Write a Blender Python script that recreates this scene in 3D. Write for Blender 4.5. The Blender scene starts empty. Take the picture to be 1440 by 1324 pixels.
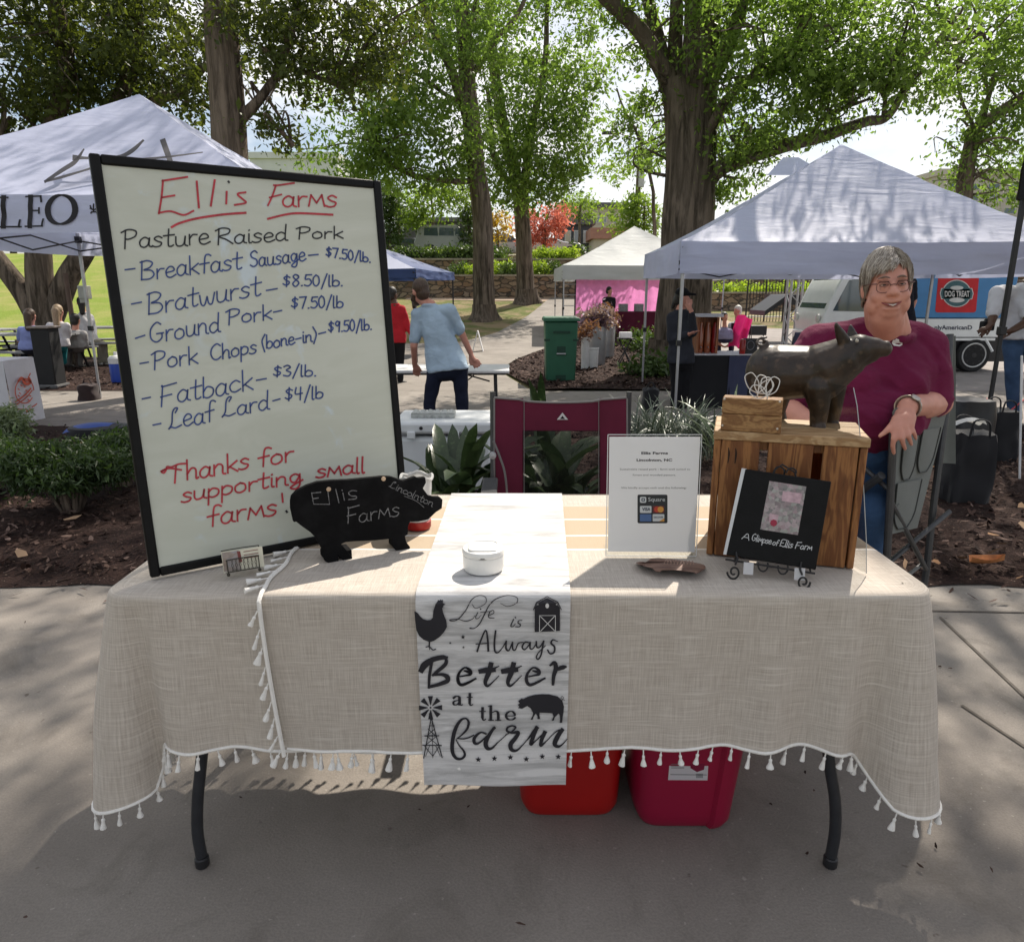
import bpy, bmesh, math, random
import numpy as np
from mathutils import Vector as V, Matrix, noise as mnoise
from mathutils.geometry import tessellate_polygon
R = math.radians
SC = bpy.context.scene
COL = SC.collection
random.seed(7)
# ------------------------------------------------------------ camera
CAM_H, PITCH, FPX = 1.383, R(14.14), 1000.0
cd = bpy.data.cameras.new('camera')
cam = bpy.data.objects.new('camera', cd)
COL.objects.link(cam)
cam.location = (0, 0, CAM_H)
cam.rotation_euler = (R(90) - PITCH, 0, 0)
cd.sensor_width = 36
cd.lens = 36 * FPX / 1440
cd.clip_start, cd.clip_end = .05, 2000
SC.camera = cam
# ------------------------------------------------------------ sky, sun, exposure
SUN = V((.46, .89, 1.11)).normalized()
w = bpy.data.worlds.new("World")
SC.world = w
w.use_nodes = True
wt = w.node_tree
wt.nodes.clear()
sky = wt.nodes.new('ShaderNodeTexSky')
sky.sky_type = 'NISHITA'
sky.sun_disc = False
sky.sun_elevation = math.asin(SUN.z)
sky.sun_rotation = math.atan2(SUN.x, SUN.y)
sky.air_density, sky.dust_density, sky.ozone_density = 1.0, 1.6, 1.0
tcw = wt.nodes.new('ShaderNodeTexCoord')
mpw = wt.nodes.new('ShaderNodeMapping')
mpw.inputs['Scale'].default_value = (1.5, 1.5, 3.2)
wt.links.new(tcw.outputs['Generated'], mpw.inputs['Vector'])
nzw = wt.nodes.new('ShaderNodeTexNoise')
nzw.inputs['Scale'].default_value = 2.3
nzw.inputs['Detail'].default_value = 8
nzw.inputs['Roughness'].default_value = .58
wt.links.new(mpw.outputs[0], nzw.inputs['Vector'])
rpw = wt.nodes.new('ShaderNodeValToRGB')
rpw.color_ramp.elements[0].position = .40
rpw.color_ramp.elements[1].position = .60
wt.links.new(nzw.outputs['Fac'], rpw.inputs['Fac'])
mxw = wt.nodes.new('ShaderNodeMix')
mxw.data_type = 'RGBA'
wt.links.new(rpw.outputs['Color'], mxw.inputs['Factor'])
wt.links.new(sky.outputs['Color'], mxw.inputs['A'])
mxw.inputs['B'].default_value = (10.0, 9.9, 9.9, 1)      # sunlit cloud, in the sky texture's own units
bgw = wt.nodes.new('ShaderNodeBackground')
bgw.inputs['Strength'].default_value = .085
ow = wt.nodes.new('ShaderNodeOutputWorld')
wt.links.new(mxw.outputs['Result'], bgw.inputs['Color'])
wt.links.new(bgw.outputs[0], ow.inputs[0])
sd = bpy.data.lights.new('sun', 'SUN')
sd.energy, sd.angle, sd.color = 5.0, R(.53), (1, .915, .80)
so = bpy.data.objects.new('sun', sd)
COL.objects.link(so)
so.rotation_euler = (-SUN).to_track_quat('-Z', 'Y').to_euler()
SC.view_settings.view_transform = 'Standard'
SC.view_settings.look = 'None'
SC.view_settings.exposure = .5
SC.view_settings.gamma = 1
SC.cycles.use_denoising = True
SC.cycles.max_bounces = 8
SC.cycles.transparent_max_bounces = 12
SC.cycles.caustics_reflective = SC.cycles.caustics_refractive = False

# ------------------------------------------------------------ pixel -> world helpers (1440 x 1324 photo pixels)
def ray(px, py):
    c, s = math.cos(PITCH), math.sin(PITCH)
    u, v = (px - 720) / FPX, (662 - py) / FPX
    return V((u, c + v * s, -s + v * c))
EYE = V((0, 0, CAM_H))
def at(px, py, Y):
    d = ray(px, py)
    return EYE + d * (Y / d.y)
def onz(px, py, z):
    d = ray(px, py)
    return EYE + d * ((z - CAM_H) / d.z)
def onplane(px, py, p0, n):
    d = ray(px, py)
    return EYE + d * ((p0 - EYE).dot(n) / d.dot(n))
def sst(a, b, x):
    t = min(1, max(0, (x - a) / (b - a)))
    return t * t * (3 - 2 * t)

# ------------------------------------------------------------ materials
def node(nt, t, ins=None, **props):
    n = nt.nodes.new('ShaderNode' + t)
    for k, v in props.items():
        setattr(n, k, v)
    for k, v in (ins or {}).items():
        s = n.inputs[k]
        if isinstance(v, bpy.types.NodeSocket):
            nt.links.new(v, s)
        else:
            s.default_value = v
    return n
def c4(c): return (c[0], c[1], c[2], 1)
def newmat(name):
    m = bpy.data.materials.new(name)
    m.use_nodes = True
    m.node_tree.nodes.clear()
    return m, m.node_tree
def mixc(nt, f, a, b, blend='MIX'):
    n = node(nt, 'Mix', data_type='RGBA', blend_type=blend)
    for k, v in (('Factor', f), ('A', a), ('B', b)):
        s = [i for i in n.inputs if i.name == k and i.type == ('VALUE' if k == 'Factor' else 'RGBA')][0]
        if isinstance(v, bpy.types.NodeSocket): nt.links.new(v, s)
        else: s.default_value = v if k == 'Factor' else c4(v)
    return [o for o in n.outputs if o.type == 'RGBA'][0]
def ramp(nt, f, a, b, ca=(0, 0, 0), cb=(1, 1, 1)):
    n = node(nt, 'ValToRGB', {'Fac': f})
    n.color_ramp.elements[0].position, n.color_ramp.elements[1].position = a, b
    n.color_ramp.elements[0].color, n.color_ramp.elements[1].color = c4(ca), c4(cb)
    return n.outputs['Color']
def coords(nt, scale=(1, 1, 1), rot=(0, 0, 0), kind='Object'):
    tc = node(nt, 'TexCoord')
    return node(nt, 'Mapping', {'Vector': tc.outputs[kind], 'Scale': scale, 'Rotation': rot}).outputs[0]
def noise(nt, vec, scale, detail=5, rough=.55, dist=0):
    return node(nt, 'TexNoise', {'Vector': vec, 'Scale': scale, 'Detail': detail, 'Roughness': rough, 'Distortion': dist}).outputs['Fac']
def finish(m, nt, col, rough=.6, bump=None, bstr=.3, bdist=.01, metal=0, spec=.4, transl=0, coat=0, alpha=None, tcol=None, sheen=0):
    p = node(nt, 'BsdfPrincipled', {'Base Color': col if isinstance(col, bpy.types.NodeSocket) else c4(col), 'Roughness': rough, 'Metallic': metal,
                                    'Specular IOR Level': spec, 'Coat Weight': coat, 'Sheen Weight': sheen})
    if bump is not None:
        b = node(nt, 'Bump', {'Height': bump, 'Strength': bstr, 'Distance': bdist})
        nt.links.new(b.outputs[0], p.inputs['Normal'])
    sh = p.outputs[0]
    if transl:
        t = node(nt, 'BsdfTranslucent', {'Color': tcol if tcol is not None and not isinstance(tcol, tuple) else (c4(tcol) if tcol else (col if isinstance(col, bpy.types.NodeSocket) else c4(col)))})
        sh = node(nt, 'MixShader', {0: transl, 1: sh, 2: t.outputs[0]}).outputs[0]
    o = node(nt, 'OutputMaterial', {'Surface': sh})
    return m
MATS = {}
def mat(name, col, rough=.6, var=.14, vs=7, bump=.12, bs=90, metal=0, spec=.4, transl=0, coat=0, stretch=(1, 1, 1), col2=None, sheen=0, bdist=.004, bst=None):
    if name in MATS: return MATS[name]
    m, nt = newmat(name)
    v = coords(nt, stretch)
    f = ramp(nt, noise(nt, v, vs, 6), .32, .68)
    a = tuple(c * (1 - var) for c in col)
    b = col2 or tuple(min(1, c * (1 + var)) for c in col)
    cc = mixc(nt, f, a, b)
    h = noise(nt, coords(nt, bst or stretch), bs, 4)
    MATS[name] = finish(m, nt, cc, rough, h, bump, bdist, metal, spec, transl, coat, sheen=sheen)
    return MATS[name]
def fabric(name, col, rough=.85, var=.1, transl=0, thread=450, bump=.25):
    if name in MATS: return MATS[name]
    m, nt = newmat(name)
    v1 = coords(nt, (1, 1, 1))
    f = noise(nt, v1, 5, 5)
    c1 = mixc(nt, ramp(nt, f, .3, .7), tuple(c * (1 - var) for c in col), tuple(min(1, c * (1 + var)) for c in col))
    h = noise(nt, v1, thread, 2)
    big = noise(nt, v1, 14, 3)
    hh = node(nt, 'Math', {0: h, 1: big}, operation='ADD').outputs[0]
    MATS[name] = finish(m, nt, c1, rough, hh, bump, .004, spec=.25, transl=transl, sheen=.15)
    return MATS[name]
def linen(name, bands):
    m, nt = newmat(name)
    av = node(nt, 'Attribute', attribute_name='weave').outputs['Vector']
    sc = lambda a, c: node(nt, 'Mapping', {'Vector': av, 'Scale': (a, c, 1)}).outputs[0]
    h1 = noise(nt, sc(13, 480), 1, 3, .6)
    h2 = noise(nt, sc(480, 13), 1, 3, .6)
    s = node(nt, 'Math', {0: h1, 1: h2}, operation='ADD').outputs[0]
    s = node(nt, 'Math', {0: s, 1: .5}, operation='MULTIPLY').outputs[0]
    c = mixc(nt, ramp(nt, s, .36, .62), (.42, .365, .31), (.63, .575, .505))
    st = noise(nt, sc(7, 150), 1, 2)
    c = mixc(nt, ramp(nt, st, .58, .78), c, (.68, .63, .565))
    if bands:                                     # woven tan band with pale ribbons, across the table top
        sx = node(nt, 'SeparateXYZ', {0: coords(nt)})
        y = sx.outputs['Y']
        def inside(a, b):
            g = node(nt, 'Math', {0: y, 1: a}, operation='GREATER_THAN').outputs[0]
            l = node(nt, 'Math', {0: y, 1: b}, operation='LESS_THAN').outputs[0]
            return node(nt, 'Math', {0: g, 1: l}, operation='MULTIPLY').outputs[0]
        c = mixc(nt, inside(*bands[0]), c, (.50, .40, .29))
        for b in bands[1:]:
            c = mixc(nt, inside(*b), c, (.80, .77, .72))
    return finish(m, nt, c, .9, s, .55, .0025, spec=.15, transl=.12, sheen=.1)
def leafmat(name, c1, c2, transl=.5, tc=(1.5, 1.6, .7)):
    m, nt = newmat(name)
    g = node(nt, 'NewGeometry')
    c = mixc(nt, g.outputs['Random Per Island'], c1, c2)
    big = ramp(nt, noise(nt, coords(nt), .55, 3), .35, .65)
    c = mixc(nt, big, c, mixc(nt, .55, c, tuple(x * 1.5 for x in c2)))
    t = mixc(nt, 1, c, tc, 'MULTIPLY')
    return finish(m, nt, c, .5, spec=.35, transl=transl, tcol=t)
def barkmat(name, c1, c2, sc=9):
    m, nt = newmat(name)
    v = coords(nt, (1, 1, .11))
    h = noise(nt, v, sc, 9, .68, .4)
    c = mixc(nt, ramp(nt, h, .41, .60), c1, c2)
    big = noise(nt, coords(nt), .9, 4)
    c = mixc(nt, ramp(nt, big, .45, .75), c, tuple(x * .65 for x in c2))
    return finish(m, nt, c, .95, h, 1.0, .06, spec=.15)
def woodmat(name, c1, c2, scale=(1, 1, .09), sc=26, rough=.55):
    m, nt = newmat(name)
    v = coords(nt, scale)
    w1 = noise(nt, v, sc, 3, .5, 1.6)
    rings = node(nt, 'Math', {0: node(nt, 'Math', {0: w1, 1: 26}, operation='MULTIPLY').outputs[0]}, operation='SINE').outputs[0]
    rg = node(nt, 'MapRange', {0: rings, 1: -1, 2: 1}).outputs[0]
    c = mixc(nt, ramp(nt, rg, .25, .95), c1, c2)
    fine = noise(nt, v, sc * 9, 3)
    c = mixc(nt, ramp(nt, fine, .5, .8), c, tuple(x * .7 for x in c2))
    return finish(m, nt, c, rough, rg, .08, .003, spec=.35)
def stonemat(name, cols, scale=(1.6, 1.6, 3.6), joint=(.09, .08, .07)):
    m, nt = newmat(name)
    v = coords(nt, scale)
    wob = node(nt, 'TexNoise', {'Vector': v, 'Scale': 2.0, 'Detail': 3})
    vv = node(nt, 'VectorMath', {0: v, 1: node(nt, 'VectorMath', {0: wob.outputs['Color'], 3: .5}, operation='SCALE').outputs[0]}, operation='ADD').outputs[0]
    vo = node(nt, 'TexVoronoi', {'Vector': vv, 'Scale': 1.3})
    ve = node(nt, 'TexVoronoi', {'Vector': vv, 'Scale': 1.3}, feature='DISTANCE_TO_EDGE')
    cr = node(nt, 'ValToRGB', {'Fac': vo.outputs['Color']})
    el = cr.color_ramp.elements
    el[0].position, el[0].color = .1, c4(cols[0])
    el[1].position, el[1].color = .9, c4(cols[-1])
    for k, cc in enumerate(cols[1:-1]):
        e = el.new(.1 + .8 * (k + 1) / (len(cols) - 1))
        e.color = c4(cc)
    j = ramp(nt, ve.outputs['Distance'], .015, .08)
    grit = noise(nt, coords(nt), 22, 5)
    c = mixc(nt, ramp(nt, grit, .3, .7), mixc(nt, .35, cr.outputs['Color'], (.05, .04, .03)), cr.outputs['Color'])
    c = mixc(nt, j, joint, c)
    return finish(m, nt, c, .9, j, 1, .05, spec=.2)
def glassmat(name, col=(.03, .04, .045), rough=.06):
    m, nt = newmat(name)
    f = noise(nt, coords(nt), 3, 3)
    return finish(m, nt, mixc(nt, f, col, tuple(c * 2 for c in col)), rough, spec=.9, coat=.5)

# ------------------------------------------------------------ mesh building
def frame_of(d):
    d = d.normalized()
    a = V((0, 0, 1)) if abs(d.z) < .9 else V((1, 0, 0))
    x = a.cross(d).normalized()
    return x, d.cross(x).normalized()
def catmull(pts, n=6, closed=False):
    pts = [V(p) for p in pts]
    if len(pts) < 3 and not closed: return pts
    out = []
    L = len(pts)
    rng = range(L if closed else L - 1)
    for i in rng:
        if closed: p0, p1, p2, p3 = pts[i - 1], pts[i], pts[(i + 1) % L], pts[(i + 2) % L]
        else:
            p1, p2 = pts[i], pts[i + 1]
            p0 = pts[i - 1] if i else p1 * 2 - p2
            p3 = pts[i + 2] if i + 2 < L else p2 * 2 - p1
        for k in range(n):
            t = k / n
            out.append(.5 * ((2 * p1) + (p2 - p0) * t + (2 * p0 - 5 * p1 + 4 * p2 - p3) * t * t + (3 * p1 - p0 - 3 * p2 + p3) * t ** 3))
    if not closed: out.append(pts[-1])
    return out
class MB:
    def __init__(s): s.v, s.f, s.m, s.mi = [], [], [], 0
    def add(s, vs, fs):
        n = len(s.v)
        s.v += [tuple(v) for v in vs]
        s.f += [tuple(i + n for i in f) for f in fs]
        s.m += [s.mi] * len(fs)
        return s
    def box(s, c, d, rot=None, taper=1, taper_y=None):
        c = V(c)
        hx, hy, hz = d[0] / 2, d[1] / 2, d[2] / 2
        ty = taper if taper_y is None else taper_y
        vs = []
        for z, tx, tyy in ((-hz, 1, 1), (hz, taper, ty)):
            vs += [V((-hx * tx, -hy * tyy, z)), V((hx * tx, -hy * tyy, z)), V((hx * tx, hy * tyy, z)), V((-hx * tx, hy * tyy, z))]
        if rot is not None:
            Rm = rot if isinstance(rot, Matrix) else Matrix.Rotation(rot, 3, 'Z')
            vs = [Rm @ v for v in vs]
        return s.add([c + v for v in vs], [(0, 3, 2, 1), (4, 5, 6, 7), (0, 1, 5, 4), (1, 2, 6, 5), (2, 3, 7, 6), (3, 0, 4, 7)])
    def tube(s, pts, r, n=8, closed=False, flat=None):
        pts = [V(p) for p in pts]
        L = len(pts)
        rs = r if isinstance(r, (list, tuple)) else [r] * L
        if len(rs) != L: rs = [rs[0] + (rs[-1] - rs[0]) * i / (L - 1) for i in range(L)]
        vs, x = [], None
        for i, p in enumerate(pts):
            d = (pts[(i + 1) % L] - pts[i - 1]) if closed else (pts[min(i + 1, L - 1)] - pts[max(i - 1, 0)])
            if d.length < 1e-9: d = V((0, 0, 1))
            d.normalize()
            if x is None: x, y = frame_of(d)
            else:
                x = (x - d * x.dot(d))
                x = x.normalized() if x.length > 1e-6 else frame_of(d)[0]
                y = d.cross(x)
            for k in range(n):
                a = 2 * math.pi * k / n
                vs.append(p + x * (math.cos(a) * rs[i]) + y * (math.sin(a) * rs[i] * (flat or 1)))
        fs = []
        for i in range(L if closed else L - 1):
            j = (i + 1) % L
            for k in range(n):
                k2 = (k + 1) % n
                fs.append((i * n + k, i * n + k2, j * n + k2, j * n + k))
        if not closed:
            fs.append(tuple(range(n - 1, -1, -1)))
            fs.append(tuple((L - 1) * n + k for k in range(n)))
        return s.add(vs, fs)
    def grid(s, fn, nu, nv, cu=False):
        vs = [V(fn(i / nu, j / nv)) for j in range(nv + 1) for i in range(nu + (0 if cu else 1))]
        W = nu if cu else nu + 1
        fs = [(j * W + i, j * W + (i + 1) % W, (j + 1) * W + (i + 1) % W, (j + 1) * W + i) for j in range(nv) for i in range(nu)]
        return s.add(vs, fs)
    def lathe(s, prof, c=(0, 0, 0), n=24, M=None, sx=1, sy=1):
        c = V(c)
        vs = []
        for r, z in prof:
            for k in range(n):
                a = 2 * math.pi * k / n
                p = V((r * math.cos(a) * sx, r * math.sin(a) * sy, z))
                vs.append(c + (M @ p if M else p))
        fs = []
        for i in range(len(prof) - 1):
            for k in range(n):
                fs.append((i * n + k, i * n + (k + 1) % n, (i + 1) * n + (k + 1) % n, (i + 1) * n + k))
        if prof[0][0] > 1e-6: fs.append(tuple(range(n - 1, -1, -1)))
        if prof[-1][0] > 1e-6: fs.append(tuple((len(prof) - 1) * n + k for k in range(n)))
        return s.add(vs, fs)
    def ell(s, c, r, M=None, n=16, m=10):
        c = V(c)
        vs, fs = [], []
        r = (r, r, r) if isinstance(r, (int, float)) else r
        for j in range(m + 1):
            t = math.pi * j / m
            for k in range(n):
                a = 2 * math.pi * k / n
                p = V((math.sin(t) * math.cos(a) * r[0], math.sin(t) * math.sin(a) * r[1], -math.cos(t) * r[2]))
                vs.append(c + (M @ p if M else p))
        for j in range(m):
            for k in range(n):
                fs.append((j * n + k, j * n + (k + 1) % n, (j + 1) * n + (k + 1) % n, (j + 1) * n + k))
        return s.add(vs, fs)
    def cap(s, p0, r0, p1, r1=None, n=12, flat=None):
        """tapered capsule, closed"""
        p0, p1 = V(p0), V(p1)
        r1 = r0 if r1 is None else r1
        d = (p1 - p0)
        dn = d.normalized() if d.length > 1e-6 else V((0, 0, 1))
        pts, rs = [], []
        for k in range(5):
            a = math.pi / 2 * (1 - k / 4)
            pts.append(p0 - dn * (r0 * math.sin(a))); rs.append(max(1e-4, r0 * math.cos(a)))
        for k in range(5):
            a = math.pi / 2 * k / 4
            pts.append(p1 + dn * (r1 * math.sin(a))); rs.append(max(1e-4, r1 * math.cos(a)))
        return s.tube(pts, rs, n, flat=flat)
    def loft(s, rings, ax, ay, n=20):
        vs = []
        for c, rx, ry in rings:
            for k in range(n):
                a = 2 * math.pi * k / n
                q = lambda v: abs(v) ** .8 * (1 if v > 0 else -1)
                vs.append(V(c) + ax * (rx * q(math.cos(a))) + ay * (ry * q(math.sin(a))))
        L = len(rings)
        return s.add(vs, [(i * n + k, i * n + (k + 1) % n, (i + 1) * n + (k + 1) % n, (i + 1) * n + k) for i in range(L - 1) for k in range(n)] + [tuple(range(n - 1, -1, -1)), tuple((L - 1) * n + k for k in range(n))])
    def chain(s, pts, rs, n=12):
        for a, b, ra, rb in zip(pts, pts[1:], rs, rs[1:]): s.cap(a, ra, b, rb, n)
        return s
    def poly(s, pts, fn, th=0):
        """filled 2-D outline mapped by fn(x, y, d); th > 0 gives it thickness"""
        tri = tessellate_polygon([[V((p[0], p[1], 0)) for p in pts]])
        n = len(pts)
        s.add([fn(p[0], p[1], 0) for p in pts], tri)
        if th:
            s.add([fn(p[0], p[1], th) for p in pts], [t[::-1] for t in tri])
            k = len(s.v)
            for i in range(n):
                j = (i + 1) % n
                s.f.append((k - 2 * n + i, k - 2 * n + j, k - n + j, k - n + i)); s.m.append(s.mi)
        return s
    def ribbon(s, pts, wid, fn, smooth=5, nib=None, closed=False):
        """pen stroke: pts 2-D, wid = width or list of widths, fn(x, y) -> world"""
        P = [V((p[0], p[1], 0)) for p in pts]
        ws = list(wid) if isinstance(wid, (list, tuple)) else [wid] * len(P)
        if len(ws) != len(P): ws = [ws[0] + (ws[-1] - ws[0]) * i / (len(P) - 1) for i in range(len(P))]
        if smooth and len(P) > 2:
            W3 = catmull([V((a, 0, 0)) for a in ws], smooth)
            P = catmull(P, smooth)
            ws = [max(1e-5, q.x) for q in W3]
        vs, L = [], len(P)
        for i, p in enumerate(P):
            d = P[min(i + 1, L - 1)] - P[max(0, i - 1)]
            if d.length < 1e-9: d = V((1, 0, 0))
            d.normalize()
            nn = V((-d.y, d.x, 0))
            wv = ws[i] / 2
            if nib: wv *= nib(d)
            q = p - d * (wv * .8 if i == 0 else 0) + d * (wv * .8 if i == L - 1 else 0)
            vs += [fn(q.x + nn.x * wv, q.y + nn.y * wv), fn(q.x - nn.x * wv, q.y - nn.y * wv)]
        return s.add(vs, [(2 * i, 2 * i + 1, 2 * i + 3, 2 * i + 2) for i in range(L - 1)])
ORG = {}
def sharp(me, angle):
    for p in me.polygons: p.use_smooth = True
    try: me.set_sharp_from_angle(angle=R(angle))
    except Exception: pass
def to_mesh(mb, name, off=V((0, 0, 0)), angle=35, flip=True):
    me = bpy.data.meshes.new(name)
    vs = np.array(mb.v, dtype=float) - np.array(off)
    me.from_pydata(vs.tolist(), [], mb.f)
    me.validate()
    if flip and len(mb.f) < 60000:
        bm = bmesh.new(); bm.from_mesh(me)
        bmesh.ops.recalc_face_normals(bm, faces=bm.faces)
        bm.to_mesh(me); bm.free()
    if any(mb.m) and len(me.polygons) == len(mb.m): me.polygons.foreach_set('material_index', mb.m)
    sharp(me, angle)
    return me
def bevel(o, wdt, seg=2):
    b = o.modifiers.new('bevel', 'BEVEL')
    b.width, b.segments, b.limit_method, b.angle_limit = wdt, seg, 'ANGLE', R(40)
def put(o, m, parent):
    for k in (m if isinstance(m, (list, tuple)) else [m]): o.data.materials.append(k)
    COL.objects.link(o)
    if parent:
        o.parent = parent
        ORG[o.name] = ORG.get(parent.name, V((0, 0, 0)))
    return o
def part(name, mb, m, parent, local=False, bev=0, angle=35, flip=True, label=None):
    off = V((0, 0, 0)) if local else ORG.get(parent.name, V((0, 0, 0)))
    me = mb if isinstance(mb, bpy.types.Mesh) else to_mesh(mb, name, off, angle, flip)
    if me is mb: me.transform(Matrix.Translation(-off))
    o = put(bpy.data.objects.new(name, me), m, parent)
    if bev: bevel(o, bev)
    if label: o['label'] = label
    return o
def tag(o, label, cat, group=None):
    o['label'], o['category'] = label, cat
    if group: o['group'] = group
    return o
def thing(name, label, cat, loc=(0, 0, 0), group=None, rz=0):
    o = bpy.data.objects.new(name, None)
    o.empty_display_size = .05
    COL.objects.link(o)
    o.location = loc
    o.rotation_euler = (0, 0, rz)
    ORG[o.name] = V(loc)
    return tag(o, label, cat, group)
def solo(name, mb, m, label, cat, group=None, bev=0, angle=35, flip=True):
    """a thing that is one mesh; its origin goes to the middle of its base"""
    if isinstance(mb, bpy.types.Mesh):
        a = np.array([v.co for v in mb.vertices])
    else: a = np.array(mb.v)
    lo, hi = a.min(0), a.max(0)
    c = V(((lo[0] + hi[0]) / 2, (lo[1] + hi[1]) / 2, lo[2]))
    if isinstance(mb, bpy.types.Mesh):
        me = mb; me.transform(Matrix.Translation(-c))
    else: me = to_mesh(mb, name, c, angle, flip)
    o = put(bpy.data.objects.new(name, me), m, None)
    o.location = c
    ORG[o.name] = c.copy()
    if bev: bevel(o, bev)
    return tag(o, label, cat, group)
def ground(name, mb, m, kind='structure', angle=35, flip=True):
    o = put(bpy.data.objects.new(name, to_mesh(mb, name, V((0, 0, 0)), angle, flip)), m, None)
    o['kind'] = kind
    return o
def dup(src, loc, rz=None, label=None, scale=None):
    r = src.copy(); COL.objects.link(r)
    r.location = loc
    ORG[r.name] = V(loc)
    if rz is not None: r.rotation_euler = (0, 0, rz)
    if scale: r.scale = (scale,) * 3
    if label: r['label'] = label
    for ch in list(src.children):
        c = ch.copy(); COL.objects.link(c); c.parent = r
        for g in list(ch.children):
            d = g.copy(); COL.objects.link(d); d.parent = c
    return r
def blob(mb, voxel, it=3, fac=.5, angle=180):
    """one continuous surface grown round overlapping volumes"""
    me = bpy.data.meshes.new('blob')
    me.from_pydata(mb.v, [], mb.f)
    o = bpy.data.objects.new('blob', me); COL.objects.link(o)
    rm = o.modifiers.new('r', 'REMESH'); rm.mode = 'VOXEL'; rm.voxel_size = voxel; rm.use_smooth_shade = True
    if it:
        sm = o.modifiers.new('s', 'SMOOTH'); sm.iterations = it; sm.factor = fac
    dg = bpy.context.evaluated_depsgraph_get()
    m2 = bpy.data.meshes.new_from_object(o.evaluated_get(dg))
    bpy.data.objects.remove(o); bpy.data.meshes.remove(me)
    for p in m2.polygons: p.use_smooth = True
    return m2
_TXT = {}
def text2d(s, bold=0):
    """filled letters of the built-in font: verts (cap height about 0.7) and faces"""
    if s not in _TXT:
        cu = bpy.data.curves.new('t', 'FONT'); cu.body = s; cu.resolution_u = 3; cu.offset = bold
        o = bpy.data.objects.new('t', cu); COL.objects.link(o)
        dg = bpy.context.evaluated_depsgraph_get(); dg.update()
        me = bpy.data.meshes.new_from_object(o.evaluated_get(dg))
        _TXT[s] = ([(v.co.x, v.co.y) for v in me.vertices], [tuple(p.vertices) for p in me.polygons])
        bpy.data.objects.remove(o); bpy.data.curves.remove(cu); bpy.data.meshes.remove(me)
    return _TXT[s]
def print_text(mb, s, x0, x1, ybase, cap, fn, bold=0, yend=None):
    """letters from x0 to x1 in 2-D, capitals 'cap' tall (y up), mapped by fn(x, y)"""
    vs, fs = text2d(s, bold)
    if not vs: return
    a, b = min(v[0] for v in vs), max(v[0] for v in vs)
    ye = ybase if yend is None else yend
    mb.add([fn(x0 + (x - a) / (b - a) * (x1 - x0), ybase + (ye - ybase) * (x - a) / (b - a) + y / .7 * cap) for x, y in vs], fs)
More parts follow.
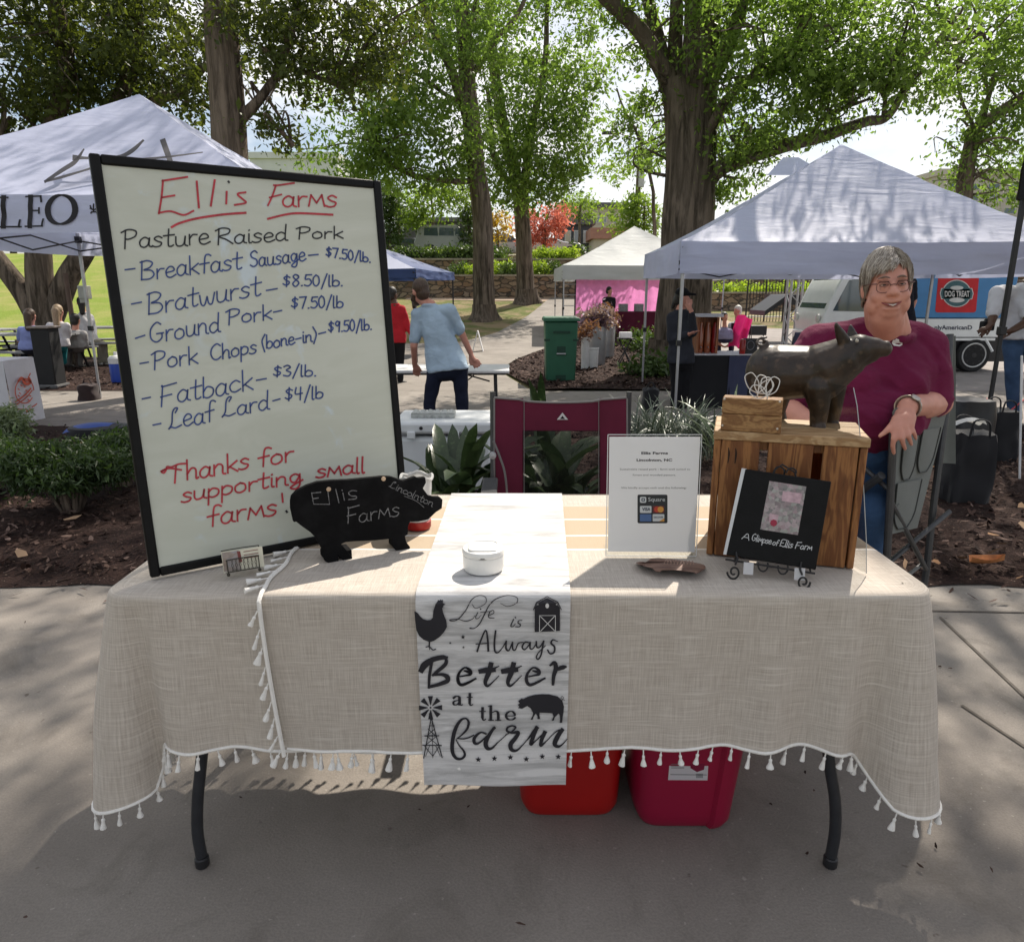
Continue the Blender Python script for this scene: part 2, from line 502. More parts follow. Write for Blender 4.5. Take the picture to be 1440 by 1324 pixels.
# single-stroke handwriting: capitals 1 tall, x-height .55
G = {
 'A': (.7, ['.02,0 .33,1 .64,0', '.12,.36 .54,.36']), 'B': (.62, ['.08,1 .04,0', '.0,.95 .3,1 .5,.85 .38,.62 .14,.52 .44,.46 .55,.22 .38,.02 .03,.02']),
 'C': (.6, ['.55,.85 .36,1 .12,.78 .05,.4 .18,.06 .38,0 .56,.14']), 'E': (.62, ['.56,1 .1,.94 .03,.04', '.07,.5 .38,.54', '.02,.05 .2,.1 .45,.0 .6,.1']),
 'F': (.6, ['.6,1 .1,.93 .1,.93 .04,0', '.02,.46 .42,.5']), 'G': (.66, ['.5,.88 .32,1 .08,.7 .08,.22 .3,0 .52,.16 .54,.42', '.32,.42 .6,.42']),
 'K': (.56, ['.06,1 .06,0', '.5,.95 .1,.45', '.16,.5 .54,0']), 'L': (.62, ['.32,.78 .42,.98 .3,1 .2,.8 .16,.3 .06,.08 .0,.02 .12,.1 .3,.02 .56,.1']),
 'P': (.58, ['.1,.98 .06,0', '-.06,.86 .2,1 .48,.9 .46,.64 .24,.5 .08,.5']), 'R': (.66, ['.1,.98 .06,0', '-.04,.86 .22,1 .5,.9 .44,.64 .1,.5 .36,.3 .62,.02']),
 'S': (.52, ['.46,.86 .3,1 .08,.84 .14,.6 .4,.42 .42,.14 .22,0 .02,.12']), 'T': (.7, ['.0,.84 .04,.96 .2,.9 .45,.98 .72,.94', '.36,.94 .3,0']),
 'M': (.58, ['.02,0 .1,.55', '.1,.55 .28,.16', '.28,.16 .46,.56', '.46,.56 .54,0']),
 'a': (.5, ['.38,.44 .22,.55 .05,.36 .06,.1 .2,0 .34,.14 .4,.5', '.4,.5 .38,.1 .48,.01']), 'b': (.47, ['.07,1 .05,.04', '.05,.3 .2,.52 .4,.4 .38,.12 .2,0 .05,.08']),
 'c': (.44, ['.4,.44 .24,.55 .05,.36 .07,.1 .22,0 .42,.1']), 'd': (.5, ['.38,.42 .22,.53 .05,.36 .06,.1 .2,0 .36,.14', '.42,1 .38,.12 .48,0']),
 'e': (.46, ['.05,.26 .36,.34 .32,.52 .18,.55 .05,.36 .07,.1 .22,0 .44,.12']), 'f': (.42, ['.46,.92 .34,1 .22,.86 .17,0', '.0,.5 .38,.54']),
 'g': (.5, ['.38,.42 .22,.54 .06,.38 .1,.12 .24,.06 .38,.36', '.4,.5 .39,-.12 .26,-.34 .06,-.24 .2,-.08 .5,.12']), 'h': (.48, ['.06,1 .06,0', '.06,.28 .22,.54 .37,.44 .38,.0 .46,.02']),
 'i': (.2, ['.08,.54 .08,.04 .16,0', '.08,.74 .1,.76']), 'k': (.46, ['.06,1 .06,0', '.4,.56 .08,.26', '.14,.3 .42,0']), 'l': (.2, ['.08,1 .06,.06 .14,0']),
 'm': (.66, ['.04,.54 .04,0', '.04,.34 .17,.54 .3,.4 .3,0', '.3,.34 .43,.54 .55,.42 .56,.06 .64,0']), 'n': (.48, ['.05,.54 .05,0', '.05,.34 .2,.54 .35,.44 .36,.06 .46,0']),
 'o': (.48, ['.22,.55 .05,.38 .06,.1 .22,0 .4,.14 .38,.44 .22,.55 .3,.5']), 'p': (.48, ['.06,.54 .04,-.4', '.05,.36 .2,.54 .4,.42 .38,.14 .2,.02 .05,.1']),
 'r': (.38, ['.06,.54 .06,0', '.06,.32 .18,.52 .34,.52']), 's': (.42, ['.36,.46 .22,.55 .08,.44 .18,.3 .34,.2 .28,.04 .12,0 .0,.06']),
 't': (.4, ['.2,.9 .17,.1 .26,0 .36,.06', '.0,.56 .4,.6']), 'u': (.5, ['.05,.54 .06,.12 .18,0 .34,.12 .4,.54', '.4,.54 .38,.1 .48,0']),
 'w': (.62, ['.03,.52 .08,.08 .2,.02 .3,.4', '.3,.4 .36,.06 .48,.04 .58,.54']), 'y': (.5, ['.05,.54 .1,.2 .24,.12 .38,.5', '.4,.54 .3,-.2 .12,-.36']),
 '$': (.5, ['.4,.78 .24,.88 .08,.74 .2,.54 .36,.4 .3,.2 .14,.14 .02,.24', '.24,1 .2,0']), '0': (.44, ['.2,1 .05,.7 .06,.2 .2,0 .36,.3 .34,.8 .2,1']),
 '3': (.44, ['.04,.88 .22,1 .36,.82 .16,.56 .38,.34 .26,.04 .02,.1']), '4': (.48, ['.1,1 .06,.5 .42,.52', '.34,1 .3,0']),
 '5': (.46, ['.42,1 .12,.98', '.12,.98 .08,.6 .3,.62 .4,.3 .24,.02 .02,.08']), '7': (.44, ['.02,.96 .4,1', '.4,1 .16,0']),
 '8': (.46, ['.36,.9 .2,1 .08,.82 .2,.6 .38,.3 .2,0 .05,.22 .2,.52 .38,.78 .3,.96']), '9': (.44, ['.36,.84 .2,1 .06,.78 .18,.56 .36,.8', '.37,.94 .3,0']),
 '/': (.4, ['.36,1.1 .04,-.2']), '.': (.2, ['.06,.02 .1,.03']), '-': (.45, ['.04,.36 .38,.4']), '(': (.3, ['.26,1.1 .06,.6 .2,-.2']), ')': (.3, ['.04,1.1 .24,.5 .06,-.2']),
 '!': (.25, ['.1,1 .1,.35', '.1,.04 .12,.05']), ' ': (.3, []),
}
def hand(mb, s, x0, y0, x1, y1, H, wid, fn, up=(-.1, -1), slant=.08):
    """handwriting along a baseline in photo pixels, fn(px, py) -> point on the written surface"""
    tot = sum(G[c][0] for c in s)
    x = 0
    rnd = random.Random(s)
    for c in s:
        adv, st = G[c]
        jy, js = rnd.uniform(-.03, .03), rnd.uniform(.96, 1.05)
        for k in st:
            P = [tuple(map(float, q.split(','))) for q in k.split()]
            pts = []
            for a, b in P:
                t = (x + a + slant * b * .5) / tot
                b = b * js + jy
                pts.append((x0 + (x1 - x0) * t + up[0] * b * H, y0 + (y1 - y0) * t + up[1] * b * H))
            mb.ribbon(pts, wid, fn, 6)
        x += adv

# ============================================================ THE SETTING
def h(x, y):
    z = -.2 * sst(4.5, 8, y)
    sr = sst(4, 8, x)
    sl = 1 - sst(-9.5, -6.2, x)
    mid = (.5 * sst(20, 29, y) + .8 * sst(27, 36, y)) * (1 - .46 * sr)
    mid += (.95 - .2 * sr) * sst(35.45, 35.9, y) + (.9 + .25 * sr) * sst(39.05, 39.5, y) + (.55 - .15 * sr) * sst(42, 44, y)
    left = 4.0 * sst(14, 50, y)
    return z + mid * (1 - sl) + left * sl
def concretemat():
    m, nt = newmat('concrete')
    v = coords(nt)
    big = ramp(nt, noise(nt, v, .9, 7, .62, .4), .36, .70)
    c = mixc(nt, big, (.198, .176, .155), (.305, .276, .244))
    st = ramp(nt, noise(nt, v, 3.2, 9, .7, .8), .52, .74)
    c = mixc(nt, st, c, (.15, .132, .112))
    fine = noise(nt, v, 160, 3)
    c = mixc(nt, ramp(nt, fine, .38, .62), mixc(nt, .18, c, (.05, .045, .04)), c)
    spot = ramp(nt, noise(nt, v, 26, 3, .5), .70, .76)
    c = mixc(nt, spot, c, (.12, .10, .085))
    tr = ramp(nt, noise(nt, coords(nt, (1, .5, 1), (0, 0, .5)), 1.7, 8, .75, 2.2), .60, .72)
    c = mixc(nt, node(nt, 'Math', {0: tr, 1: .55}, operation='MULTIPLY').outputs[0], c, (.13, .115, .10))
    grit = ramp(nt, noise(nt, v, 70, 2, .4), .70, .75)
    c = mixc(nt, node(nt, 'Math', {0: grit, 1: .45}, operation='MULTIPLY').outputs[0], c, (.40, .37, .33))
    hh = node(nt, 'Math', {0: fine, 1: noise(nt, v, 12, 5)}, operation='ADD').outputs[0]
    return finish(m, nt, c, .85, hh, .45, .004, spec=.3)
def mulchmat():
    m, nt = newmat('mulch')
    v = coords(nt)
    n1 = noise(nt, v, 38, 6, .7, 1.2)
    c = mixc(nt, ramp(nt, n1, .36, .66), (.009, .0045, .004), (.060, .034, .028))
    c = mixc(nt, ramp(nt, noise(nt, v, 1.6, 4), .4, .7), c, mixc(nt, .35, c, (.09, .054, .043)))
    c = mixc(nt, ramp(nt, noise(nt, v, 55, 2), .68, .74), c, (.30, .22, .17))
    return finish(m, nt, c, .95, n1, 1, .03, spec=.15)
def lawnmat():
    m, nt = newmat('lawn')
    v = coords(nt)
    x = node(nt, 'SeparateXYZ', {0: v}).outputs['X']
    f1 = noise(nt, v, 1.2, 6, .65)
    f2 = noise(nt, coords(nt, (30, 14, 30)), 1, 5, .7)
    lush = mixc(nt, ramp(nt, f2, .3, .7), (.115, .175, .025), (.26, .335, .06)); lush = mixc(nt, ramp(nt, noise(nt, v, .5, 6, .7), .42, .66), lush, (.30, .29, .10))
    thin = mixc(nt, ramp(nt, f1, .42, .58), (.12, .14, .045), (.26, .20, .12))
    k = node(nt, 'MapRange', {0: x, 1: -9, 2: -4}).outputs[0]
    c = mixc(nt, k, lush, thin)
    return finish(m, nt, c, .95, f2, .8, .05, spec=.1)
CONC, MULCH, LAWN = concretemat(), mulchmat(), lawnmat()
ASPH = mat('paved_yard', (.24, .215, .20), .9, .18, 2.5, .3, 60)
SAND = mat('bare_soil', (.36, .27, .20), .95, .2, 2.2, .3, 40)
# one sheet of ground out to the horizon
xs = sorted(set([-420, -250, -150, -90, -60, -45, -34] + [-28 + .7 * i for i in range(81)] + [32, 40, 52, 75, 110, 180, 300, 420]))
ys = sorted(set([-60, -25, -12, -6, -3] + [.5 * i for i in range(70)] + [35 + .15 * i for i in range(34)] + [40.2 + .6 * i for i in range(20)] + [54, 60, 70, 90, 120, 170, 250, 380, 600]))
b = MB()
W = len(xs)
b.add([(x, y, h(x, y) - .09 * (1 - sst(3.1, 3.5, y))) for y in ys for x in xs],
      [(j * W + i, j * W + i + 1, (j + 1) * W + i + 1, (j + 1) * W + i) for j in range(len(ys) - 1) for i in range(W - 1)])
ground('ground', b, LAWN)
def sheet(name, outline, m, dz, res=.35, bump=0, kind='structure'):
    bm = bmesh.new()
    bm.faces.new([bm.verts.new((x, y, 0)) for x, y in outline])
    bmesh.ops.triangulate(bm, faces=bm.faces[:])
    lo = [min(p[i] for p in outline) for i in (0, 1)]
    hi = [max(p[i] for p in outline) for i in (0, 1)]
    for ax in (0, 1):
        n = V((1, 0, 0)) if ax == 0 else V((0, 1, 0))
        k = lo[ax] + res
        while k < hi[ax]:
            bmesh.ops.bisect_plane(bm, geom=bm.verts[:] + bm.edges[:] + bm.faces[:], plane_co=n * k, plane_no=n)
            k += res
    for v in bm.verts:
        e = 0
        if bump: e = bump * (.5 + .5 * mnoise.noise(V((v.co.x * 1.7, v.co.y * 1.7, 0)))) + bump * .5 * mnoise.noise(V((v.co.x * 7, v.co.y * 7, 3)))
        k = sst(3.12, 3.5, v.co.y) if name == 'planting_bed' else 1
        v.co.z = h(v.co.x, v.co.y) + .004 + (dz - .004 + max(0, e)) * k
    me = bpy.data.meshes.new(name)
    bm.normal_update()
    bm.to_mesh(me); bm.free()
    for p in me.polygons: p.use_smooth = True
    if me.polygons[0].normal.z < 0: me.flip_normals()
    o = put(bpy.data.objects.new(name, me), m, None)
    o['kind'] = kind
    return o
# front slab the table stands on
b = MB()
b.box((0, 0.125, -.05), (24, 6.25, .1))
o = ground('pavement', b, CONC, angle=20)
bevel(o, .012)
b = MB()
for (p, q) in (((1322, 868), (1470, 1008)), ((1352, 992), (1500, 1090)), ((1240, 858), (1460, 862))):
    a, c = onz(*p, .0), onz(*q, .0)
    d = (c - a).normalized(); nrm = V((-d.y, d.x, 0)) * .006
    b.add([a - nrm + V((0, 0, .004)), c - nrm + V((0, 0, .004)), c + nrm + V((0, 0, .004)), a + nrm + V((0, 0, .004))], [(0, 1, 2, 3)])
ground('pavement_joints', b, mat('joint_dirt', (.11, .095, .08), .95, .3, 30))
sheet('planting_bed', [(-14, 3.2)] + [(-8 + .08 * i, 3.2 - .035 * abs(mnoise.noise(V((i * .31, 2, 0)))) + .02 * math.sin(i * .7)) for i in range(200)] + [(14, 3.2), (14, 8.35), (-14, 8.35)], MULCH, .012, .12, .05)
sheet('footpath', [(-30, 8.35), (30, 8.35), (30, 11.5), (-30, 11.5)], CONC, .02, .5)
g = lambda px, py: tuple(onz(px, py, -.2).xy)
pth = [(-1.95, 11.5), g(560, 486), g(640, 486), g(700, 478), g(760, 462), g(800, 450), g(812, 462), g(790, 482), g(728, 505), g(700, 522), g(742, 548), (.4, 11.5)]
sheet('branch_path', pth, CONC, .022, .5)
sheet('mulch_bed_left', [(-30, 11.55), (-3.4, 11.55), (-3.2, 15.6), (-9, 16.8), (-30, 16.8)], MULCH, .014, .5, .03)
MBR = [(.45, 11.55), g(744, 545), g(704, 522), g(730, 506), g(794, 482), g(815, 466), (4.4, 21.5), (4.3, 11.55)]
sheet('mulch_bed_right', MBR, MULCH, .022, .3, .04)
sheet('yard', [(4.35, 11.55), (30, 11.55), (30, 27), (5.6, 27), (5.3, 18)], ASPH, .016, .5)
sheet('soil_strip', [(.9, 27), (9, 26.8), (9, 35.2), (-5, 35.2), (-5, 34.2), (2, 33.4)], SAND, .02, .5)
# loose chips of mulch in the bed in front
rng = np.random.default_rng(5)
def inpoly(x, y, P):
    c = np.zeros(len(x), bool)
    for (xa, ya), (xb, yb) in zip(P, P[1:] + P[:1]):
        k = (ya > y) != (yb > y)
        c ^= k & (x < (xb - xa) * (y - ya) / (yb - ya + 1e-12) + xa)
    return c
def scatter(n, x0, x1, y0, y1, ln, wd, pw=1.0, dz=.03, hfn=h, tilt=.35, within=None):
    x = rng.uniform(x0, x1, n); y = y0 + (y1 - y0) * rng.uniform(0, 1, n) ** pw
    if within:
        k = inpoly(x, y, within); x, y = x[k], y[k]; n = len(x)
    z = np.array([hfn(a, c) for a, c in zip(x, y)]) + dz + rng.uniform(0, .02, n)
    c = np.stack([x, y, z], 1)
    a = rng.uniform(0, 2 * np.pi, n)
    L = ln * rng.uniform(.4, 1.3, n); Wd = wd * rng.uniform(.5, 1.4, n)
    t = rng.normal(0, tilt, n); u = rng.normal(0, tilt, n)
    d1 = np.stack([np.cos(a) * np.cos(t), np.sin(a) * np.cos(t), np.sin(t)], 1) * L[:, None] / 2
    d2 = np.stack([-np.sin(a) * np.cos(u), np.cos(a) * np.cos(u), np.sin(u)], 1) * Wd[:, None] / 2
    vs = np.stack([c - d1 - d2 * .6, c - d1 * .2 - d2, c + d1 - d2 * .3, c + d1 * .9 + d2 * .5, c - d1 * .3 + d2], 1).reshape(-1, 3)
    fs = (np.arange(n)[:, None] * 5 + np.arange(5)[None]).tolist()
    return vs.tolist(), fs
def chipmat(name, stops):
    m, nt = newmat(name)
    gg = node(nt, 'NewGeometry')
    cr = node(nt, 'ValToRGB', {'Fac': gg.outputs['Random Per Island']})
    el = cr.color_ramp.elements
    el[0].position, el[0].color = 0, c4(stops[0])
    el[1].position, el[1].color = 1, c4(stops[-1])
    for k, cc in enumerate(stops[1:-1]):
        el.new((k + 1) / (len(stops) - 1)).color = c4(cc)
    return finish(m, nt, cr.outputs['Color'], .9, spec=.15)
CHIP = chipmat('chips', [(.010, .005, .0045), (.024, .0125, .010), (.05, .028, .022), (.085, .054, .043), (.028, .0155, .0125), (.19, .13, .108)])
b = MB()
b.add(*scatter(21000, -6.2, 7.2, 3.3, 8.3, .055, .02, 1.35, .035))
b.add(*scatter(2500, -14, -6, 11.6, 15, .09, .04, 1, .03)); b.add(*scatter(9000, -1, 4.4, 11.6, 21, .09, .04, 1, .045, within=MBR))
o = ground('mulch_chips', b, CHIP, 'stuff', flip=False)
b = MB()
b.add(*scatter(150, -5, 7, 3.32, 7.5, .10, .05, 1.3, .06, tilt=.5))
b.add(*scatter(60, .8, 7, 3.1, 4.6, .08, .04, 1, .05, tilt=.5))
o = ground('dead_leaves', b, chipmat('dead_leaf', [(.16, .08, .04), (.30, .17, .09), (.38, .26, .17)]), 'stuff', flip=False)
b = MB()
b.add(*scatter(110, -3, 3.6, .9, 3.2, .020, .007, 1, .004, lambda x, y: 0, tilt=.15))
b.add(*scatter(130, -4, 5, 3.0, 3.26, .06, .015, 1, .004, lambda x, y: 0, tilt=.2))
ground('bark_crumbs', b, CHIP, 'stuff', flip=False)
# big curled orange leaf on the mulch at the right
pl = onz(1386, 800, .05)
b = MB()
b.grid(lambda u, v: pl + V(((u - .5) * .17, (v - .5) * .075 * math.sin(math.pi * min(1, .12 + u * .9)), .03 + .05 * (u - .4) ** 2 + .09 * abs(v - .5) ** 1.5)), 10, 6)
solo('fallen_leaf', b, mat('orange_leaf', (.42, .17, .06), .7, .3, 30), 'large curled orange leaf lying on the mulch at the right', 'leaf')

# ------------------------------------------------------------ terrace walls, hedges, shrubs on the slope
STONE = stonemat('fieldstone', [(.17, .11, .075), (.30, .20, .13), (.36, .28, .20), (.22, .16, .12), (.42, .33, .25)])
def wall(name, label, x0, x1, y, th, top, cap=True):
    b = MB()
    n = 60
    for k in range(n):
        xa, xb = x0 + (x1 - x0) * k / n, x0 + (x1 - x0) * (k + 1) / n
        vs = []
        for x in (xa, xb):
            zb, zt = h(x, y - .4) - .3, top(x)
            vs += [(x, y, zb), (x, y + th, zb), (x, y + th, zt), (x, y, zt)]
        b.add(vs, [(0, 4, 7, 3), (1, 2, 6, 5), (3, 7, 6, 2)] + ([(0, 3, 2, 1)] if k == 0 else []) + ([(4, 5, 6, 7)] if k == n - 1 else []))
    t = thing(name, label, 'wall', (0, y, h(0, y - .4)))
    part('masonry', b, STONE, t, angle=20)
    c = MB()
    c.grid(lambda u, v: [(x0 + (x1 - x0) * u, y - .06 + (th + .12) * min(1, max(0, (v * 3 - 1))), top(x0 + (x1 - x0) * u) + (.002 if v in (0, 1) else .09) * 1) for v in (v,)][0], 60, 3)
    part('coping', c, mat('coping_stone', (.34, .30, .24), .9, .2, 5, .4, 30), t, angle=20)
wall('retaining_wall', 'long low brown fieldstone retaining wall at the foot of the slope behind the oaks', -6.4, 34, 35.2, .45, lambda x: h(x, 36.1) + .04)
wall('retaining_wall', 'upper fieldstone retaining wall running under the bright hedge and the round bushes', -6.2, 34, 38.85, .45, lambda x: h(x, 39.7) + .04)
def leaf_cloud(blobs, seed, size, clump, per, flat=.65, reject=None, aspect=.45):
    """many leaf-sized diamonds gathered in clumps inside ellipsoids (cx cy cz rx ry rz clumps)"""
    r = np.random.default_rng(seed)
    cs = []
    for (cx, cy, cz, rx, ry, rz, n) in blobs:
        n = int(n)
        d = r.normal(size=(n, 3)); d /= np.linalg.norm(d, axis=1)[:, None]
        rad = r.uniform(.12, 1, n) ** .42
        p = d * rad[:, None] * np.array([rx, ry, rz]) + np.array([cx, cy, cz])
        cs.append(p)
    cs = np.concatenate(cs)
    k = r.integers(int(per * .4), int(per * 1.6) + 1, len(cs))
    p = np.repeat(cs, k, 0)
    sc = np.repeat(r.uniform(.6, 1.35, len(cs)), k)[:, None]
    p = p + r.normal(size=p.shape) * clump * sc * np.array([1, 1, flat])
    if reject is not None: p = p[~reject(p, r)]
    n = len(p)
    a = r.normal(size=(n, 3)); a[:, 2] -= .35; a /= np.linalg.norm(a, axis=1)[:, None]
    q = r.normal(size=(n, 3)); q[:, 2] += .0
    bb = np.cross(a, q); bb /= np.linalg.norm(bb, axis=1)[:, None]
    L = (size * np.clip(r.lognormal(-.05, .36, n), .4, 2.1))[:, None]
    Wd = L * aspect
    vs = np.stack([p, p + a * L * .45 + bb * Wd * .5, p + a * L, p + a * L * .45 - bb * Wd * .5], 1).reshape(-1, 3)
    fs = np.arange(n * 4).reshape(-1, 4)
    me = bpy.data.meshes.new('leaves')
    me.from_pydata(vs, [], fs)
    return me
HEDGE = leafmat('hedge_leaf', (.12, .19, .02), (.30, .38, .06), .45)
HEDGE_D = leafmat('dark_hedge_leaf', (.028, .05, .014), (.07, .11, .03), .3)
b = [(x, 41.2, h(x, 41.2) + .12, 1.3, .75, .36, 50) for x in np.arange(-7.2, -1.3, .8)]
solo('hedge', leaf_cloud(b, 3, .16, .22, 40), HEDGE, 'long bright green clipped hedge below the parked cars', 'hedge')
b = [(x, 39.9, h(x, 40) + .25, .9, .4, .45, 40) for x in np.arange(-6.0, -1.0, .8)]
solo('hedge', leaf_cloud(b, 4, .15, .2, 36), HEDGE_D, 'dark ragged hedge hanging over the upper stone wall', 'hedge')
def bush(px, py, Y, r, m, label, sd, sq=.75, n=36):
    p = at(px, py, Y)
    zb = h(p.x, Y)
    solo('bush', leaf_cloud([(p.x, Y, zb + r * sq * .85, r, r, r * sq, n)], sd, .13, .13, 34), m, label, 'bush', 'round clipped bushes on the terraces')
for k, (px, Y, r, m, lab) in enumerate([
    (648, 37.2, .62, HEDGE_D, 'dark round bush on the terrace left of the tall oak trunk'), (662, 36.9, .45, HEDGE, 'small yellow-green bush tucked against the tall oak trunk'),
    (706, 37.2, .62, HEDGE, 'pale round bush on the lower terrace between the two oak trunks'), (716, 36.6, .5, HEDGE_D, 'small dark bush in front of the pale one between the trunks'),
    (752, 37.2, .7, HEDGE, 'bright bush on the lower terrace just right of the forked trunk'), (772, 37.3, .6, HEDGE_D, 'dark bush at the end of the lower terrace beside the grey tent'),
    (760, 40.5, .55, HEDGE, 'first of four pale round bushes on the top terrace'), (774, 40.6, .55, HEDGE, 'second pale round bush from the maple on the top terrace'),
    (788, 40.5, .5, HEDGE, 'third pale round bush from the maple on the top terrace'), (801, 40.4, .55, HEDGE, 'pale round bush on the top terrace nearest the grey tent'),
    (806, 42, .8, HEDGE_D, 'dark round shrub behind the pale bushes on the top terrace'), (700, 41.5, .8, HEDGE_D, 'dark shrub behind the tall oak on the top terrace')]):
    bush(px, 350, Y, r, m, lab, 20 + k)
b = [(x, 36.9, h(x, 37) + .2, .9, .5, .3, 26) for x in np.arange(8.5, 15.5, .9)]
solo('groundcover', leaf_cloud(b, 44, .15, .2, 30), HEDGE, 'strip of bright low plants along the terrace behind the big tent', 'planting')

# ============================================================ TREES
def no_shade(p, r):
    """the gap in the leaves that lets the sun onto the table top"""
    t = (p[:, 2] - .75) / SUN.z
    x = p[:, 0] - SUN.x * t; y = p[:, 1] - SUN.y * t
    gap = (x > -.62 + .30 * np.maximum(0, y - 1.5)) & (x < .9 + .25 * (y > 2.2)) & (y > 1.25) & (y < 2.85)
    lawn = (x < -7.5) & (y > 16)
    return gap | (lawn & (r.uniform(size=len(p)) < .6))
BARK = barkmat('oak_bark', (.05, .04, .03), (.20, .16, .125))
BARK2 = barkmat('grey_bark', (.06, .046, .036), (.23, .18, .14))
LEAF_D = leafmat('live_oak_leaf', (.024, .036, .010), (.06, .08, .02), .42, (2.0, 1.9, .7))
LEAF_M = leafmat('oak_leaf', (.06, .098, .024), (.14, .195, .05), .55, (1.55, 1.75, .85))
LEAF_L = leafmat('pale_leaf', (.085, .13, .025), (.17, .24, .05), .55)
def limb(b, pts, r0, r1, n=10, wob=.0, seed=0):
    P = catmull(pts, 6)
    if wob:
        P = [p + V((mnoise.noise(p * .9 + V((seed, 0, 0))), mnoise.noise(p * .9 + V((0, seed, 7))), mnoise.noise(p * .9 + V((5, 0, seed))))) * wob * min(1, i / 4) for i, p in enumerate(P)]
    b.tube(P, [r0 + (r1 - r0) * (i / (len(P) - 1)) ** .8 for i in range(len(P))], n)
    return P
def sprays(b, paths, blobs, rnd, k=6, r=.035):
    """twigs that carry the leaf clumps"""
    pool = [p for P in paths for p in P[min(2, len(P) - 1):]]
    for (cx, cy, cz, rx, ry, rz, n) in blobs:
        for _ in range(k):
            if cz > 8: break
            e = V((cx + rnd.uniform(-.8, .8) * rx, cy + rnd.uniform(-.8, .8) * ry, cz + rnd.uniform(-.7, .8) * rz))
            s = min(pool, key=lambda q: (q - e).length + rnd.uniform(0, .8))
            m = (s + e) * .5 + V((rnd.uniform(-.4, .4), rnd.uniform(-.4, .4), rnd.uniform(-.1, .5)))
            limb(b, [s, m, e], r * rnd.uniform(.6, 1.5), .008, 5, .12, rnd.random() * 9)
def flare(b, p, r, hgt=.7, seed=1):
    """root flare"""
    def fn(u, v):
        a = u * 2 * math.pi
        k = (1 - v) ** 2.2
        rr = r * (1 + k * (.45 + .35 * math.sin(a * 3 + seed) + .2 * math.sin(a * 5 + seed * 2)))
        return p + V((math.cos(a) * rr, math.sin(a) * rr, v * hgt - .1))
    b.grid(fn, 28, 8, True)
def tree(label, bark, leaf, base, trunks, blobs, seed, size, clump, per, group='park trees', kind='tree', tw=6, twr=.035, reject=no_shade, flr=None, aspect=.45):
    t = thing(kind, label, 'tree', base, group)
    b = MB(); paths = []
    for (pts, r0, r1) in trunks:
        paths.append(limb(b, pts, r0, r1, 14 if r0 > .2 else 8, .05 if r0 > .2 else .1, seed + len(paths)))
    if flr: flare(b, V(base), flr, seed=seed)
    sprays(b, paths, blobs, random.Random(seed), tw, twr)
    part('trunk', b, bark, t, angle=60, flip=False)
    part('crown', leaf_cloud(blobs, seed, size, clump, per, reject=reject, aspect=aspect), leaf, t)
    return t
def B(px, py, Y, rx, ry, rz, n):
    p = at(px, py, Y)
    return (p.x, p.y, p.z, rx, ry, rz, max(3, n * .84))
# live oak on the left, several stems from one stool
Y = 15.5
b0 = at(62, 490, Y); b0.z = -.2
tree('dark many-stemmed live oak standing behind the left white tent', BARK, LEAF_D, b0,
     [([b0 - V((0, 0, .2)), at(62, 450, Y), at(60, 405, Y), at(52, 330, Y), at(45, 250, Y), at(78, 165, Y), at(95, 90, Y - .5), at(60, -60, Y - 1)], .36, .12),
      ([at(58, 455, Y), at(28, 405, Y), at(-20, 345, Y), at(-90, 260, Y)], .24, .15),
      ([at(70, 450, Y), at(92, 395, Y), at(122, 345, Y), at(140, 255, Y), at(160, 170, Y), at(182, 105, Y), at(190, 20, Y - .6), at(170, -90, Y - 1)], .26, .11),
      ([at(160, 170, Y), at(215, 140, Y), at(260, 125, Y - .6), at(300, 80, Y - 1)], .17, .05),
      ([at(45, 240, Y), at(10, 190, Y), at(-30, 150, Y)], .16, .06), ([at(20, 240, Y), at(5, 215, Y - 1), at(-10, 190, Y - 1.5)], .08, .03)],
     [B(30, 20, 15, 2.3, 2.4, 1.2, 105), B(150, 30, 15, 2.0, 2.2, 1.2, 100), B(245, 60, 14.3, 1.3, 1.8, 1.1, 62), B(60, 115, 15, 1.8, 2.0, .9, 60),
      B(-20, 90, 15, 1.6, 2, 1.4, 60), B(35, 175, 15.5, 1.1, 1.5, .6, 26), B(105, 150, 15.8, 1.0, 1.2, .55, 24), B(190, 130, 15.6, .9, 1.1, .6, 24), B(-20, 200, 16, 1.1, 1.4, .8, 26), B(270, 150, 14.6, .55, .8, .45, 9),
      B(80, -90, 15, 4, 3.5, 1.6, 120)], 11, .115, .24, 62, flr=.50)
# straight trunk behind the whiteboard
Y = 12.6
b0 = at(340, 548, Y); b0.z = -.2
tree('straight brown trunk rising behind the whiteboard, twigs at its right', BARK2, LEAF_D, b0,
     [([b0 - V((0, 0, .2)), at(333, 400, Y), at(322, 190, Y), at(314, 60, Y), at(305, -150, Y), at(300, -420, Y)], .335, .22),
      ([at(336, 170, Y), at(362, 140, Y), at(385, 112, Y + .2), at(420, 100, Y + .4), at(485, 118, Y + .6)], .11, .03),
      ([at(388, 110, Y + .2), at(410, 60, Y), at(425, -20, Y)], .08, .03), ([at(372, 132, Y), at(400, 175, Y), at(412, 205, Y)], .03, .012)],
     [B(385, 30, 12.6, .85, 1.2, .7, 44), B(470, 45, 13, 1.0, 1.2, .75, 52), B(420, 105, 12.8, .75, .9, .4, 22), B(385, 180, 12.6, .33, .5, .35, 9), B(510, 110, 13.2, .7, .9, .45, 20),
      B(345, -60, 12.6, 2.0, 2.2, 1.0, 60), B(545, 20, 13.6, .9, 1.2, .6, 26)], 12, .10, .2, 56, flr=.335)
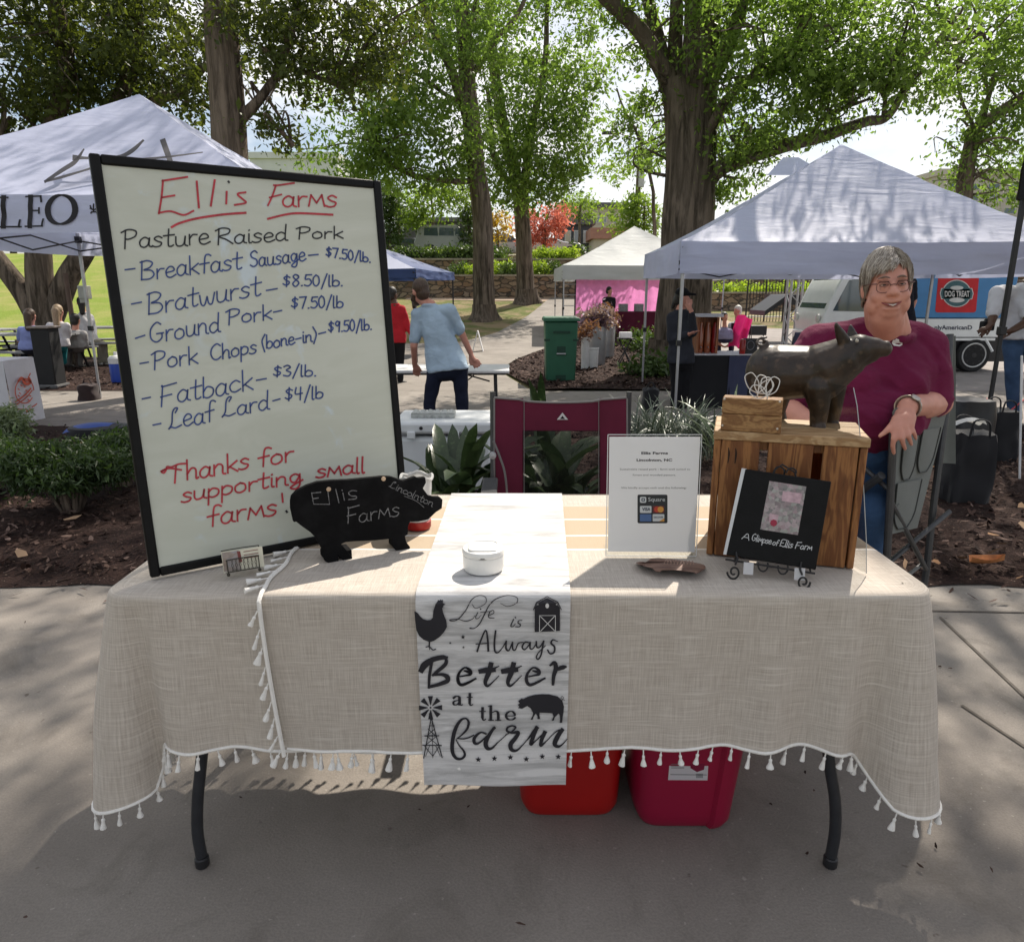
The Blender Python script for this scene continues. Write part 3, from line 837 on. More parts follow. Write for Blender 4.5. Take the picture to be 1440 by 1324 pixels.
# tall willow oak in the middle
Y = 28
b0 = at(681, 450, Y); b0.z = h(b0.x, Y)
tree('tall oak with a thick bare lower trunk in the middle of the lawn', BARK, LEAF_M, b0,
     [([b0 - V((0, 0, .3)), at(680, 400, Y), at(678, 300, Y), at(670, 240, Y), at(660, 150, Y), at(655, 80, Y), at(648, 0, Y), at(640, -140, Y)], .46, .24),
      ([at(658, 165, Y), at(638, 105, Y - .4), at(613, 50, Y - .8), at(588, -10, Y - 1), at(560, -80, Y - 1)], .22, .08),
      ([at(664, 105, Y), at(690, 65, Y), at(735, 5, Y + .3), at(760, -60, Y)], .13, .05), ([at(652, 50, Y), at(668, 10, Y), at(680, -60, Y)], .15, .08),
      ([at(668, 255, Y), at(625, 252, Y - .6), at(575, 246, Y - 1.4), at(545, 222, Y - 1.8), at(528, 190, Y - 2)], .12, .04),
      ([at(655, 150, Y), at(605, 118, Y - 1), at(560, 85, Y - 1.6)], .1, .04)],
     [B(600, 60, 27, 3.0, 2.6, 1.9, 95), B(540, 120, 26.4, 2.6, 2.4, 1.5, 82), B(600, 175, 26.6, 2.4, 2.2, 1.3, 70), B(520, 200, 26, 1.9, 1.8, 1.2, 55), B(470, 230, 26, 1.3, 1.4, .8, 26),
      B(565, 235, 26.2, 1.7, 1.7, .9, 44), B(640, 230, 27, 1.2, 1.4, .9, 26), B(490, 130, 26, 1.8, 1.8, 1.4, 42), B(650, 20, 28, 2.4, 2.4, 1.6, 50), B(600, -90, 27, 4.5, 4, 2.2, 95)], 13, .17, .36, 56, flr=.46)
Y = 33
b0 = at(740, 424, Y); b0.z = h(b0.x, Y)
tree('forked oak in front of the stone wall, leafy down to its fork', BARK, LEAF_M, b0,
     [([b0 - V((0, 0, .3)), at(738, 380, Y), at(734, 300, Y), at(722, 235, Y), at(702, 150, Y), at(690, 40, Y), at(680, -80, Y)], .46, .16),
      ([at(735, 310, Y), at(740, 240, Y), at(750, 170, Y), at(765, 95, Y), at(770, 0, Y)], .26, .09),
      ([at(728, 265, Y), at(700, 235, Y - .6), at(690, 180, Y - 1), at(685, 120, Y - 1)], .16, .08), ([at(748, 190, Y), at(785, 150, Y - .5), at(805, 110, Y - .6)], .09, .03)],
     [B(760, 50, 32.5, 3.0, 2.6, 2.2, 95), B(790, 120, 32, 1.9, 2, 1.7, 62), B(745, 150, 32, 2.2, 2, 1.7, 66), B(770, 215, 31.8, 2.0, 1.8, 1.5, 58), B(715, 230, 31.6, 1.6, 1.6, 1.3, 40), B(740, 275, 31.6, 1.7, 1.4, .8, 36),
      B(795, 245, 31.8, 1.3, 1.2, .9, 28), B(705, 60, 32.6, 2, 2, 2, 40), B(735, -70, 32.5, 4.4, 3.6, 2.4, 90), B(810, 180, 32, .9, 1, .9, 16)], 14, .18, .38, 54, flr=.5)
# the big oak behind the right tent, with unseen leaf clumps added overhead to dapple the ground
Y = 15.6
b0 = at(952, 498, Y); b0.z = -.2
tree('massive ridged oak with two trunks behind the big right tent', BARK, LEAF_M, b0,
     [([b0 - V((0, 0, .3)), at(952, 430, Y), at(957, 320, Y), at(960, 220, Y), at(955, 150, Y), at(946, 112, Y)], .50, .26),
      ([at(958, 190, Y), at(946, 125, Y), at(926, 85, Y - .2), at(900, 45, Y - .3), at(850, -5, Y - .5), at(800, -60, Y - .6)], .23, .11),
      ([at(968, 470, Y + .1), at(975, 330, Y + .1), at(980, 200, Y), at(984, 90, Y), at(988, 0, Y), at(990, -200, Y), at(985, -420, Y - .5)], .47, .28),
      ([at(940, 125, Y), at(925, 60, Y + .2), at(912, 0, Y + .3), at(900, -90, Y + .3)], .19, .1), ([at(958, 150, Y), at(952, 70, Y + .2), at(950, -20, Y + .2)], .2, .12),
      ([at(998, 110, Y), at(1022, 60, Y - .2), at(1042, 10, Y - .3), at(1060, -60, Y - .4)], .2, .1),
      ([at(990, 250, Y), at(1030, 232, Y - .3), at(1090, 208, Y - .7), at(1150, 192, Y - 1), at(1215, 172, Y - 1.2), at(1250, 160, Y - 1.2), at(1300, 80, Y - 1), at(1350, 20, Y - 1)], .19, .04),
      ([at(1140, 195, Y - 1), at(1165, 160, Y - 1.1), at(1225, 140, Y - 1.2)], .06, .025), ([at(1243, 162, Y - 1.2), at(1246, 130, Y - 1.2), at(1262, 80, Y - 1.3)], .05, .02),
      ([at(986, 200, Y), at(1015, 150, Y - .6), at(1060, 110, Y - 1), at(1120, 75, Y - 1.4)], .13, .04), ([at(1000, 262, Y), at(1040, 215, Y + .3), at(1080, 200, Y + .5)], .07, .03),
      ([at(988, -40, Y), at(1000, -160, Y - 2), V((3.6, 12.5, 8.2)), V((4.4, 9.5, 8.8))], .3, .1), ([at(1060, -60, Y - .4), V((5.8, 12, 8)), V((5.5, 9, 8.6))], .15, .06)],
     [B(1080, 40, 14.4, 1.7, 1.6, .9, 66), B(1160, 60, 14.2, 1.5, 1.5, .8, 60), B(1050, 105, 14.6, 1.1, 1.3, .7, 38), B(1130, 120, 14.2, 1.3, 1.3, .6, 42), B(1050, 185, 15.2, .8, .9, .55, 26), B(1025, 250, 15.6, .55, .7, .4, 12),
      B(1110, 175, 14.6, 1.1, 1.1, .5, 32), B(1230, 40, 14.2, 1.1, 1.2, .8, 40), B(1200, 130, 14.2, .9, 1, .45, 22), B(1270, 120, 14.2, .6, .8, .5, 18), B(1305, 60, 14.2, .7, .9, .7, 20), B(890, 60, 15.6, .55, .8, .6, 12), B(915, 150, 15.8, .35, .5, .5, 9),
      B(1010, 40, 15.6, .6, .8, .6, 14), B(1040, -10, 15, 1.4, 1.4, .8, 36), B(900, -40, 15, 1.6, 1.6, .8, 40), B(1180, -40, 14, 2.4, 2, .7, 50), B(1045, 215, 14.8, .7, .8, .3, 14), B(905, 215, 16, .3, .5, .3, 5),
      (3.2, 10.2, 8.9, 3.4, 3.6, 1.1, 170), (7.2, 10.5, 8.6, 3.0, 4.2, 1.2, 150), (.9, 8.9, 9.0, 2.2, 2.6, 1.0, 62), (-1.2, 9.4, 9.1, 2.0, 2.2, .9, 34), (-2.4, 12.5, 9.2, 2.6, 3.0, 1.0, 80), (5.4, 8.3, 8.8, 2.6, 2.4, .9, 58), (3.6, 8.2, 8.9, 1.6, 1.2, .7, 16), (1.5, 13.4, 9.3, 4, 2.4, 1.2, 70)], 15, .105, .22, 62, flr=.62)
# slender tree at the right edge
Y = 17.5
b0 = at(1352, 500, Y); b0.z = -.2
tree('slender leaning tree at the right behind the big tent', BARK2, LEAF_M, b0,
     [([b0, at(1352, 420, Y), at(1354, 290, Y), at(1362, 220, Y), at(1372, 185, Y), at(1395, 165, Y), at(1440, 135, Y), at(1490, 100, Y)], .23, .1),
      ([at(1366, 205, Y), at(1385, 150, Y), at(1395, 100, Y), at(1380, 40, Y)], .08, .03), ([at(1372, 185, Y), at(1350, 130, Y), at(1345, 80, Y)], .05, .02)],
     [B(1390, 60, 17.4, 1.1, 1.2, .9, 40), B(1440, 90, 17.2, 1.0, 1.2, .9, 36), B(1350, 95, 17.4, .7, 1, .7, 17), B(1400, 170, 17.4, 1.0, 1, .5, 26), B(1345, 205, 17.5, .45, .7, .5, 9), B(1440, 200, 17.2, .9, 1, .6, 22),
      B(1350, 262, 17.4, .5, .6, .3, 8), B(1405, 255, 17.4, .4, .5, .35, 7), B(1390, 20, 17.2, 1.6, 1.4, .8, 34), B(1435, 265, 17.2, .4, .5, .4, 9)], 16, .115, .22, 52, tw=4)
# smaller trees beyond the terraces
def small(label, px, py, Y, pts, blobs, leaf, seed, r=.12, size=.2, cl=.3, per=34):
    b0 = at(px, py, Y); b0.z = h(b0.x, Y)
    tree(label, BARK, leaf, b0, [([b0] + pts, r, r * .35)], blobs, seed, size, cl, per, 'small trees beyond the terraces', tw=4, twr=.03, reject=None)
MAPLE = leafmat('maple_leaf', (.36, .085, .06), (.55, .20, .15), .5, (1.2, 1.1, 1))
Y = 44
small('round red-leaved maple above the terraces', 765, 350, Y, [at(766, 330, Y), at(768, 305, Y)], [B(765, 315, Y, 1.5, 1.4, 1.0, 60), B(780, 305, Y, .9, 1, .7, 26), B(752, 330, Y, .8, .8, .6, 20)], MAPLE, 31)
small('dark narrow conical evergreen beside the whiteboard', 548, 352, 43, [at(548, 320, 43), at(548, 270, 43)], [B(548, 320, 43, .75, .75, 1.1, 50), B(547, 292, 43, .55, .55, .9, 34), B(546, 268, 43, .3, .3, .6, 16)], HEDGE_D, 32)
small('dark upright evergreen left of the tall oak trunk', 660, 345, 45, [at(660, 320, 45), at(660, 295, 45)], [B(659, 318, 45, .5, .5, 1.3, 40)], HEDGE_D, 33)
small('pale yellow-green tree drooping above the parked cars', 610, 340, 46, [at(608, 300, 46), at(605, 270, 46)], [B(600, 285, 45, 2.4, 1.6, 1.3, 85), B(575, 300, 45, 1.2, 1.2, .8, 30), B(640, 275, 45, 1.5, 1.4, 1.2, 40)], LEAF_L, 34)
small('small orange-leaved tree behind the tall oak trunk', 700, 345, 45, [at(700, 325, 45)], [B(703, 318, 45, .8, .7, .8, 30)], leafmat('amber_leaf', (.30, .15, .03), (.36, .26, .06), .5), 35)
small('bright green tree right of the utility pole', 905, 345, 40, [at(905, 310, 40), at(906, 290, 40)], [B(906, 300, 40, 1.2, 1.2, 1.2, 56), B(880, 310, 40, .8, .8, .9, 26)], LEAF_L, 36)
small('pale tree above the shop roofs left of the utility pole', 815, 320, 52, [at(815, 300, 52), at(816, 285, 52)], [B(815, 288, 52, 1.6, 1.4, .9, 44), B(865, 240, 50, .9, .9, .9, 18)], LEAF_L, 37)
small('thin young tree with sparse twigs beside the utility pole', 925, 340, 31, [at(918, 270, 31), at(898, 195, 31), at(875, 150, 31), at(868, 125, 31)], [B(880, 165, 31, .9, .8, .8, 16), B(905, 215, 31, .9, .8, .7, 20), B(862, 200, 31, .6, .6, .5, 8), B(925, 195, 31, .6, .6, .7, 14)], LEAF_M, 38, .09)
def belt(label, xs, Y, leaf, seed, rz=3.2):
    for k, px in enumerate(xs):
        b0 = at(px, 360, Y + (k % 2) * 5); b0.z = h(b0.x, b0.y)
        tree(label[k % len(label)], BARK, leaf, b0, [([b0, b0 + V((0, 0, 3)), b0 + V((.3, 0, 6))], .3, .1)],
             [(b0.x, b0.y, b0.z + 5.2, 3.2, 3, rz, 60), (b0.x + 2, b0.y, b0.z + 3.2, 2.2, 2, 1.8, 26)], seed + k, .42, .6, 34, 'far trees', tw=3, reject=None)
belt(['far bright tree at the left edge of the lawn', 'far tree on the lawn seen beside the live oak stems'], [-60, 20], 58, LEAF_L, 50)
belt(['far dark tree behind the live oak crown'], [130], 62, LEAF_M, 55)

# ============================================================ CANOPIES
def canopymat(name, col, transl=.38):
    m, nt = newmat(name)
    v = coords(nt)
    wr = noise(nt, coords(nt, (1.2, 1.2, 7)), 1.5, 4, .5, .6)
    c = mixc(nt, ramp(nt, noise(nt, v, 2, 5), .35, .7), tuple(x * .93 for x in col), col)
    return finish(m, nt, c, .6, wr, .28, .05, spec=.3, transl=transl)
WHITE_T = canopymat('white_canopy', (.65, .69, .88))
GREY_T = canopymat('grey_canopy', (.60, .63, .62), .3)
BLUE_T = canopymat('navy_canopy', (.05, .085, .22), .2)
STEEL = mat('grey_steel', (.42, .42, .43), .4, .1, 10, .05, 50, metal=.6)
DARK = mat('black_steel', (.018, .018, .02), .45, .2, 10, .1, 60)
BLACKF = fabric('black_fabric', (.014, .014, .016), .9)
def tent(label, cs, gz, ez, pz, vh, mroof, mval, msteel, legs=(0, 1, 2, 3), wav=.012, front=None):
    """cs: ground corners FL FR BR BL; ez eave height, pz peak height, vh valance height"""
    C4 = [V((x, y, 0)) for x, y in cs]
    mid = sum(C4, V()) / 4
    t = thing('canopy_tent', label, 'tent', (mid.x, mid.y, gz))
    b = MB()
    def roof(k):
        a, c = C4[k], C4[(k + 1) % 4]
        def fn(u, v):
            e = a.lerp(c, u)
            p = e.lerp(mid, v)
            z = ez + (pz - ez) * (v ** 1.12)
            sag = math.sin(math.pi * u) * math.sin(math.pi * v) * -.055 + math.sin(math.pi * u) * (1 - v) ** 4 * -.02
            wr = mnoise.noise(V((p.x * 2.2, p.y * 2.2, k))) * .022 * math.sin(math.pi * v)
            return (p.x, p.y, z + sag + wr)
        return fn
    for k in range(4):
        b.mi = 1 if front and k == 0 else 0
        b.grid(roof(k), 22, 18)
    part('roof', b, [mroof, front] if front else mroof, t, angle=50, flip=False)
    b = MB()
    for k in range(4):
        a, c = C4[k], C4[(k + 1) % 4]
        n = V(((c - a).y, -(c - a).x, 0)).normalized()
        def fn(u, v, a=a, c=c, n=n, k=k):
            e = a.lerp(c, u)
            o = wav * math.sin(u * 37 + k) * v + .01 * v + wav * 1.6 * mnoise.noise(V((u * 6, v * 3, k * 3)))
            dz = -vh * v - .02 * math.sin(math.pi * u) * (1 if v > 0 else 1)
            e = e + n * o
            return (e.x, e.y, ez + dz)
        b.grid(fn, 60, 6)
        if k == 0: t_fn = fn
    part('valance', b, mval, t, angle=60, flip=False)
    for k in legs:
        p = C4[k].lerp(mid, .02)
        l = MB()
        l.box((p.x, p.y, gz + (ez - gz) * .72), (.038, .038, (ez - gz) * .56))
        l.box((p.x, p.y, gz + (ez - gz) * .25), (.03, .03, (ez - gz) * .5))
        l.box((p.x, p.y, gz + .008), (.12, .12, .012))
        lo = part('leg', l, msteel, t, bev=.003)
        m = MB(); m.box((p.x, p.y, gz + (ez - gz) * .44), (.06, .06, .07)); m.box((p.x, p.y, ez - vh * .3), (.07, .07, .09))
        part('slider', m, DARK, lo, bev=.004)
    b = MB()
    for k in range(4):
        a, c = C4[k].lerp(mid, .03), C4[(k + 1) % 4].lerp(mid, .03)
        up = V((0, 0, ez - vh * .35)); dn = V((0, 0, ez - vh + .02))
        for i in range(2):
            p, q = a.lerp(c, i * .5), a.lerp(c, i * .5 + .5)
            m_ = p.lerp(q, .5)
            b.tube([p + up, m_ + dn, q + up], .011, 5)
            b.tube([p + dn + V((0, 0, .04)), m_ + up, q + dn + V((0, 0, .04))], .011, 5)
    part('truss', b, DARK, t)
    VAL[label] = t_fn
    return t, C4, mid
VAL = {}
# white LEO tent
tA, cA, mA = tent('white canopy with large black serif letters on its valance, left of the whiteboard', [(-6.3, 6.4), (-1.9, 6.4), (-1.9, 10.8), (-6.3, 10.8)], -.2, 2.2, 3.49, .31, WHITE_T, WHITE_T, STEEL)
INK = mat('black_print', (.016, .015, .02), .7, .1, 20, .05)
def nib(t0=.28, ang=90):
    """vertical strokes thick, horizontals thin"""
    def f(d):
        return t0 + (1 - t0) * abs(d.dot(V((math.cos(R(ang)), math.sin(R(ang)), 0))))
    return f
b = MB()
q8 = lambda x, y: (x / 5.092, 120 + y / 5.092)
_vf = list(VAL.values())[0]
def pf(px, py):
    p = at(px, py, 6.4 - .012)
    u, v = (p.x + 6.3) / 4.4, (2.2 - p.z) / .31
    q = _vf(u, max(0, min(1, v)))
    return V((p.x, q[1] - .007, p.z))
def serif(mb, pts, wd, nb, fn, sm=0):
    pts = [(p[0] + (q[0] - p[0]) * i / 14, p[1] + (q[1] - p[1]) * i / 14) for p, q in zip(pts, pts[1:]) for i in range(15)]
    mb.ribbon([q8(*p) for p in pts if True], wd, fn, sm, nb)
th, hr = 7, 2.2
for pts, wd in (([(-30, 1012), (150, 1012)], hr), ([(22, 800), (22, 1012)], th), ([(-5, 802), (52, 802)], hr), ([(140, 965), (132, 1012)], hr * 1.4),
                ([(215, 796), (215, 1010)], th), ([(180, 796), (292, 792)], hr), ([(180, 1010), (312, 1008)], hr), ([(215, 896), (278, 896)], hr), ([(278, 878), (278, 915)], hr * 1.2),
                ([(288, 792), (292, 832)], hr * 1.3), ([(314, 960), (308, 1008)], hr * 1.3)):
    serif(b, pts, wd, None, pf)
ring = [(440 + 98 * math.cos(k * math.pi / 16), 890 + 104 * math.sin(k * math.pi / 16)) for k in range(33)]
b.ribbon([q8(*p) for p in ring], 8.5, pf, 0, nib(.3, 90))
for pts in ([(645, 880), (668, 893), (695, 880)], [(648, 915), (655, 905), (685, 905), (692, 915)], [(668, 850), (668, 905)], [(645, 862), (652, 880)], [(692, 860), (690, 880)]):
    serif(b, pts, 2.0, None, pf)
part('lettering', b, INK, tA)
# brush drawing on the front slope of the roof
pr0 = V((-4.1, 6.4, 2.2)); nr = (V((-4.1, 8.6, 3.49)) - pr0).cross(V((1, 0, 0))).normalized()
nr = nr if nr.z > 0 else -nr
rf = lambda px, py: onplane(px, py, pr0 + nr * .035, nr)
b = MB()
for pts, wd in (([(325, 688), (450, 605), (540, 545), (600, 458)], [4, 6, 6, 2]), ([(535, 518), (600, 520), (720, 522), (860, 510), (950, 465), (1025, 395)], [8, 4, 3, 5, 6, 3]),
                ([(322, 690), (450, 655), (600, 610), (700, 580)], [3, 4, 3, 4]), ([(700, 580), (860, 545), (1020, 528), (1180, 515), (1450, 480)], [4, 3, 3, 3, 1.5]), ([(1168, 400), (1200, 490), (1225, 560)], [8, 8, 7])):
    b.ribbon([q8(*p) for p in pts], wd, rf, 6)
part('brush_drawing', b, mat('grey_print', (.05, .048, .055), .8), tA)
# navy and white tent further back
tB, cB, mB_ = tent('navy blue canopy with a white panel, behind the man in the light blue shirt', [(-5.6, 16.6), (-2.12, 16.2), (-1.55, 19.8), (-5.05, 20.2)], -.2, 1.88, 2.58, .2, BLUE_T, BLUE_T, DARK, front=WHITE_T)
# grey tent with the pink backdrop
tC, cC, mC = tent('pale grey canopy tent with a bright pink cloth wall inside', [(1.55, 22.7), (6.6, 22.7), (6.6, 27.2), (1.55, 27.2)], -.15, 2.18, 3.5, .43, GREY_T, GREY_T, STEEL)
PINK = fabric('pink_cloth', (.80, .30, .62), .8, .12, transl=.45)
b = MB()
b.grid(lambda u, v: (2.35 + 3.75 * u, 27.0 + .05 * math.sin(u * 26) + .03 * math.sin(u * 61), .1 + 1.75 * (1 - v) - .05 * abs(math.sin(u * 9)) * (1 - v)), 80, 6)
solo('cloth_backdrop', b, PINK, 'bright pink cloth hung as a back wall inside the grey tent', 'backdrop', flip=False)
# big white tent at the right
tD, cD, mD = tent('big white canopy tent at the right, dappled with sun, its front left leg bare', [(2.04, 9.0), (6.95, 9.0), (7.05, 12.3), (2.2, 12.3)], -.2, 1.98, 3.36, .38, WHITE_T, WHITE_T, STEEL)
b = MB()
b.grid(lambda u, v: (4.15 + (1 - v) * 0 + (u - .5) * .9 * (1 - v * .75), 10.9 + .5 - .35 * (1 - v), 3.02 + .3 * v), 8, 4)
part('vent_flap', b, WHITE_T, tD, flip=False)
# black canopy corner at the far right
px0 = at(1427, 400, 6.6)
tE, cE, mE = tent('black canopy tent cut by the right edge, one thin black leg showing', [(px0.x - .13, 6.55), (px0.x + 2.6, 4.9), (px0.x + 5.2, 7.6), (px0.x + 2.7, 9.4)], -.2, 2.62, 3.6, .46, BLACKF, BLACKF, DARK, legs=(0, 1, 2))
def weight(px, py, Y, w_, h_, label, m=BLACKF):
    p = at(px, py, Y); zb = h(p.x, Y) + .02
    b = MB()
    def fn(u, v):
        a = u * 2 * math.pi
        s = lambda c: abs(c) ** .55 * (1 if c > 0 else -1)
        k = 1 - .12 * v + .05 * math.sin(v * 9 + u * 12)
        if v > .97: k *= .5
        return (p.x + w_ / 2 * k * s(math.cos(a)), Y + w_ / 2 * k * s(math.sin(a)), zb + h_ * v + .012 * math.sin(a * 3) * v)
    b.grid(fn, 28, 12, True)
    b.add([fn(i / 28, 1) for i in range(28)], [tuple(range(28))])
    t = thing('weight_bag', label, 'bag', (p.x, Y, zb), 'canopy weight bags')
    part('bag', b, m, t, flip=False)
    s = MB(); s.tube([(p.x - w_ * .25, Y, zb + h_), (p.x - w_ * .1, Y - .02, zb + h_ + .07), (p.x + w_ * .1, Y + .02, zb + h_ + .06), (p.x + w_ * .25, Y, zb + h_)], .01, 6)
    part('handle', s, m, t)
weight(914, 577, 9.5, .23, .32, 'black weight bag at the back left leg of the big white tent')
weight(128, 575, 10.55, .26, .24, 'dark brown weight bag at the foot of the left tent pole', fabric('brown_black_fabric', (.035, .022, .022), .9))

# ============================================================ THE TABLE AND WHAT STANDS ON IT
TX0, TX1, TY0, TY1, TZ = -.898, .922, 1.44, 2.20, .742
PLASTIC = mat('white_plastic', (.68, .68, .67), .5, .06, 12, .05)
t = thing('folding_table', 'long folding table with curved dark metal legs under the linen cloths', 'table', ((TX0 + TX1) / 2, (TY0 + TY1) / 2, 0))
b = MB(); b.box(((TX0 + TX1) / 2, (TY0 + TY1) / 2, TZ - .024), (TX1 - TX0 - .02, TY1 - TY0 - .02, .042))
part('tabletop', b, PLASTIC, t, bev=.012)
LEGM = mat('leg_grey', (.035, .037, .042), .38, .15, 20, .05, metal=.3)
for fx, tx, sx in ((-.769, -.722, -1), (.790, .738, 1)):
    for Y in (1.475, 2.12):
        b = MB()
        b.tube(catmull([(tx - sx * .03, Y, TZ - .05), (tx - sx * .012, Y, .52), (tx, Y, .40), (tx + sx * .020, Y, .29), (fx - sx * .008, Y, .19), (fx + sx * .002, Y, .10), (fx, Y, .03)], 6), .0138, 12)
        lo = part('leg', b, LEGM, t)
        b = MB(); b.lathe([(.015, 0), (.017, .003), (.017, .024), (.014, .027)], (fx, Y, .001), 14)
        part('rubber_foot', b, DARK, lo)
    b = MB(); b.tube([(fx, 1.475, .5), (fx, 2.12, .5)], .012, 8)
    part('crossbar', b, LEGM, t)
LINEN_A, LINEN_B = linen('linen', None), linen('linen_banded', [(a - 1.8, c - 1.8) for a, c in ((1.70, 2.075), (1.700, 1.709), (1.805, 1.815), (1.945, 1.955))])
TRIM = mat('cotton_trim', (.80, .78, .74), .9, .06, 60, .5, 300)
gs = lambda x, s: math.exp(-(x / s) ** 2)
def cloth(label, x0, x1, side, m, dz, hems):
    """cloth over the table from x0 to x1; side -1 or 1 = the table end it hangs over"""
    t = thing('tablecloth', label, 'tablecloth', ((x0 + x1) / 2, 1.8, TZ + dz))
    X = TX0 if side < 0 else TX1
    # perimeter: along the front towards the corner, round it, along the end to the back
    per = []
    o = .006 + dz
    r = .055
    xs_ = x1 if side < 0 else x0
    L1 = abs(X - xs_) - r
    n1 = int(L1 / .012)
    for i in range(n1): per.append((xs_ + (X - side * r - xs_) * i / n1, TY0, 0, -1, L1 * i / n1 - L1 - r * .78))
    for i in range(15):
        a = math.pi / 2 * i / 14
        per.append((X - side * r + side * r * math.sin(a), TY0 + r - r * math.cos(a), side * math.sin(a), -math.cos(a), r * (a - .785)))
    L2 = TY1 - TY0 - r
    n2 = int(L2 / .014)
    for i in range(1, n2 + 1): per.append((X, TY0 + r + L2 * i / n2, side, 0, r * .785 + L2 * i / n2))
    def drop(s):
        d = .374 + .0035 * math.sin(s * 5 + side) + .002 * math.sin(s * 31)
        if side < 0: d += .125 * sst(-.075, -.04, s) * (1 - sst(.05, .26, s)) + .03 * gs(s - .02, .03)
        else: d += .13 * sst(-.15, -.02, s) * (1 - sst(.05, .24, s)) - .007 * gs(s + .22, .06) - .004 * gs(s + .5, .12)
        return d + (.015 if s > .12 else 0)
    def off(s, wv):
        k = (wv / .4) ** .85
        if side < 0: e = .075 * gs(s - .025, .05) - .045 * gs(s + .06, .024) - .035 * gs(s - .15, .045) + .014 * gs(s + .15, .04) - .008 * gs(s + .25, .05)
        else: e = .07 * gs(s, .06) - .028 * gs(s + .10, .03) - .03 * gs(s - .13, .05) + .022 * gs(s + .17, .035) - .012 * gs(s + .25, .04) + .014 * gs(s + .33, .045) - .008 * gs(s + .42, .04) + .009 * gs(s + .52, .05)
        e += (.013 * mnoise.noise(V((s * 3.2, wv * 2, side * 5))) + .005 * mnoise.noise(V((s * 11, wv * 3.5, 3))) + .0022 * mnoise.noise(V((s * 30, wv * 14, 8)))) * min(1, wv * 5)
        return e * k
    rows = [(-.05, 0), (-.025, 0), (-.010, -.0005), (-.001, -.003), (.004, -.0075), (.006, -.012)]
    nr_ = 26
    vs, hem, wv_ = [], [], []
    for (x, y, nx, ny, s) in per:
        D = drop(s)
        for (a, z) in rows: wv_.append((s, a, 0))
        for (a, z) in rows: vs.append((x + nx * (a + o - .006), y + ny * (a + o - .006), TZ + dz + z))
        for k in range(1, nr_ + 1):
            wv = D * k / nr_
            e = .006 + off(s, wv)
            zz = TZ + dz - .012 - wv + .03 * gs(s, .07) * 0
            sl = .028 * (k / nr_) ** 1.4 * max(0, 1 - abs(x - x0) / .12) if hems and ny < -.9 else 0
            wv_.append((s, wv, 0))
            p = (x + sl + nx * (e + o - .006), y + ny * (e + o - .006), zz)
            vs.append(p)
        hem.append((V(p), V((nx, ny, 0))))
    K = len(rows) + nr_
    b = MB()
    b.add(vs, [(i * K + k, i * K + k + 1, (i + 1) * K + k + 1, (i + 1) * K + k) for i in range(len(per) - 1) for k in range(K - 1)])
    # flat top and the short drop at the back
    xa, xb = (X + .05 - dz, x1) if side < 0 else (x0, X - .05 + dz)
    def top(u, v):
        x, y = xa + (xb - xa) * u, TY0 + .05 - dz + (TY1 - TY0 - .05 + dz) * v
        return (x, y, TZ + dz + .0012 * mnoise.noise(V((x * 5, y * 5, dz * 99))) * min(1, 12 * min(u, 1 - u, v, 1 - v)))
    b.grid(top, 60, 24)
    x_a, x_b = min(x0, x1), max(x0, x1)
    b.grid(lambda u, v: (x_a + (x_b - x_a) * u, TY1 + .004 + dz + .012 * math.sin(u * 30) * v, TZ + dz - .17 * v), 50, 5)
    fab = part('fabric', b, m, t, angle=80, flip=False)
    wv_ += [(x * -side, -y, 0) for x, y, z in b.v[len(wv_):]]
    at_ = fab.data.attributes.new('weave', 'FLOAT_VECTOR', 'POINT')
    at_.data.foreach_set('vector', [q for p in wv_ for q in p])
    # trim and tassels along the hem, and along the free edge of the upper cloth
    line = [q for q, _ in hem]
    nrm = [q for _, q in hem]
    paths = [(line, nrm), ([V((x_a + (x_b - x_a) * i / 60, TY1 + .008 + dz + .012 * math.sin(i / 2), TZ + dz - .17)) for i in range(61)], [V((0, 1, 0))] * 61)]
    if hems:
        e = []
        for k in range(30):
            v = k / 29
            e.append(V((x0 + .004 * math.sin(v * 20), TY1 - .25 - (TY1 - .25 - TY0) * v, TZ + dz + .003)))
        paths.append((e, None))
        f = [V((x0 + .028 * (k / 25) ** 1.4, TY0 - o - .012 - .010 * (k / 25), TZ + dz - .012 - drop(-2) * k / 25)) for k in range(26)]
        paths.append((f, 'side'))
    tr, ta = MB(), MB()
    rr = random.Random(int(x0 * 1000))
    if hems: tr.tube([p + V((0, 0, .002)) for p in e[:-1]] + [V((x0, TY0 - .004, TZ + dz)), V((x0, TY0 - o - .006, TZ + dz - .007))] + f, .005, 6)
    tr.tube(line, .0042, 6)
    for ln, nn in paths:
        acc, nxt = 0, .02
        for i in range(1, len(ln)):
            sg = (ln[i] - ln[i - 1]).length
            while acc + sg > nxt:
                p = ln[i - 1].lerp(ln[i], (nxt - acc) / sg)
                if nn is None:
                    d = V((-.75, -.5 + rr.uniform(-.3, .3), -.04)).normalized(); p = p + V((0, 0, .004))
                elif nn == 'side':
                    d = V((-.35 + rr.uniform(-.2, .1), -.05, -1)).normalized(); p = p + V((-.004, -.004, 0))
                else: d = V((rr.uniform(-.2, .2), rr.uniform(-.14, .14), -1)).normalized()
                ls = rr.uniform(.010, .02); lb = rr.uniform(.022, .033); kw = rr.uniform(.62, 1.05)
                q = p + d * ls
                ta.tube([p, q], .0016, 5)
                M3 = d.to_track_quat('Z', 'Y').to_matrix()
                ta.lathe([(.0012, -.002), (.0042, .001), (.004, .005), (.0032, .007), (.0058 * kw, .014), (.0085 * kw, lb * .85), (.0092 * kw, lb), (.002, lb - .001)], q, 8, M3, rr.uniform(.75, 1.1), rr.uniform(.75, 1.1))
                nxt += rr.uniform(.037, .047)
            acc += sg
    part('edging', tr, TRIM, t)
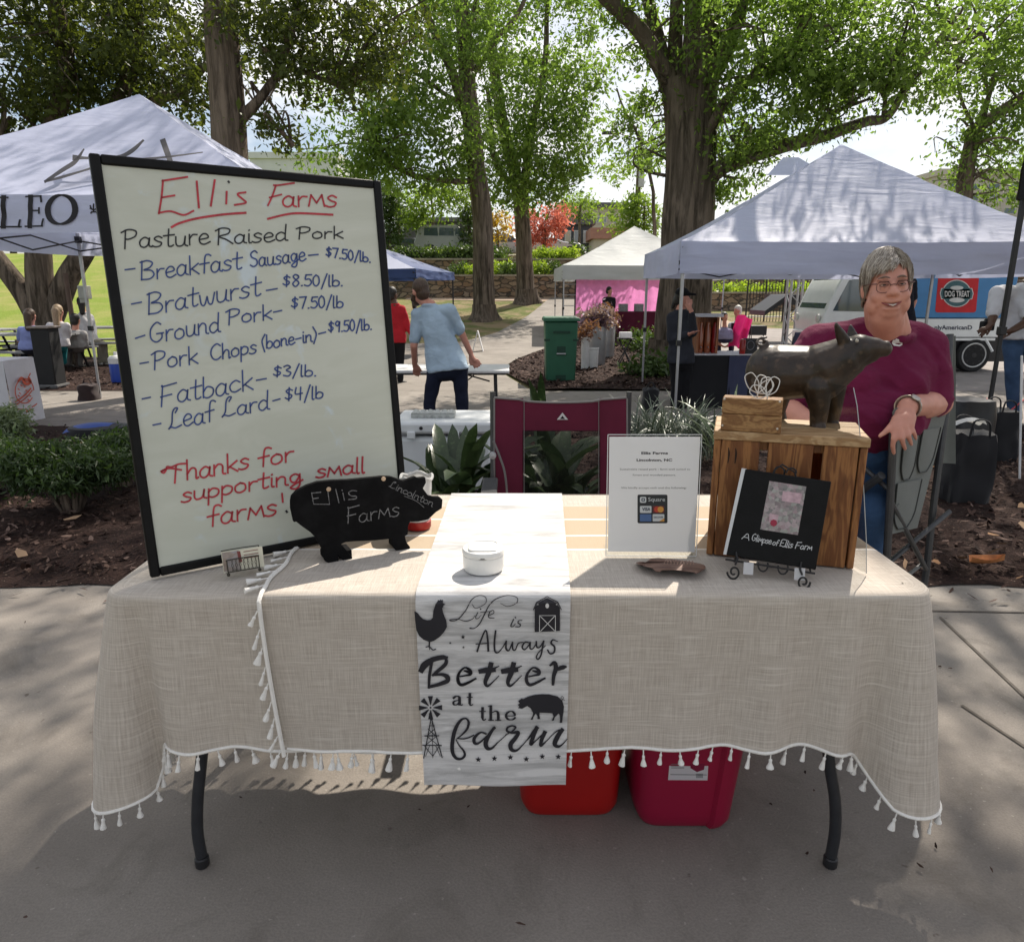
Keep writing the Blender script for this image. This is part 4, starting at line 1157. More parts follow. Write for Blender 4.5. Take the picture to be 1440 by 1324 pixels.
    part('tassel_fringe', ta, TRIM, t, angle=50)
    return t
cloth('oatmeal linen cloth with white tassels hanging at the left end of the table', TX0, -.30, -1, LINEN_A, .002, False)
cloth('tasselled linen cloth with a tan woven band, lapped over the other, covering the right end', -.545, TX1, 1, LINEN_B, .0065, True)
# ---- printed runner
def runnermat():
    m, nt = newmat('runner_cloth')
    v = coords(nt, (2.2, 14, 26))
    g1 = noise(nt, v, 1.6, 8, .7, .9)
    c = mixc(nt, ramp(nt, g1, .36, .60), (.40, .395, .39), (.70, .69, .685))
    ln = noise(nt, coords(nt, (1.1, 40, 60)), 1.2, 4, .6, .4)
    c = mixc(nt, ramp(nt, ln, .66, .72), c, (.22, .21, .205))
    return finish(m, nt, c, .85, noise(nt, coords(nt), 500, 2), .3, .002, spec=.2, transl=.08)
prof = [(2.214, .60), (2.212, .735), (2.205, .7535), (2.18, .754)] + [(2.18 - .72 * k / 20, .754) for k in range(1, 20)] + [(1.447, .7535), (1.436, .751), (1.428, .745), (1.423, .735)] + [(1.4205 - .0035 * k / 14, .735 - .458 * k / 14) for k in range(1, 15)]
prof = [V((0, y, z)) for y, z in prof]
def rpt(u, v):
    f = v * (len(prof) - 1); i = min(int(f), len(prof) - 2)
    p = prof[i].lerp(prof[i + 1], f - i)
    k = (p.y - 1.42) / .78
    xl, xr = -.209 + .014 * k, .1265 + .034 * k
    z = p.z
    y = p.y
    if p.z < .73 and p.y < 1.6:
        d = (.735 - p.z) / .46
        xl += .006 * d; xr -= .002 * d
        y += -.0015 + .0035 * math.sin(u * 7 + 1) * d + .002 * math.sin(u * 3)
    return (xl + (xr - xl) * u, y, z)
b = MB(); b.grid(rpt, 24, 120)
t = thing('table_runner', 'whitewashed wood patterned table runner printed with black farm words and animals', 'table runner', (-.04, 1.8, .754))
rc = part('fabric', b, runnermat(), t, angle=80, flip=False)
def onrunner(px, py):
    p = onplane(px, py, V((0, 1.4185, 0)), V((0, 1, 0)))
    if p.z > .733: p = onplane(px, py, V((0, 1.4235, .735)), V((0, 1, -.35)).normalized())
    d = max(0, (.735 - p.z) / .46)
    u = (p.x + .209 - .006 * d) / (.3355 - .008 * d)
    p.y = (1.4205 - .0035 * d) - .0015 + .0035 * math.sin(u * 7 + 1) * d + .002 * math.sin(u * 3) * d - .0022 if p.z < .733 else p.y - .001
    return p
k1 = lambda x, y: onrunner(580 + x / 6.26, 830 + y / 6.26)
k2 = lambda x, y: onrunner(580 + x / 6.26, 960 + y / 6.26)
ink = MB()
def st(pts, wd, k=k1, sm=6): ink.ribbon(pts, wd, k, sm)
# Life
st([(525, 118), (560, 152), (640, 112), (645, 60), (590, 40), (520, 80), (470, 170), (400, 250), (345, 264), (330, 255), (400, 248), (470, 266), (530, 245), (552, 215)], [5, 6, 6, 6, 5, 7, 9, 9, 9, 7, 5, 8, 6, 4])
st([(575, 190), (555, 235), (578, 242), (605, 212)], [9, 8, 6, 4]); st([(598, 158), (602, 162)], 11, sm=0)
st([(775, 110), (840, 136), (915, 106), (920, 60), (840, 40), (740, 70), (680, 120), (630, 215), (590, 290), (545, 328), (508, 328)], [5, 5, 6, 6, 5, 7, 9, 11, 10, 7, 12]); st([(600, 188), (680, 180)], 6, sm=0)
st([(670, 218), (715, 195), (710, 170), (680, 188), (672, 232), (720, 238)], [6, 7, 7, 9, 9, 6])
st([(890, 250), (866, 305), (884, 312), (906, 288)], [11, 10, 8, 5]); st([(905, 232), (909, 236)], 11, sm=0); st([(965, 258), (935, 262), (930, 280), (950, 296), (940, 315), (908, 314)], [6, 8, 11, 11, 9, 8])
# Always
st([(570, 530), (600, 440), (645, 345), (663, 430), (668, 525)], [17, 15, 13, 18, 19]); st([(560, 467), (672, 458)], 9, sm=0)
st([(732, 350), (722, 450), (726, 525), (752, 540), (790, 500), (826, 440)], [16, 17, 17, 13, 9, 12]); st([(826, 440), (824, 505), (850, 520), (880, 450)], [14, 16, 13, 11]); st([(880, 450), (884, 510), (906, 515), (932, 460), (975, 450)], [15, 15, 12, 10, 8])
st([(1032, 455), (992, 450), (966, 490), (986, 515), (1020, 482), (1036, 452)], [12, 13, 15, 13, 11, 12]); st([(1036, 452), (1036, 504), (1060, 506), (1088, 465)], [14, 14, 11, 9])
st([(1090, 445), (1095, 492), (1122, 492), (1155, 440)], [15, 15, 12, 12]); st([(1155, 440), (1132, 560), (1106, 600), (1090, 580), (1115, 535), (1170, 482)], [15, 14, 13, 12, 9, 8])
st([(1278, 445), (1236, 430), (1220, 460), (1250, 492), (1246, 540), (1212, 552), (1190, 520)], [7, 12, 16, 17, 16, 13, 13])
# Better
st([(78, 700), (110, 650), (180, 605), (262, 585), (300, 590)], [46, 60, 46, 42, 30]); st([(298, 590), (290, 645), (215, 712), (180, 742)], [26, 34, 30, 22]); st([(185, 742), (260, 735), (305, 755), (308, 790), (240, 820), (150, 845)], [16, 28, 42, 40, 34, 26])
st([(168, 640), (150, 750), (145, 850)], [26, 26, 22])
for dx in (0, 603):
    st([(420, 752), (470, 742), (512, 730), (508, 695), (458, 674), (408, 728), (402, 790), (430, 825), (490, 805), (558, 768)], [12, 16, 24, 24, 16, 24, 30, 26, 24, 16])
    st([(455, 700), (500, 712)], [10, 34], sm=0)
for dx in (0, 198):
    st([(692 + dx, 640), (672 + dx, 715), (642 + dx, 795), (660 + dx, 832), (705 + dx, 800), (762 + dx, 742)], [42, 46, 34, 22, 12, 7]); st([(598 + dx, 704), (650 + dx, 694), (718 + dx, 690)], [40, 50, 40], sm=0); st([(715 + dx, 680), (762 + dx, 658)], [16, 8], sm=0)
st([(1023, 752), (1073, 742), (1115, 730), (1111, 695), (1061, 674), (1011, 728), (1005, 790), (1033, 825), (1093, 805), (1165, 768)], [12, 16, 24, 24, 16, 24, 30, 26, 24, 16]); st([(1058, 700), (1103, 712)], [10, 34], sm=0)
st([(1212, 655), (1250, 632), (1262, 680), (1243, 750), (1237, 822)], [16, 34, 40, 34, 24]); st([(1262, 695), (1325, 672), (1352, 668)], [26, 40, 16], sm=3)
def star(x, y, r, k):
    ink.poly([(x + (r if i % 2 == 0 else r * .42) * math.sin(i * math.pi / 5), y - (r if i % 2 == 0 else r * .42) * math.cos(i * math.pi / 5)) for i in range(10)], lambda a, c, d: k(a, c))
star(445, 405, 22, k1); star(333, 458, 12, k1); star(450, 495, 13, k1)
for x, y in ((580, 662), (722, 650), (862, 640), (1002, 660), (1142, 642), (1283, 645)): star(x, y, 27, k2)
# rooster
ink.poly([(18, 178), (45, 192), (68, 222), (95, 248), (130, 258), (160, 255), (180, 235), (185, 172), (205, 115), (222, 92), (225, 80), (240, 86), (248, 76), (258, 84), (268, 78), (272, 100), (278, 112), (292, 120), (276, 126), (270, 145), (262, 150), (270, 190), (298, 262), (305, 315), (280, 360), (245, 400), (190, 440), (152, 450), (100, 430), (60, 395), (35, 345), (24, 260)], lambda a, c, d: k1(a, c))
st([(150, 445), (148, 492)], 13, sm=0); st([(120, 494), (150, 490), (180, 520), (205, 512)], 9, sm=3); st([(150, 490), (152, 515)], 8, sm=0)
# barn
ink.poly([(1076, 362), (1076, 150), (1105, 100), (1185, 62), (1268, 100), (1298, 150), (1298, 352)], lambda a, c, d: k1(a, c))
st([(1066, 165), (1092, 100), (1185, 50), (1280, 98), (1310, 165)], 7, sm=0)
wht = MB()
def onr(x, y):
    p = k1(x, y); p.y -= .0008; return p
for pts in ([(1118, 358), (1118, 215), (1258, 215), (1258, 352)], [(1128, 352), (1250, 222)], [(1126, 222), (1250, 348)], [(1100, 120), (1185, 82), (1272, 120)]): wht.ribbon(pts, 6, onr, 0)
wht.poly([(1186 + 16 * math.cos(i * .5236), 130 + 22 * math.sin(i * .5236)) for i in range(12)], lambda a, c, d: onr(a, c))
# windmill
for i in range(8):
    a = i * math.pi / 4
    e = lambda r, da: (160 + r * math.cos(a + da), 213 + r * 1.0 * math.sin(a + da))
    ink.poly([e(22, -.12), e(104, -.23), e(104, .21), e(22, .12)], lambda x, y, d: k2(x, y))
ink.poly([(160 + 9 * math.cos(i * .785), 213 + 9 * math.sin(i * .785)) for i in range(8)], lambda x, y, d: k2(x, y))
for pts, wd in (([(166, 300), (100, 655)], 9), ([(166, 300), (262, 652)], 9), ([(172, 320), (180, 655)], 5), ([(110, 460), (232, 460)], 9), ([(92, 542), (256, 546)], 9), ([(138, 400), (205, 460)], 6), ([(196, 400), (130, 460)], 6), ([(128, 462), (228, 546)], 6),
                ([(214, 462), (112, 546)], 6), ([(108, 550), (180, 640)], 6), ([(236, 550), (180, 640)], 6), ([(116, 640), (150, 550)], 5), ([(246, 640), (206, 550)], 5), ([(160, 270), (166, 310)], 26), ([(150, 372), (196, 372)], 6)):
    ink.ribbon(pts, wd, k2, 0)
# at / the : bold upright serif letters
def bold(pts, wd, sm=6): ink.ribbon(pts, wd, k2, sm, nib(.36, 90))
bold([(362, 128), (385, 112), (412, 118), (416, 150), (416, 182)], 25); ink.ribbon([(412, 182), (428, 190), (442, 184)], 9, k2, 4); bold([(414, 145), (372, 155), (360, 172), (372, 188), (398, 182), (412, 165)], 20); star(363, 128, 11, k2)
ink.ribbon([(506, 90), (504, 165)], 24, k2, 0); ink.ribbon([(482, 118), (528, 118)], 9, k2, 0); ink.ribbon([(504, 160), (508, 184), (520, 188), (532, 180)], [22, 16, 11, 8], k2, 5)
ink.ribbon([(618, 212), (616, 290)], 24, k2, 0); ink.ribbon([(592, 240), (642, 240)], 9, k2, 0); ink.ribbon([(616, 285), (620, 310), (634, 316), (646, 306)], [22, 16, 11, 8], k2, 5)
ink.ribbon([(690, 195), (690, 312)], 25, k2, 0); ink.ribbon([(668, 196), (696, 196)], 8, k2, 0); ink.ribbon([(668, 315), (714, 315)], 8, k2, 0); ink.ribbon([(700, 250), (735, 236), (754, 256), (756, 312)], [8, 12, 24, 25], k2, 5); ink.ribbon([(732, 315), (780, 315)], 8, k2, 0)
bold([(822, 278), (898, 276), (888, 246), (862, 238), (832, 256), (824, 284), (845, 310), (880, 312), (904, 296)], 22)
# pig
ink.poly([(930, 152), (960, 128), (975, 135), (1010, 115), (1080, 97), (1140, 94), (1200, 95), (1280, 115), (1318, 150), (1333, 200), (1330, 250), (1322, 300), (1318, 346), (1295, 346), (1300, 320), (1296, 275), (1285, 265), (1252, 300), (1245, 326), (1225, 326), (1242, 290), (1232, 262), (1180, 258), (1120, 255), (1118, 285), (1125, 312), (1100, 312), (1100, 285), (1085, 262), (1066, 290), (1058, 316), (1038, 316), (1056, 285), (1062, 258), (1040, 215), (1010, 195), (965, 218), (930, 212), (940, 198), (928, 182), (945, 168)], lambda x, y, d: k2(x, y))
ink.ribbon([(1316, 150), (1330, 128), (1318, 112), (1308, 128), (1340, 148)], 4, k2, 5)
# farm
st([(392, 484), (440, 445), (482, 395), (495, 335), (470, 305), (430, 318), (392, 370), (366, 440), (350, 540), (356, 610), (385, 655), (430, 660), (460, 630), (452, 590), (410, 540), (384, 492)], [8, 14, 20, 22, 14, 22, 30, 34, 34, 32, 26, 20, 22, 18, 12, 8], k2)
st([(392, 482), (450, 484), (505, 468), (540, 448)], [10, 12, 12, 10], k2)
st([(648, 435), (600, 425), (548, 470), (546, 515), (580, 520), (640, 470), (690, 420), (722, 382)], [14, 16, 28, 28, 18, 14, 16, 26], k2); st([(712, 390), (670, 455), (645, 515), (660, 560), (700, 560), (752, 510), (830, 440)], [24, 34, 40, 34, 20, 10, 8], k2)
st([(820, 445), (880, 410), (908, 380), (880, 366), (840, 378), (832, 408), (870, 425), (932, 425), (905, 475), (865, 525), (872, 572), (915, 582), (965, 540), (1020, 480)], [8, 12, 18, 14, 18, 20, 20, 30, 36, 40, 34, 20, 10, 10], k2)
st([(1012, 490), (1060, 430), (1096, 388)], [10, 26, 34], k2); st([(1092, 390), (1060, 470), (1042, 530), (1080, 505), (1160, 432)], [36, 36, 30, 12, 12], k2); st([(1165, 430), (1138, 490), (1130, 545), (1180, 505), (1262, 425), (1318, 405)], [36, 34, 26, 10, 10, 22], k2)
st([(1318, 408), (1280, 462), (1252, 530), (1282, 556), (1320, 535), (1362, 488)], [34, 42, 40, 24, 12, 8], k2)
part('print', ink, INK, rc, flip=False)
part('print', wht, mat('white_print', (.6, .59, .58), .8), rc, flip=False)

# ---- whiteboard
BL, BR = onz(211.5, 812, .752), onz(572, 738, .752)
ux = (BR - BL); BW = .655; ux.normalize()
nb = V((-ux.y, ux.x, 0))                      # away from the viewer
uz = (V((0, 0, .905)) + nb * .088).normalized()
nv = ux.cross(uz); nv = nv if nv.y < 0 else -nv  # towards the viewer
BH = .912
bp = lambda x, z, d=0: BL + ux * x + uz * z + nv * d
t = thing('whiteboard', 'tall framed whiteboard with a handwritten pork price list, standing on the table', 'whiteboard', BL)
FRB = mat('black_frame', (.007, .007, .0075), .45, .2, 30, .08, 80, spec=.15)
def bar(mb, x0, x1, z0, z1, d0, d1):
    mb.add([bp(x, z, d) for d in (d0, d1) for x, z in ((x0, z0), (x1, z0), (x1, z1), (x0, z1))], [(0, 3, 2, 1), (4, 5, 6, 7), (0, 1, 5, 4), (1, 2, 6, 5), (2, 3, 7, 6), (3, 0, 4, 7)])
b = MB()
fw = .021
bar(b, 0, fw, 0, BH, -.012, .008); bar(b, BW - fw, BW, 0, BH, -.012, .008)
bar(b, fw, BW - fw, 0, fw, -.012, .0075); bar(b, fw, BW - fw, BH - fw, BH, -.012, .0075)
part('frame', b, FRB, t, bev=.004)
b = MB(); b.tube([bp(.15, .62, -.014), bp(.1, .012, -.17)], .009, 8); b.tube([bp(BW - .15, .62, -.014), bp(BW - .1, .012, -.17)], .009, 8); b.tube([bp(.11, .12, -.145), bp(BW - .11, .12, -.145)], .006, 8)
part('stand', b, FRB, t)
def boardmat():
    m, nt = newmat('dry_erase_surface')
    v = coords(nt)
    sm = noise(nt, coords(nt, (1, 1, 3)), 3, 5, .6, 1.5)
    c = mixc(nt, ramp(nt, sm, .4, .75), (.51, .53, .455), (.58, .60, .53))
    gh = ramp(nt, noise(nt, v, 9, 4, .6, 1), .60, .74)
    c = mixc(nt, gh, c, (.55, .62, .65))
    return finish(m, nt, c, .3, spec=.28)
b = MB(); bar(b, fw - .002, BW - fw + .002, fw - .002, BH - fw + .002, -.008, .002)
pn = part('panel', b, boardmat(), t)
onb = lambda px, py: onplane(px, py, bp(0, 0, .0032), nv)
RED, BLU, BLK = mat('red_marker', (.42, .035, .05), .5, .25, 60, .02), mat('blue_marker', (.035, .065, .21), .5, .3, 60, .02), mat('black_marker', (.02, .022, .025), .5, .2, 60, .02)
c1_ = lambda x, y: (130 + x / 3.273, 210 + y / 3.273)
c2_ = lambda x, y: (130 + x / 2.88, 500 + y / 2.88)
def line(mb, cf, s, x0, y0, x1, y1, H, wd=2.1):
    sc = 3.273 if cf is c1_ else 2.88
    a, c = cf(x0, y0), cf(x1, y1)
    hand(mb, s, a[0], a[1], c[0], c[1], H / sc, wd, onb, (-.10, -1), .10)
rd, bu, bk = MB(), MB(), MB()
def rstroke(mb, cf, pts, wd, sm=6): mb.ribbon([cf(*p) for p in pts], wd, onb, sm)
rstroke(rd, c1_, [(437, 127), (322, 145)], 2.8, 0); rstroke(rd, c1_, [(325, 143), (318, 220), (306, 295)], 2.8); rstroke(rd, c1_, [(318, 222), (378, 212)], 2.6, 0); rstroke(rd, c1_, [(306, 292), (360, 285), (420, 302), (465, 283)], 2.7)
rstroke(rd, c1_, [(480, 148), (490, 268)], 3.0, 0); rstroke(rd, c1_, [(563, 142), (545, 260)], 3.0, 0); rstroke(rd, c1_, [(618, 195), (616, 250)], 2.8, 0); rstroke(bk, c1_, [(626, 148), (629, 152)], 2.8, 0)
rstroke(rd, c1_, [(705, 198), (668, 205), (690, 228), (706, 246), (655, 256)], 2.7)
rstroke(rd, c1_, [(365, 358), (400, 340), (480, 318), (600, 300), (705, 292)], 3.2)
rstroke(rd, c1_, [(928, 155), (850, 166), (835, 165)], 2.6); rstroke(rd, c1_, [(845, 165), (828, 215), (808, 258)], 2.6); rstroke(rd, c1_, [(815, 222), (870, 208)], 2.4, 0)
line(rd, c1_, 'arMs', 872, 262, 1132, 264, 92, 2.5)
rstroke(rd, c1_, [(808, 320), (880, 302), (950, 294), (1105, 301)], 3.0)
line(bk, c1_, 'Pasture', 142, 458, 545, 437, 84, 2.2); line(bk, c1_, 'Raised', 572, 440, 902, 420, 74, 2.1); line(bk, c1_, 'Pork', 945, 414, 1158, 408, 56, 2.0)
for s, x0, y0, x1, y1, H in (('-', 145, 580, 205, 576, 70), ('Breakfast', 222, 603, 692, 550, 86), ('Sausage', 726, 542, 985, 512, 70), ('-', 990, 512, 1048, 510, 66), ('$7.50/lb.', 1075, 494, 1285, 522, 46),
                             ('-', 175, 738, 235, 730, 70), ('Bratwurst', 255, 762, 780, 668, 92), ('-', 795, 672, 860, 664, 60), ('$8.50/lb.', 876, 630, 1158, 630, 52),
                             ('-', 194, 895, 250, 880, 66), ('Ground', 262, 892, 592, 838, 88), ('Pork-', 622, 808, 880, 772, 72), ('$7.50/lb', 915, 732, 1158, 728, 52),
                             ('-', 214, 1008, 266, 1002, 60), ('Pork', 280, 1016, 490, 982, 82), ('Chops', 542, 972, 760, 935, 72), ('(bone-in)', 778, 922, 1036, 880, 60), ('-', 1038, 868, 1080, 860, 50), ('$9.50/lb.', 1086, 842, 1290, 830, 50)):
    line(bu, c1_, s, x0, y0, x1, y1, H)
for s, x0, y0, x1, y1, H in (('-', 198, 196, 242, 190, 56), ('Fatback', 275, 205, 655, 135, 84), ('-', 660, 122, 712, 116, 60), ('$3/lb.', 732, 86, 912, 82, 46),
                             ('-', 242, 302, 284, 296, 56), ('Leaf', 308, 302, 498, 262, 82), ('Lard', 524, 252, 720, 214, 72), ('-', 728, 202, 766, 194, 50), ('$4/lb', 780, 184, 938, 172, 50)):
    line(bu, c2_, s, x0, y0, x1, y1, H)
for s, x0, y0, x1, y1, H in (('Thanks', 300, 520, 640, 456, 76), ('for', 672, 452, 820, 424, 72), ('supporting', 360, 594, 852, 512, 66), ('sMall', 906, 494, 1108, 472, 64), ('farMs', 466, 694, 752, 640, 80)):
    line(rd, c2_, s, x0, y0, x1, y1, H, 2.6)
rstroke(rd, c2_, [(278, 468), (298, 460), (290, 474), (280, 468), (310, 456), (360, 462)], 2.6)
rstroke(rd, c2_, [(768, 558), (771, 592)], 2.6, 0); rstroke(bk, c2_, [(785, 629), (788, 633)], 3, 0)
part('lettering', rd, RED, pn, flip=False); part('lettering', bu, BLU, pn, flip=False); part('lettering', bk, BLK, pn, flip=False)

# ---- chalkboard pig
A_, B_ = onz(470, 788, .752), onz(572, 770, .752)
pu = (B_ - A_); pu.z = 0; pu.normalize()
pn_ = V((pu.y, -pu.x, 0)); pn_ = pn_ if pn_.y < 0 else -pn_
c6 = lambda x, y: (400 + x / 6, 650 + y / 6)
pigp = lambda px, py, d=0: onplane(px, py, A_, pn_) - pn_ * d
outl = [(55, 330), (62, 288), (105, 240), (190, 195), (280, 165), (400, 152), (540, 147), (700, 131), (830, 118), (900, 120), (1000, 155), (1050, 140), (1105, 120), (1130, 132), (1190, 125), (1196, 170), (1170, 220), (1215, 280), (1260, 290), (1310, 290), (1336, 315), (1330, 388), (1280, 420), (1215, 482), (1130, 500), (1060, 500), (1045, 540), (1042, 608), (1018, 622), (1030, 672), (1062, 715), (1060, 730), (1000, 738), (945, 745), (905, 700), (905, 645), (740, 660), (600, 665), (520, 672), (480, 690), (575, 800), (570, 818), (490, 825), (455, 790), (460, 832), (370, 848), (340, 830), (335, 760), (300, 700), (270, 640), (220, 590), (150, 540), (100, 500), (80, 505), (75, 480), (68, 450), (55, 390)]
t = thing('chalkboard_pig', 'black pig shaped chalkboard with chalked farm name leaning before the whiteboard', 'pig sign', A_)
b = MB(); b.poly(outl, lambda x, y, d: pigp(*c6(x, y), d), .014)
m, nt = newmat('chalkboard'); v = coords(nt)
finish(m, nt, mixc(nt, ramp(nt, noise(nt, v, 14, 6, .7), .45, .8), (.006, .006, .0065), (.015, .015, .016)), .85, spec=.08)
pb = part('board', b, m, t, bev=.0015)
CHALK = mat('chalk', (.16, .16, .165), .95, .5, 220, .1)
pf6 = lambda px, py: pigp(px, py, -.0012)
b = MB()
for pts in ([(228, 255), (245, 350), (380, 352), (362, 222)], [(228, 258), (305, 250)], [(238, 305), (285, 298)], [(432, 225), (458, 338)], [(492, 255), (505, 318)], [(484, 232), (487, 236)]): b.ribbon([c6(*p) for p in pts], 1.3, pf6, 0)
b.ribbon([c6(*p) for p in [(608, 240), (570, 236), (540, 255), (560, 280), (605, 285), (598, 305), (540, 312)]], 1.3, pf6, 5)
hand(b, 'F', 488, 736, 506, 733, 23, 1.4, pf6, (-.1, -1)); hand(b, 'arMs', 504, 734, 563, 724, 22, 1.3, pf6, (-.1, -1))
hand(b, 'Lincolnton', 546, 684, 608, 712, 10, .9, pf6, (.4, -.9)); b.ribbon([(568, 697), (585, 704), (596, 713)], .7, pf6, 3)
part('lettering', b, CHALK, pb, flip=False)
for x, y in ((372, 225), (835, 138)):
    b = MB(); p = pigp(*c6(x, y), 0); M3 = pn_.to_track_quat('Z', 'Y').to_matrix()
    b.lathe([(.0055, -.001), (.0055, .002), (.003, .0035), (.0003, .0036)], p, 12, M3)
    part('screw', b, mat('brass_screw', (.5, .36, .24), .5, .2, 40, .1), t)
for x in (400, 525, 985):
    p = pigp(*c6(x, 790 if x < 900 else 700), .03)
    b = MB(); b.box((p.x, p.y, .752 + .009), (.03, .05, .018), math.atan2(pu.y, pu.x))
    part('foot_block', b, m, t, bev=.002)
# ---- business card holder
p0 = onz(343, 806, .752); a0 = math.atan2(ux.y, ux.x) * .8
t = thing('card_holder', 'small wire rack of printed farm cards before the whiteboard corner', 'card holder', p0)
M3 = Matrix.Rotation(a0, 3, 'Z') @ Matrix.Rotation(R(-12), 3, 'X')
q = lambda x, y, z: p0 + M3 @ V((x, y, z + .006))
WIRE = mat('bronze_wire', (.05, .045, .035), .4, .2, 50, .1, metal=.6)
b = MB()
b.tube(catmull([q(-.034, -.012, 0), q(-.034, -.012, .028), q(-.03, -.012, .032), q(.03, -.012, .032), q(.034, -.012, .028), q(.034, -.012, 0)], 4), .0013, 6)
b.tube(catmull([q(-.04, .012, 0), q(-.04, .012, .046), q(-.034, .012, .052), q(.034, .012, .052), q(.04, .012, .046), q(.04, .012, 0)], 4), .0013, 6)
for x in (-.034, .034): b.tube([q(x, -.014, .001), q(x * 1.15, .014, .001)], .0013, 6)
b.tube([q(-.034, -.012, .004), q(.034, -.012, .004)], .0013, 6)
for i in range(-3, 4): b.tube([q(i * .0085, -.012, .004), q(i * .0085 + .004, -.012, .018), q(i * .0085, -.012, .032)], .0006, 4); b.tube([q(i * .0085 + .004, -.012, .004), q(i * .0085, -.012, .018), q(i * .0085 + .004, -.012, .032)], .0006, 4)
part('rack', b, WIRE, t)
for x in (-.034, .034):
    b = MB(); b.ell(q(x, -.013, -.001), .004, n=10, m=6); part('foot', b, WIRE, t)
def photomat(name, cols, sc):
    m, nt = newmat(name)
    v = node(nt, 'TexVoronoi', {'Vector': coords(nt), 'Scale': sc})
    cr = node(nt, 'ValToRGB', {'Fac': v.outputs['Color']}); cr.color_ramp.interpolation = 'LINEAR'
    el = cr.color_ramp.elements
    el[0].color, el[1].color = c4(cols[0]), c4(cols[-1]); el[0].position, el[1].position = .1, .9
    for k, cc in enumerate(cols[1:-1]): el.new(.1 + .8 * (k + 1) / (len(cols) - 1)).color = c4(cc)
    n2 = noise(nt, coords(nt), sc * 1.4, 4)
    return finish(m, nt, mixc(nt, .35, cr.outputs['Color'], mixc(nt, n2, (.05, .05, .05), (.6, .58, .55))), .35, spec=.4)
for k in range(5):
    b = MB(); y = -.006 + k * .0035
    b.add([q(-.043 + k * .0006, y, .003), q(.046 + k * .0006, y, .003), q(.046, y, .051 - k * .0006), q(-.043, y, .051)], [(0, 1, 2, 3)])
    c = part('card', b, mat('card_stock', (.66, .63, .5), .6, .05, 30, .02), t)
    if k == 0:
        b = MB(); b.add([q(-.042, y - .0006, .005), q(-.006, y - .0006, .005), q(-.006, y - .0006, .050), q(-.042, y - .0006, .050)], [(0, 1, 2, 3)])
        part('picture', b, photomat('card_photo', [(.05, .05, .06), (.25, .16, .1), (.3, .28, .3), (.4, .36, .3)], 70), c)
        b = MB(); b.add([q(-.008, y - .0009, .022), q(-.001, y - .0009, .022), q(-.003, y - .0009, .048), q(-.01, y - .0009, .048)], [(0, 1, 2, 3)])
        for zz in (.044, .036, .029): b.add([q(.004, y - .0009, zz), q(.036, y - .0009, zz), q(.036, y - .0009, zz + .0016), q(.004, y - .0009, zz + .0016)], [(0, 1, 2, 3)])
        part('print', b, mat('maroon_print', (.2, .05, .045), .6), c)
# ---- round white dish with lid
p0 = onz(680, 800, .7555)
CER = mat('white_ceramic', (.78, .77, .74), .25, .04, 20, .03, 80, spec=.5)
t = thing('lidded_dish', 'round white dish with a square topped lid in the middle of the runner', 'dish', p0)
b = MB(); b.lathe([(.036, 0), (.044, .002), (.047, .008), (.048, .03), (.0475, .038), (.0455, .040), (.043, .040), (.042, .03)], p0, 40)
part('dish', b, CER, t)
b = MB(); b.lathe([(.047, .0402), (.049, .043), (.049, .05), (.047, .054), (.041, .056), (.001, .056)], p0, 40)
ld = part('lid', b, CER, t)
def rsq(a, r, k): s = lambda c: abs(c) ** .45 * (1 if c > 0 else -1); return V((r * s(math.cos(a)) , r * s(math.sin(a)), k))
b = MB()
ring = [(.034, .0562), (.0345, .0585), (.033, .0595), (.0315, .0585), (.031, .0568), (.0005, .0568)]
b.grid(lambda u, v: p0 + rsq(u * 2 * math.pi, ring[min(5, int(v * 5 + .5))][0], ring[min(5, int(v * 5 + .5))][1]), 48, 5, True)
part('square_rim', b, CER, ld)
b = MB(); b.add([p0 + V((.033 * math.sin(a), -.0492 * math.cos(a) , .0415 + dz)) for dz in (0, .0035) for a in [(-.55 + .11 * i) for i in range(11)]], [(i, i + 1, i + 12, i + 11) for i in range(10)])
part('lid_gap_shade', b, mat('dish_shadow_gap', (.12, .12, .115), .8), ld)  # dark strip, shade of the gap under the lid put in as colour
# ---- paper sign in an acrylic holder
s0 = onz(853, 779, .756); s1 = onz(977, 780, .756)
su = (s1 - s0).normalized(); sback = V((-su.y, su.x, 0))
suz = (V((0, 0, 1)) + sback * .17).normalized(); sn = su.cross(suz); sn = sn if sn.y < 0 else -sn
ons = lambda px, py, d=0: onplane(px, py, s0 + sn * d, sn)
def acrylic():
    m, nt = newmat('clear_acrylic')
    lw = node(nt, 'LayerWeight', {'Blend': .06}).outputs['Fresnel']
    tr = node(nt, 'BsdfTransparent', {'Color': (.93, .94, .935, 1)})
    gl = node(nt, 'BsdfGlossy', {'Roughness': .05, 'Color': (1, 1, 1, 1)})
    ms = node(nt, 'MixShader', {0: lw, 1: tr.outputs[0], 2: gl.outputs[0]})
    node(nt, 'OutputMaterial', {'Surface': ms.outputs[0]})
    return m
ACR = acrylic()
t = thing('sign_holder', 'white paper sign with card payment logos in a clear stand-up holder', 'sign', s0)
PAPER = mat('white_paper', (.80, .80, .82), .6, .02, 4, .02, 200, transl=.4)
b = MB()
pc = [ons(855, 775), ons(977, 776), ons(985, 614), ons(857, 614)]
b.add(pc + [p - sn * .0012 for p in pc], [(0, 1, 2, 3), (4, 7, 6, 5), (0, 4, 5, 1), (1, 5, 6, 2), (2, 6, 7, 3), (3, 7, 4, 0)])
pp = part('paper', b, PAPER, t)
b = MB()
ac = [ons(852, 781, .003), ons(979, 782, .003), ons(987, 611, .003), ons(855, 611, .003)]
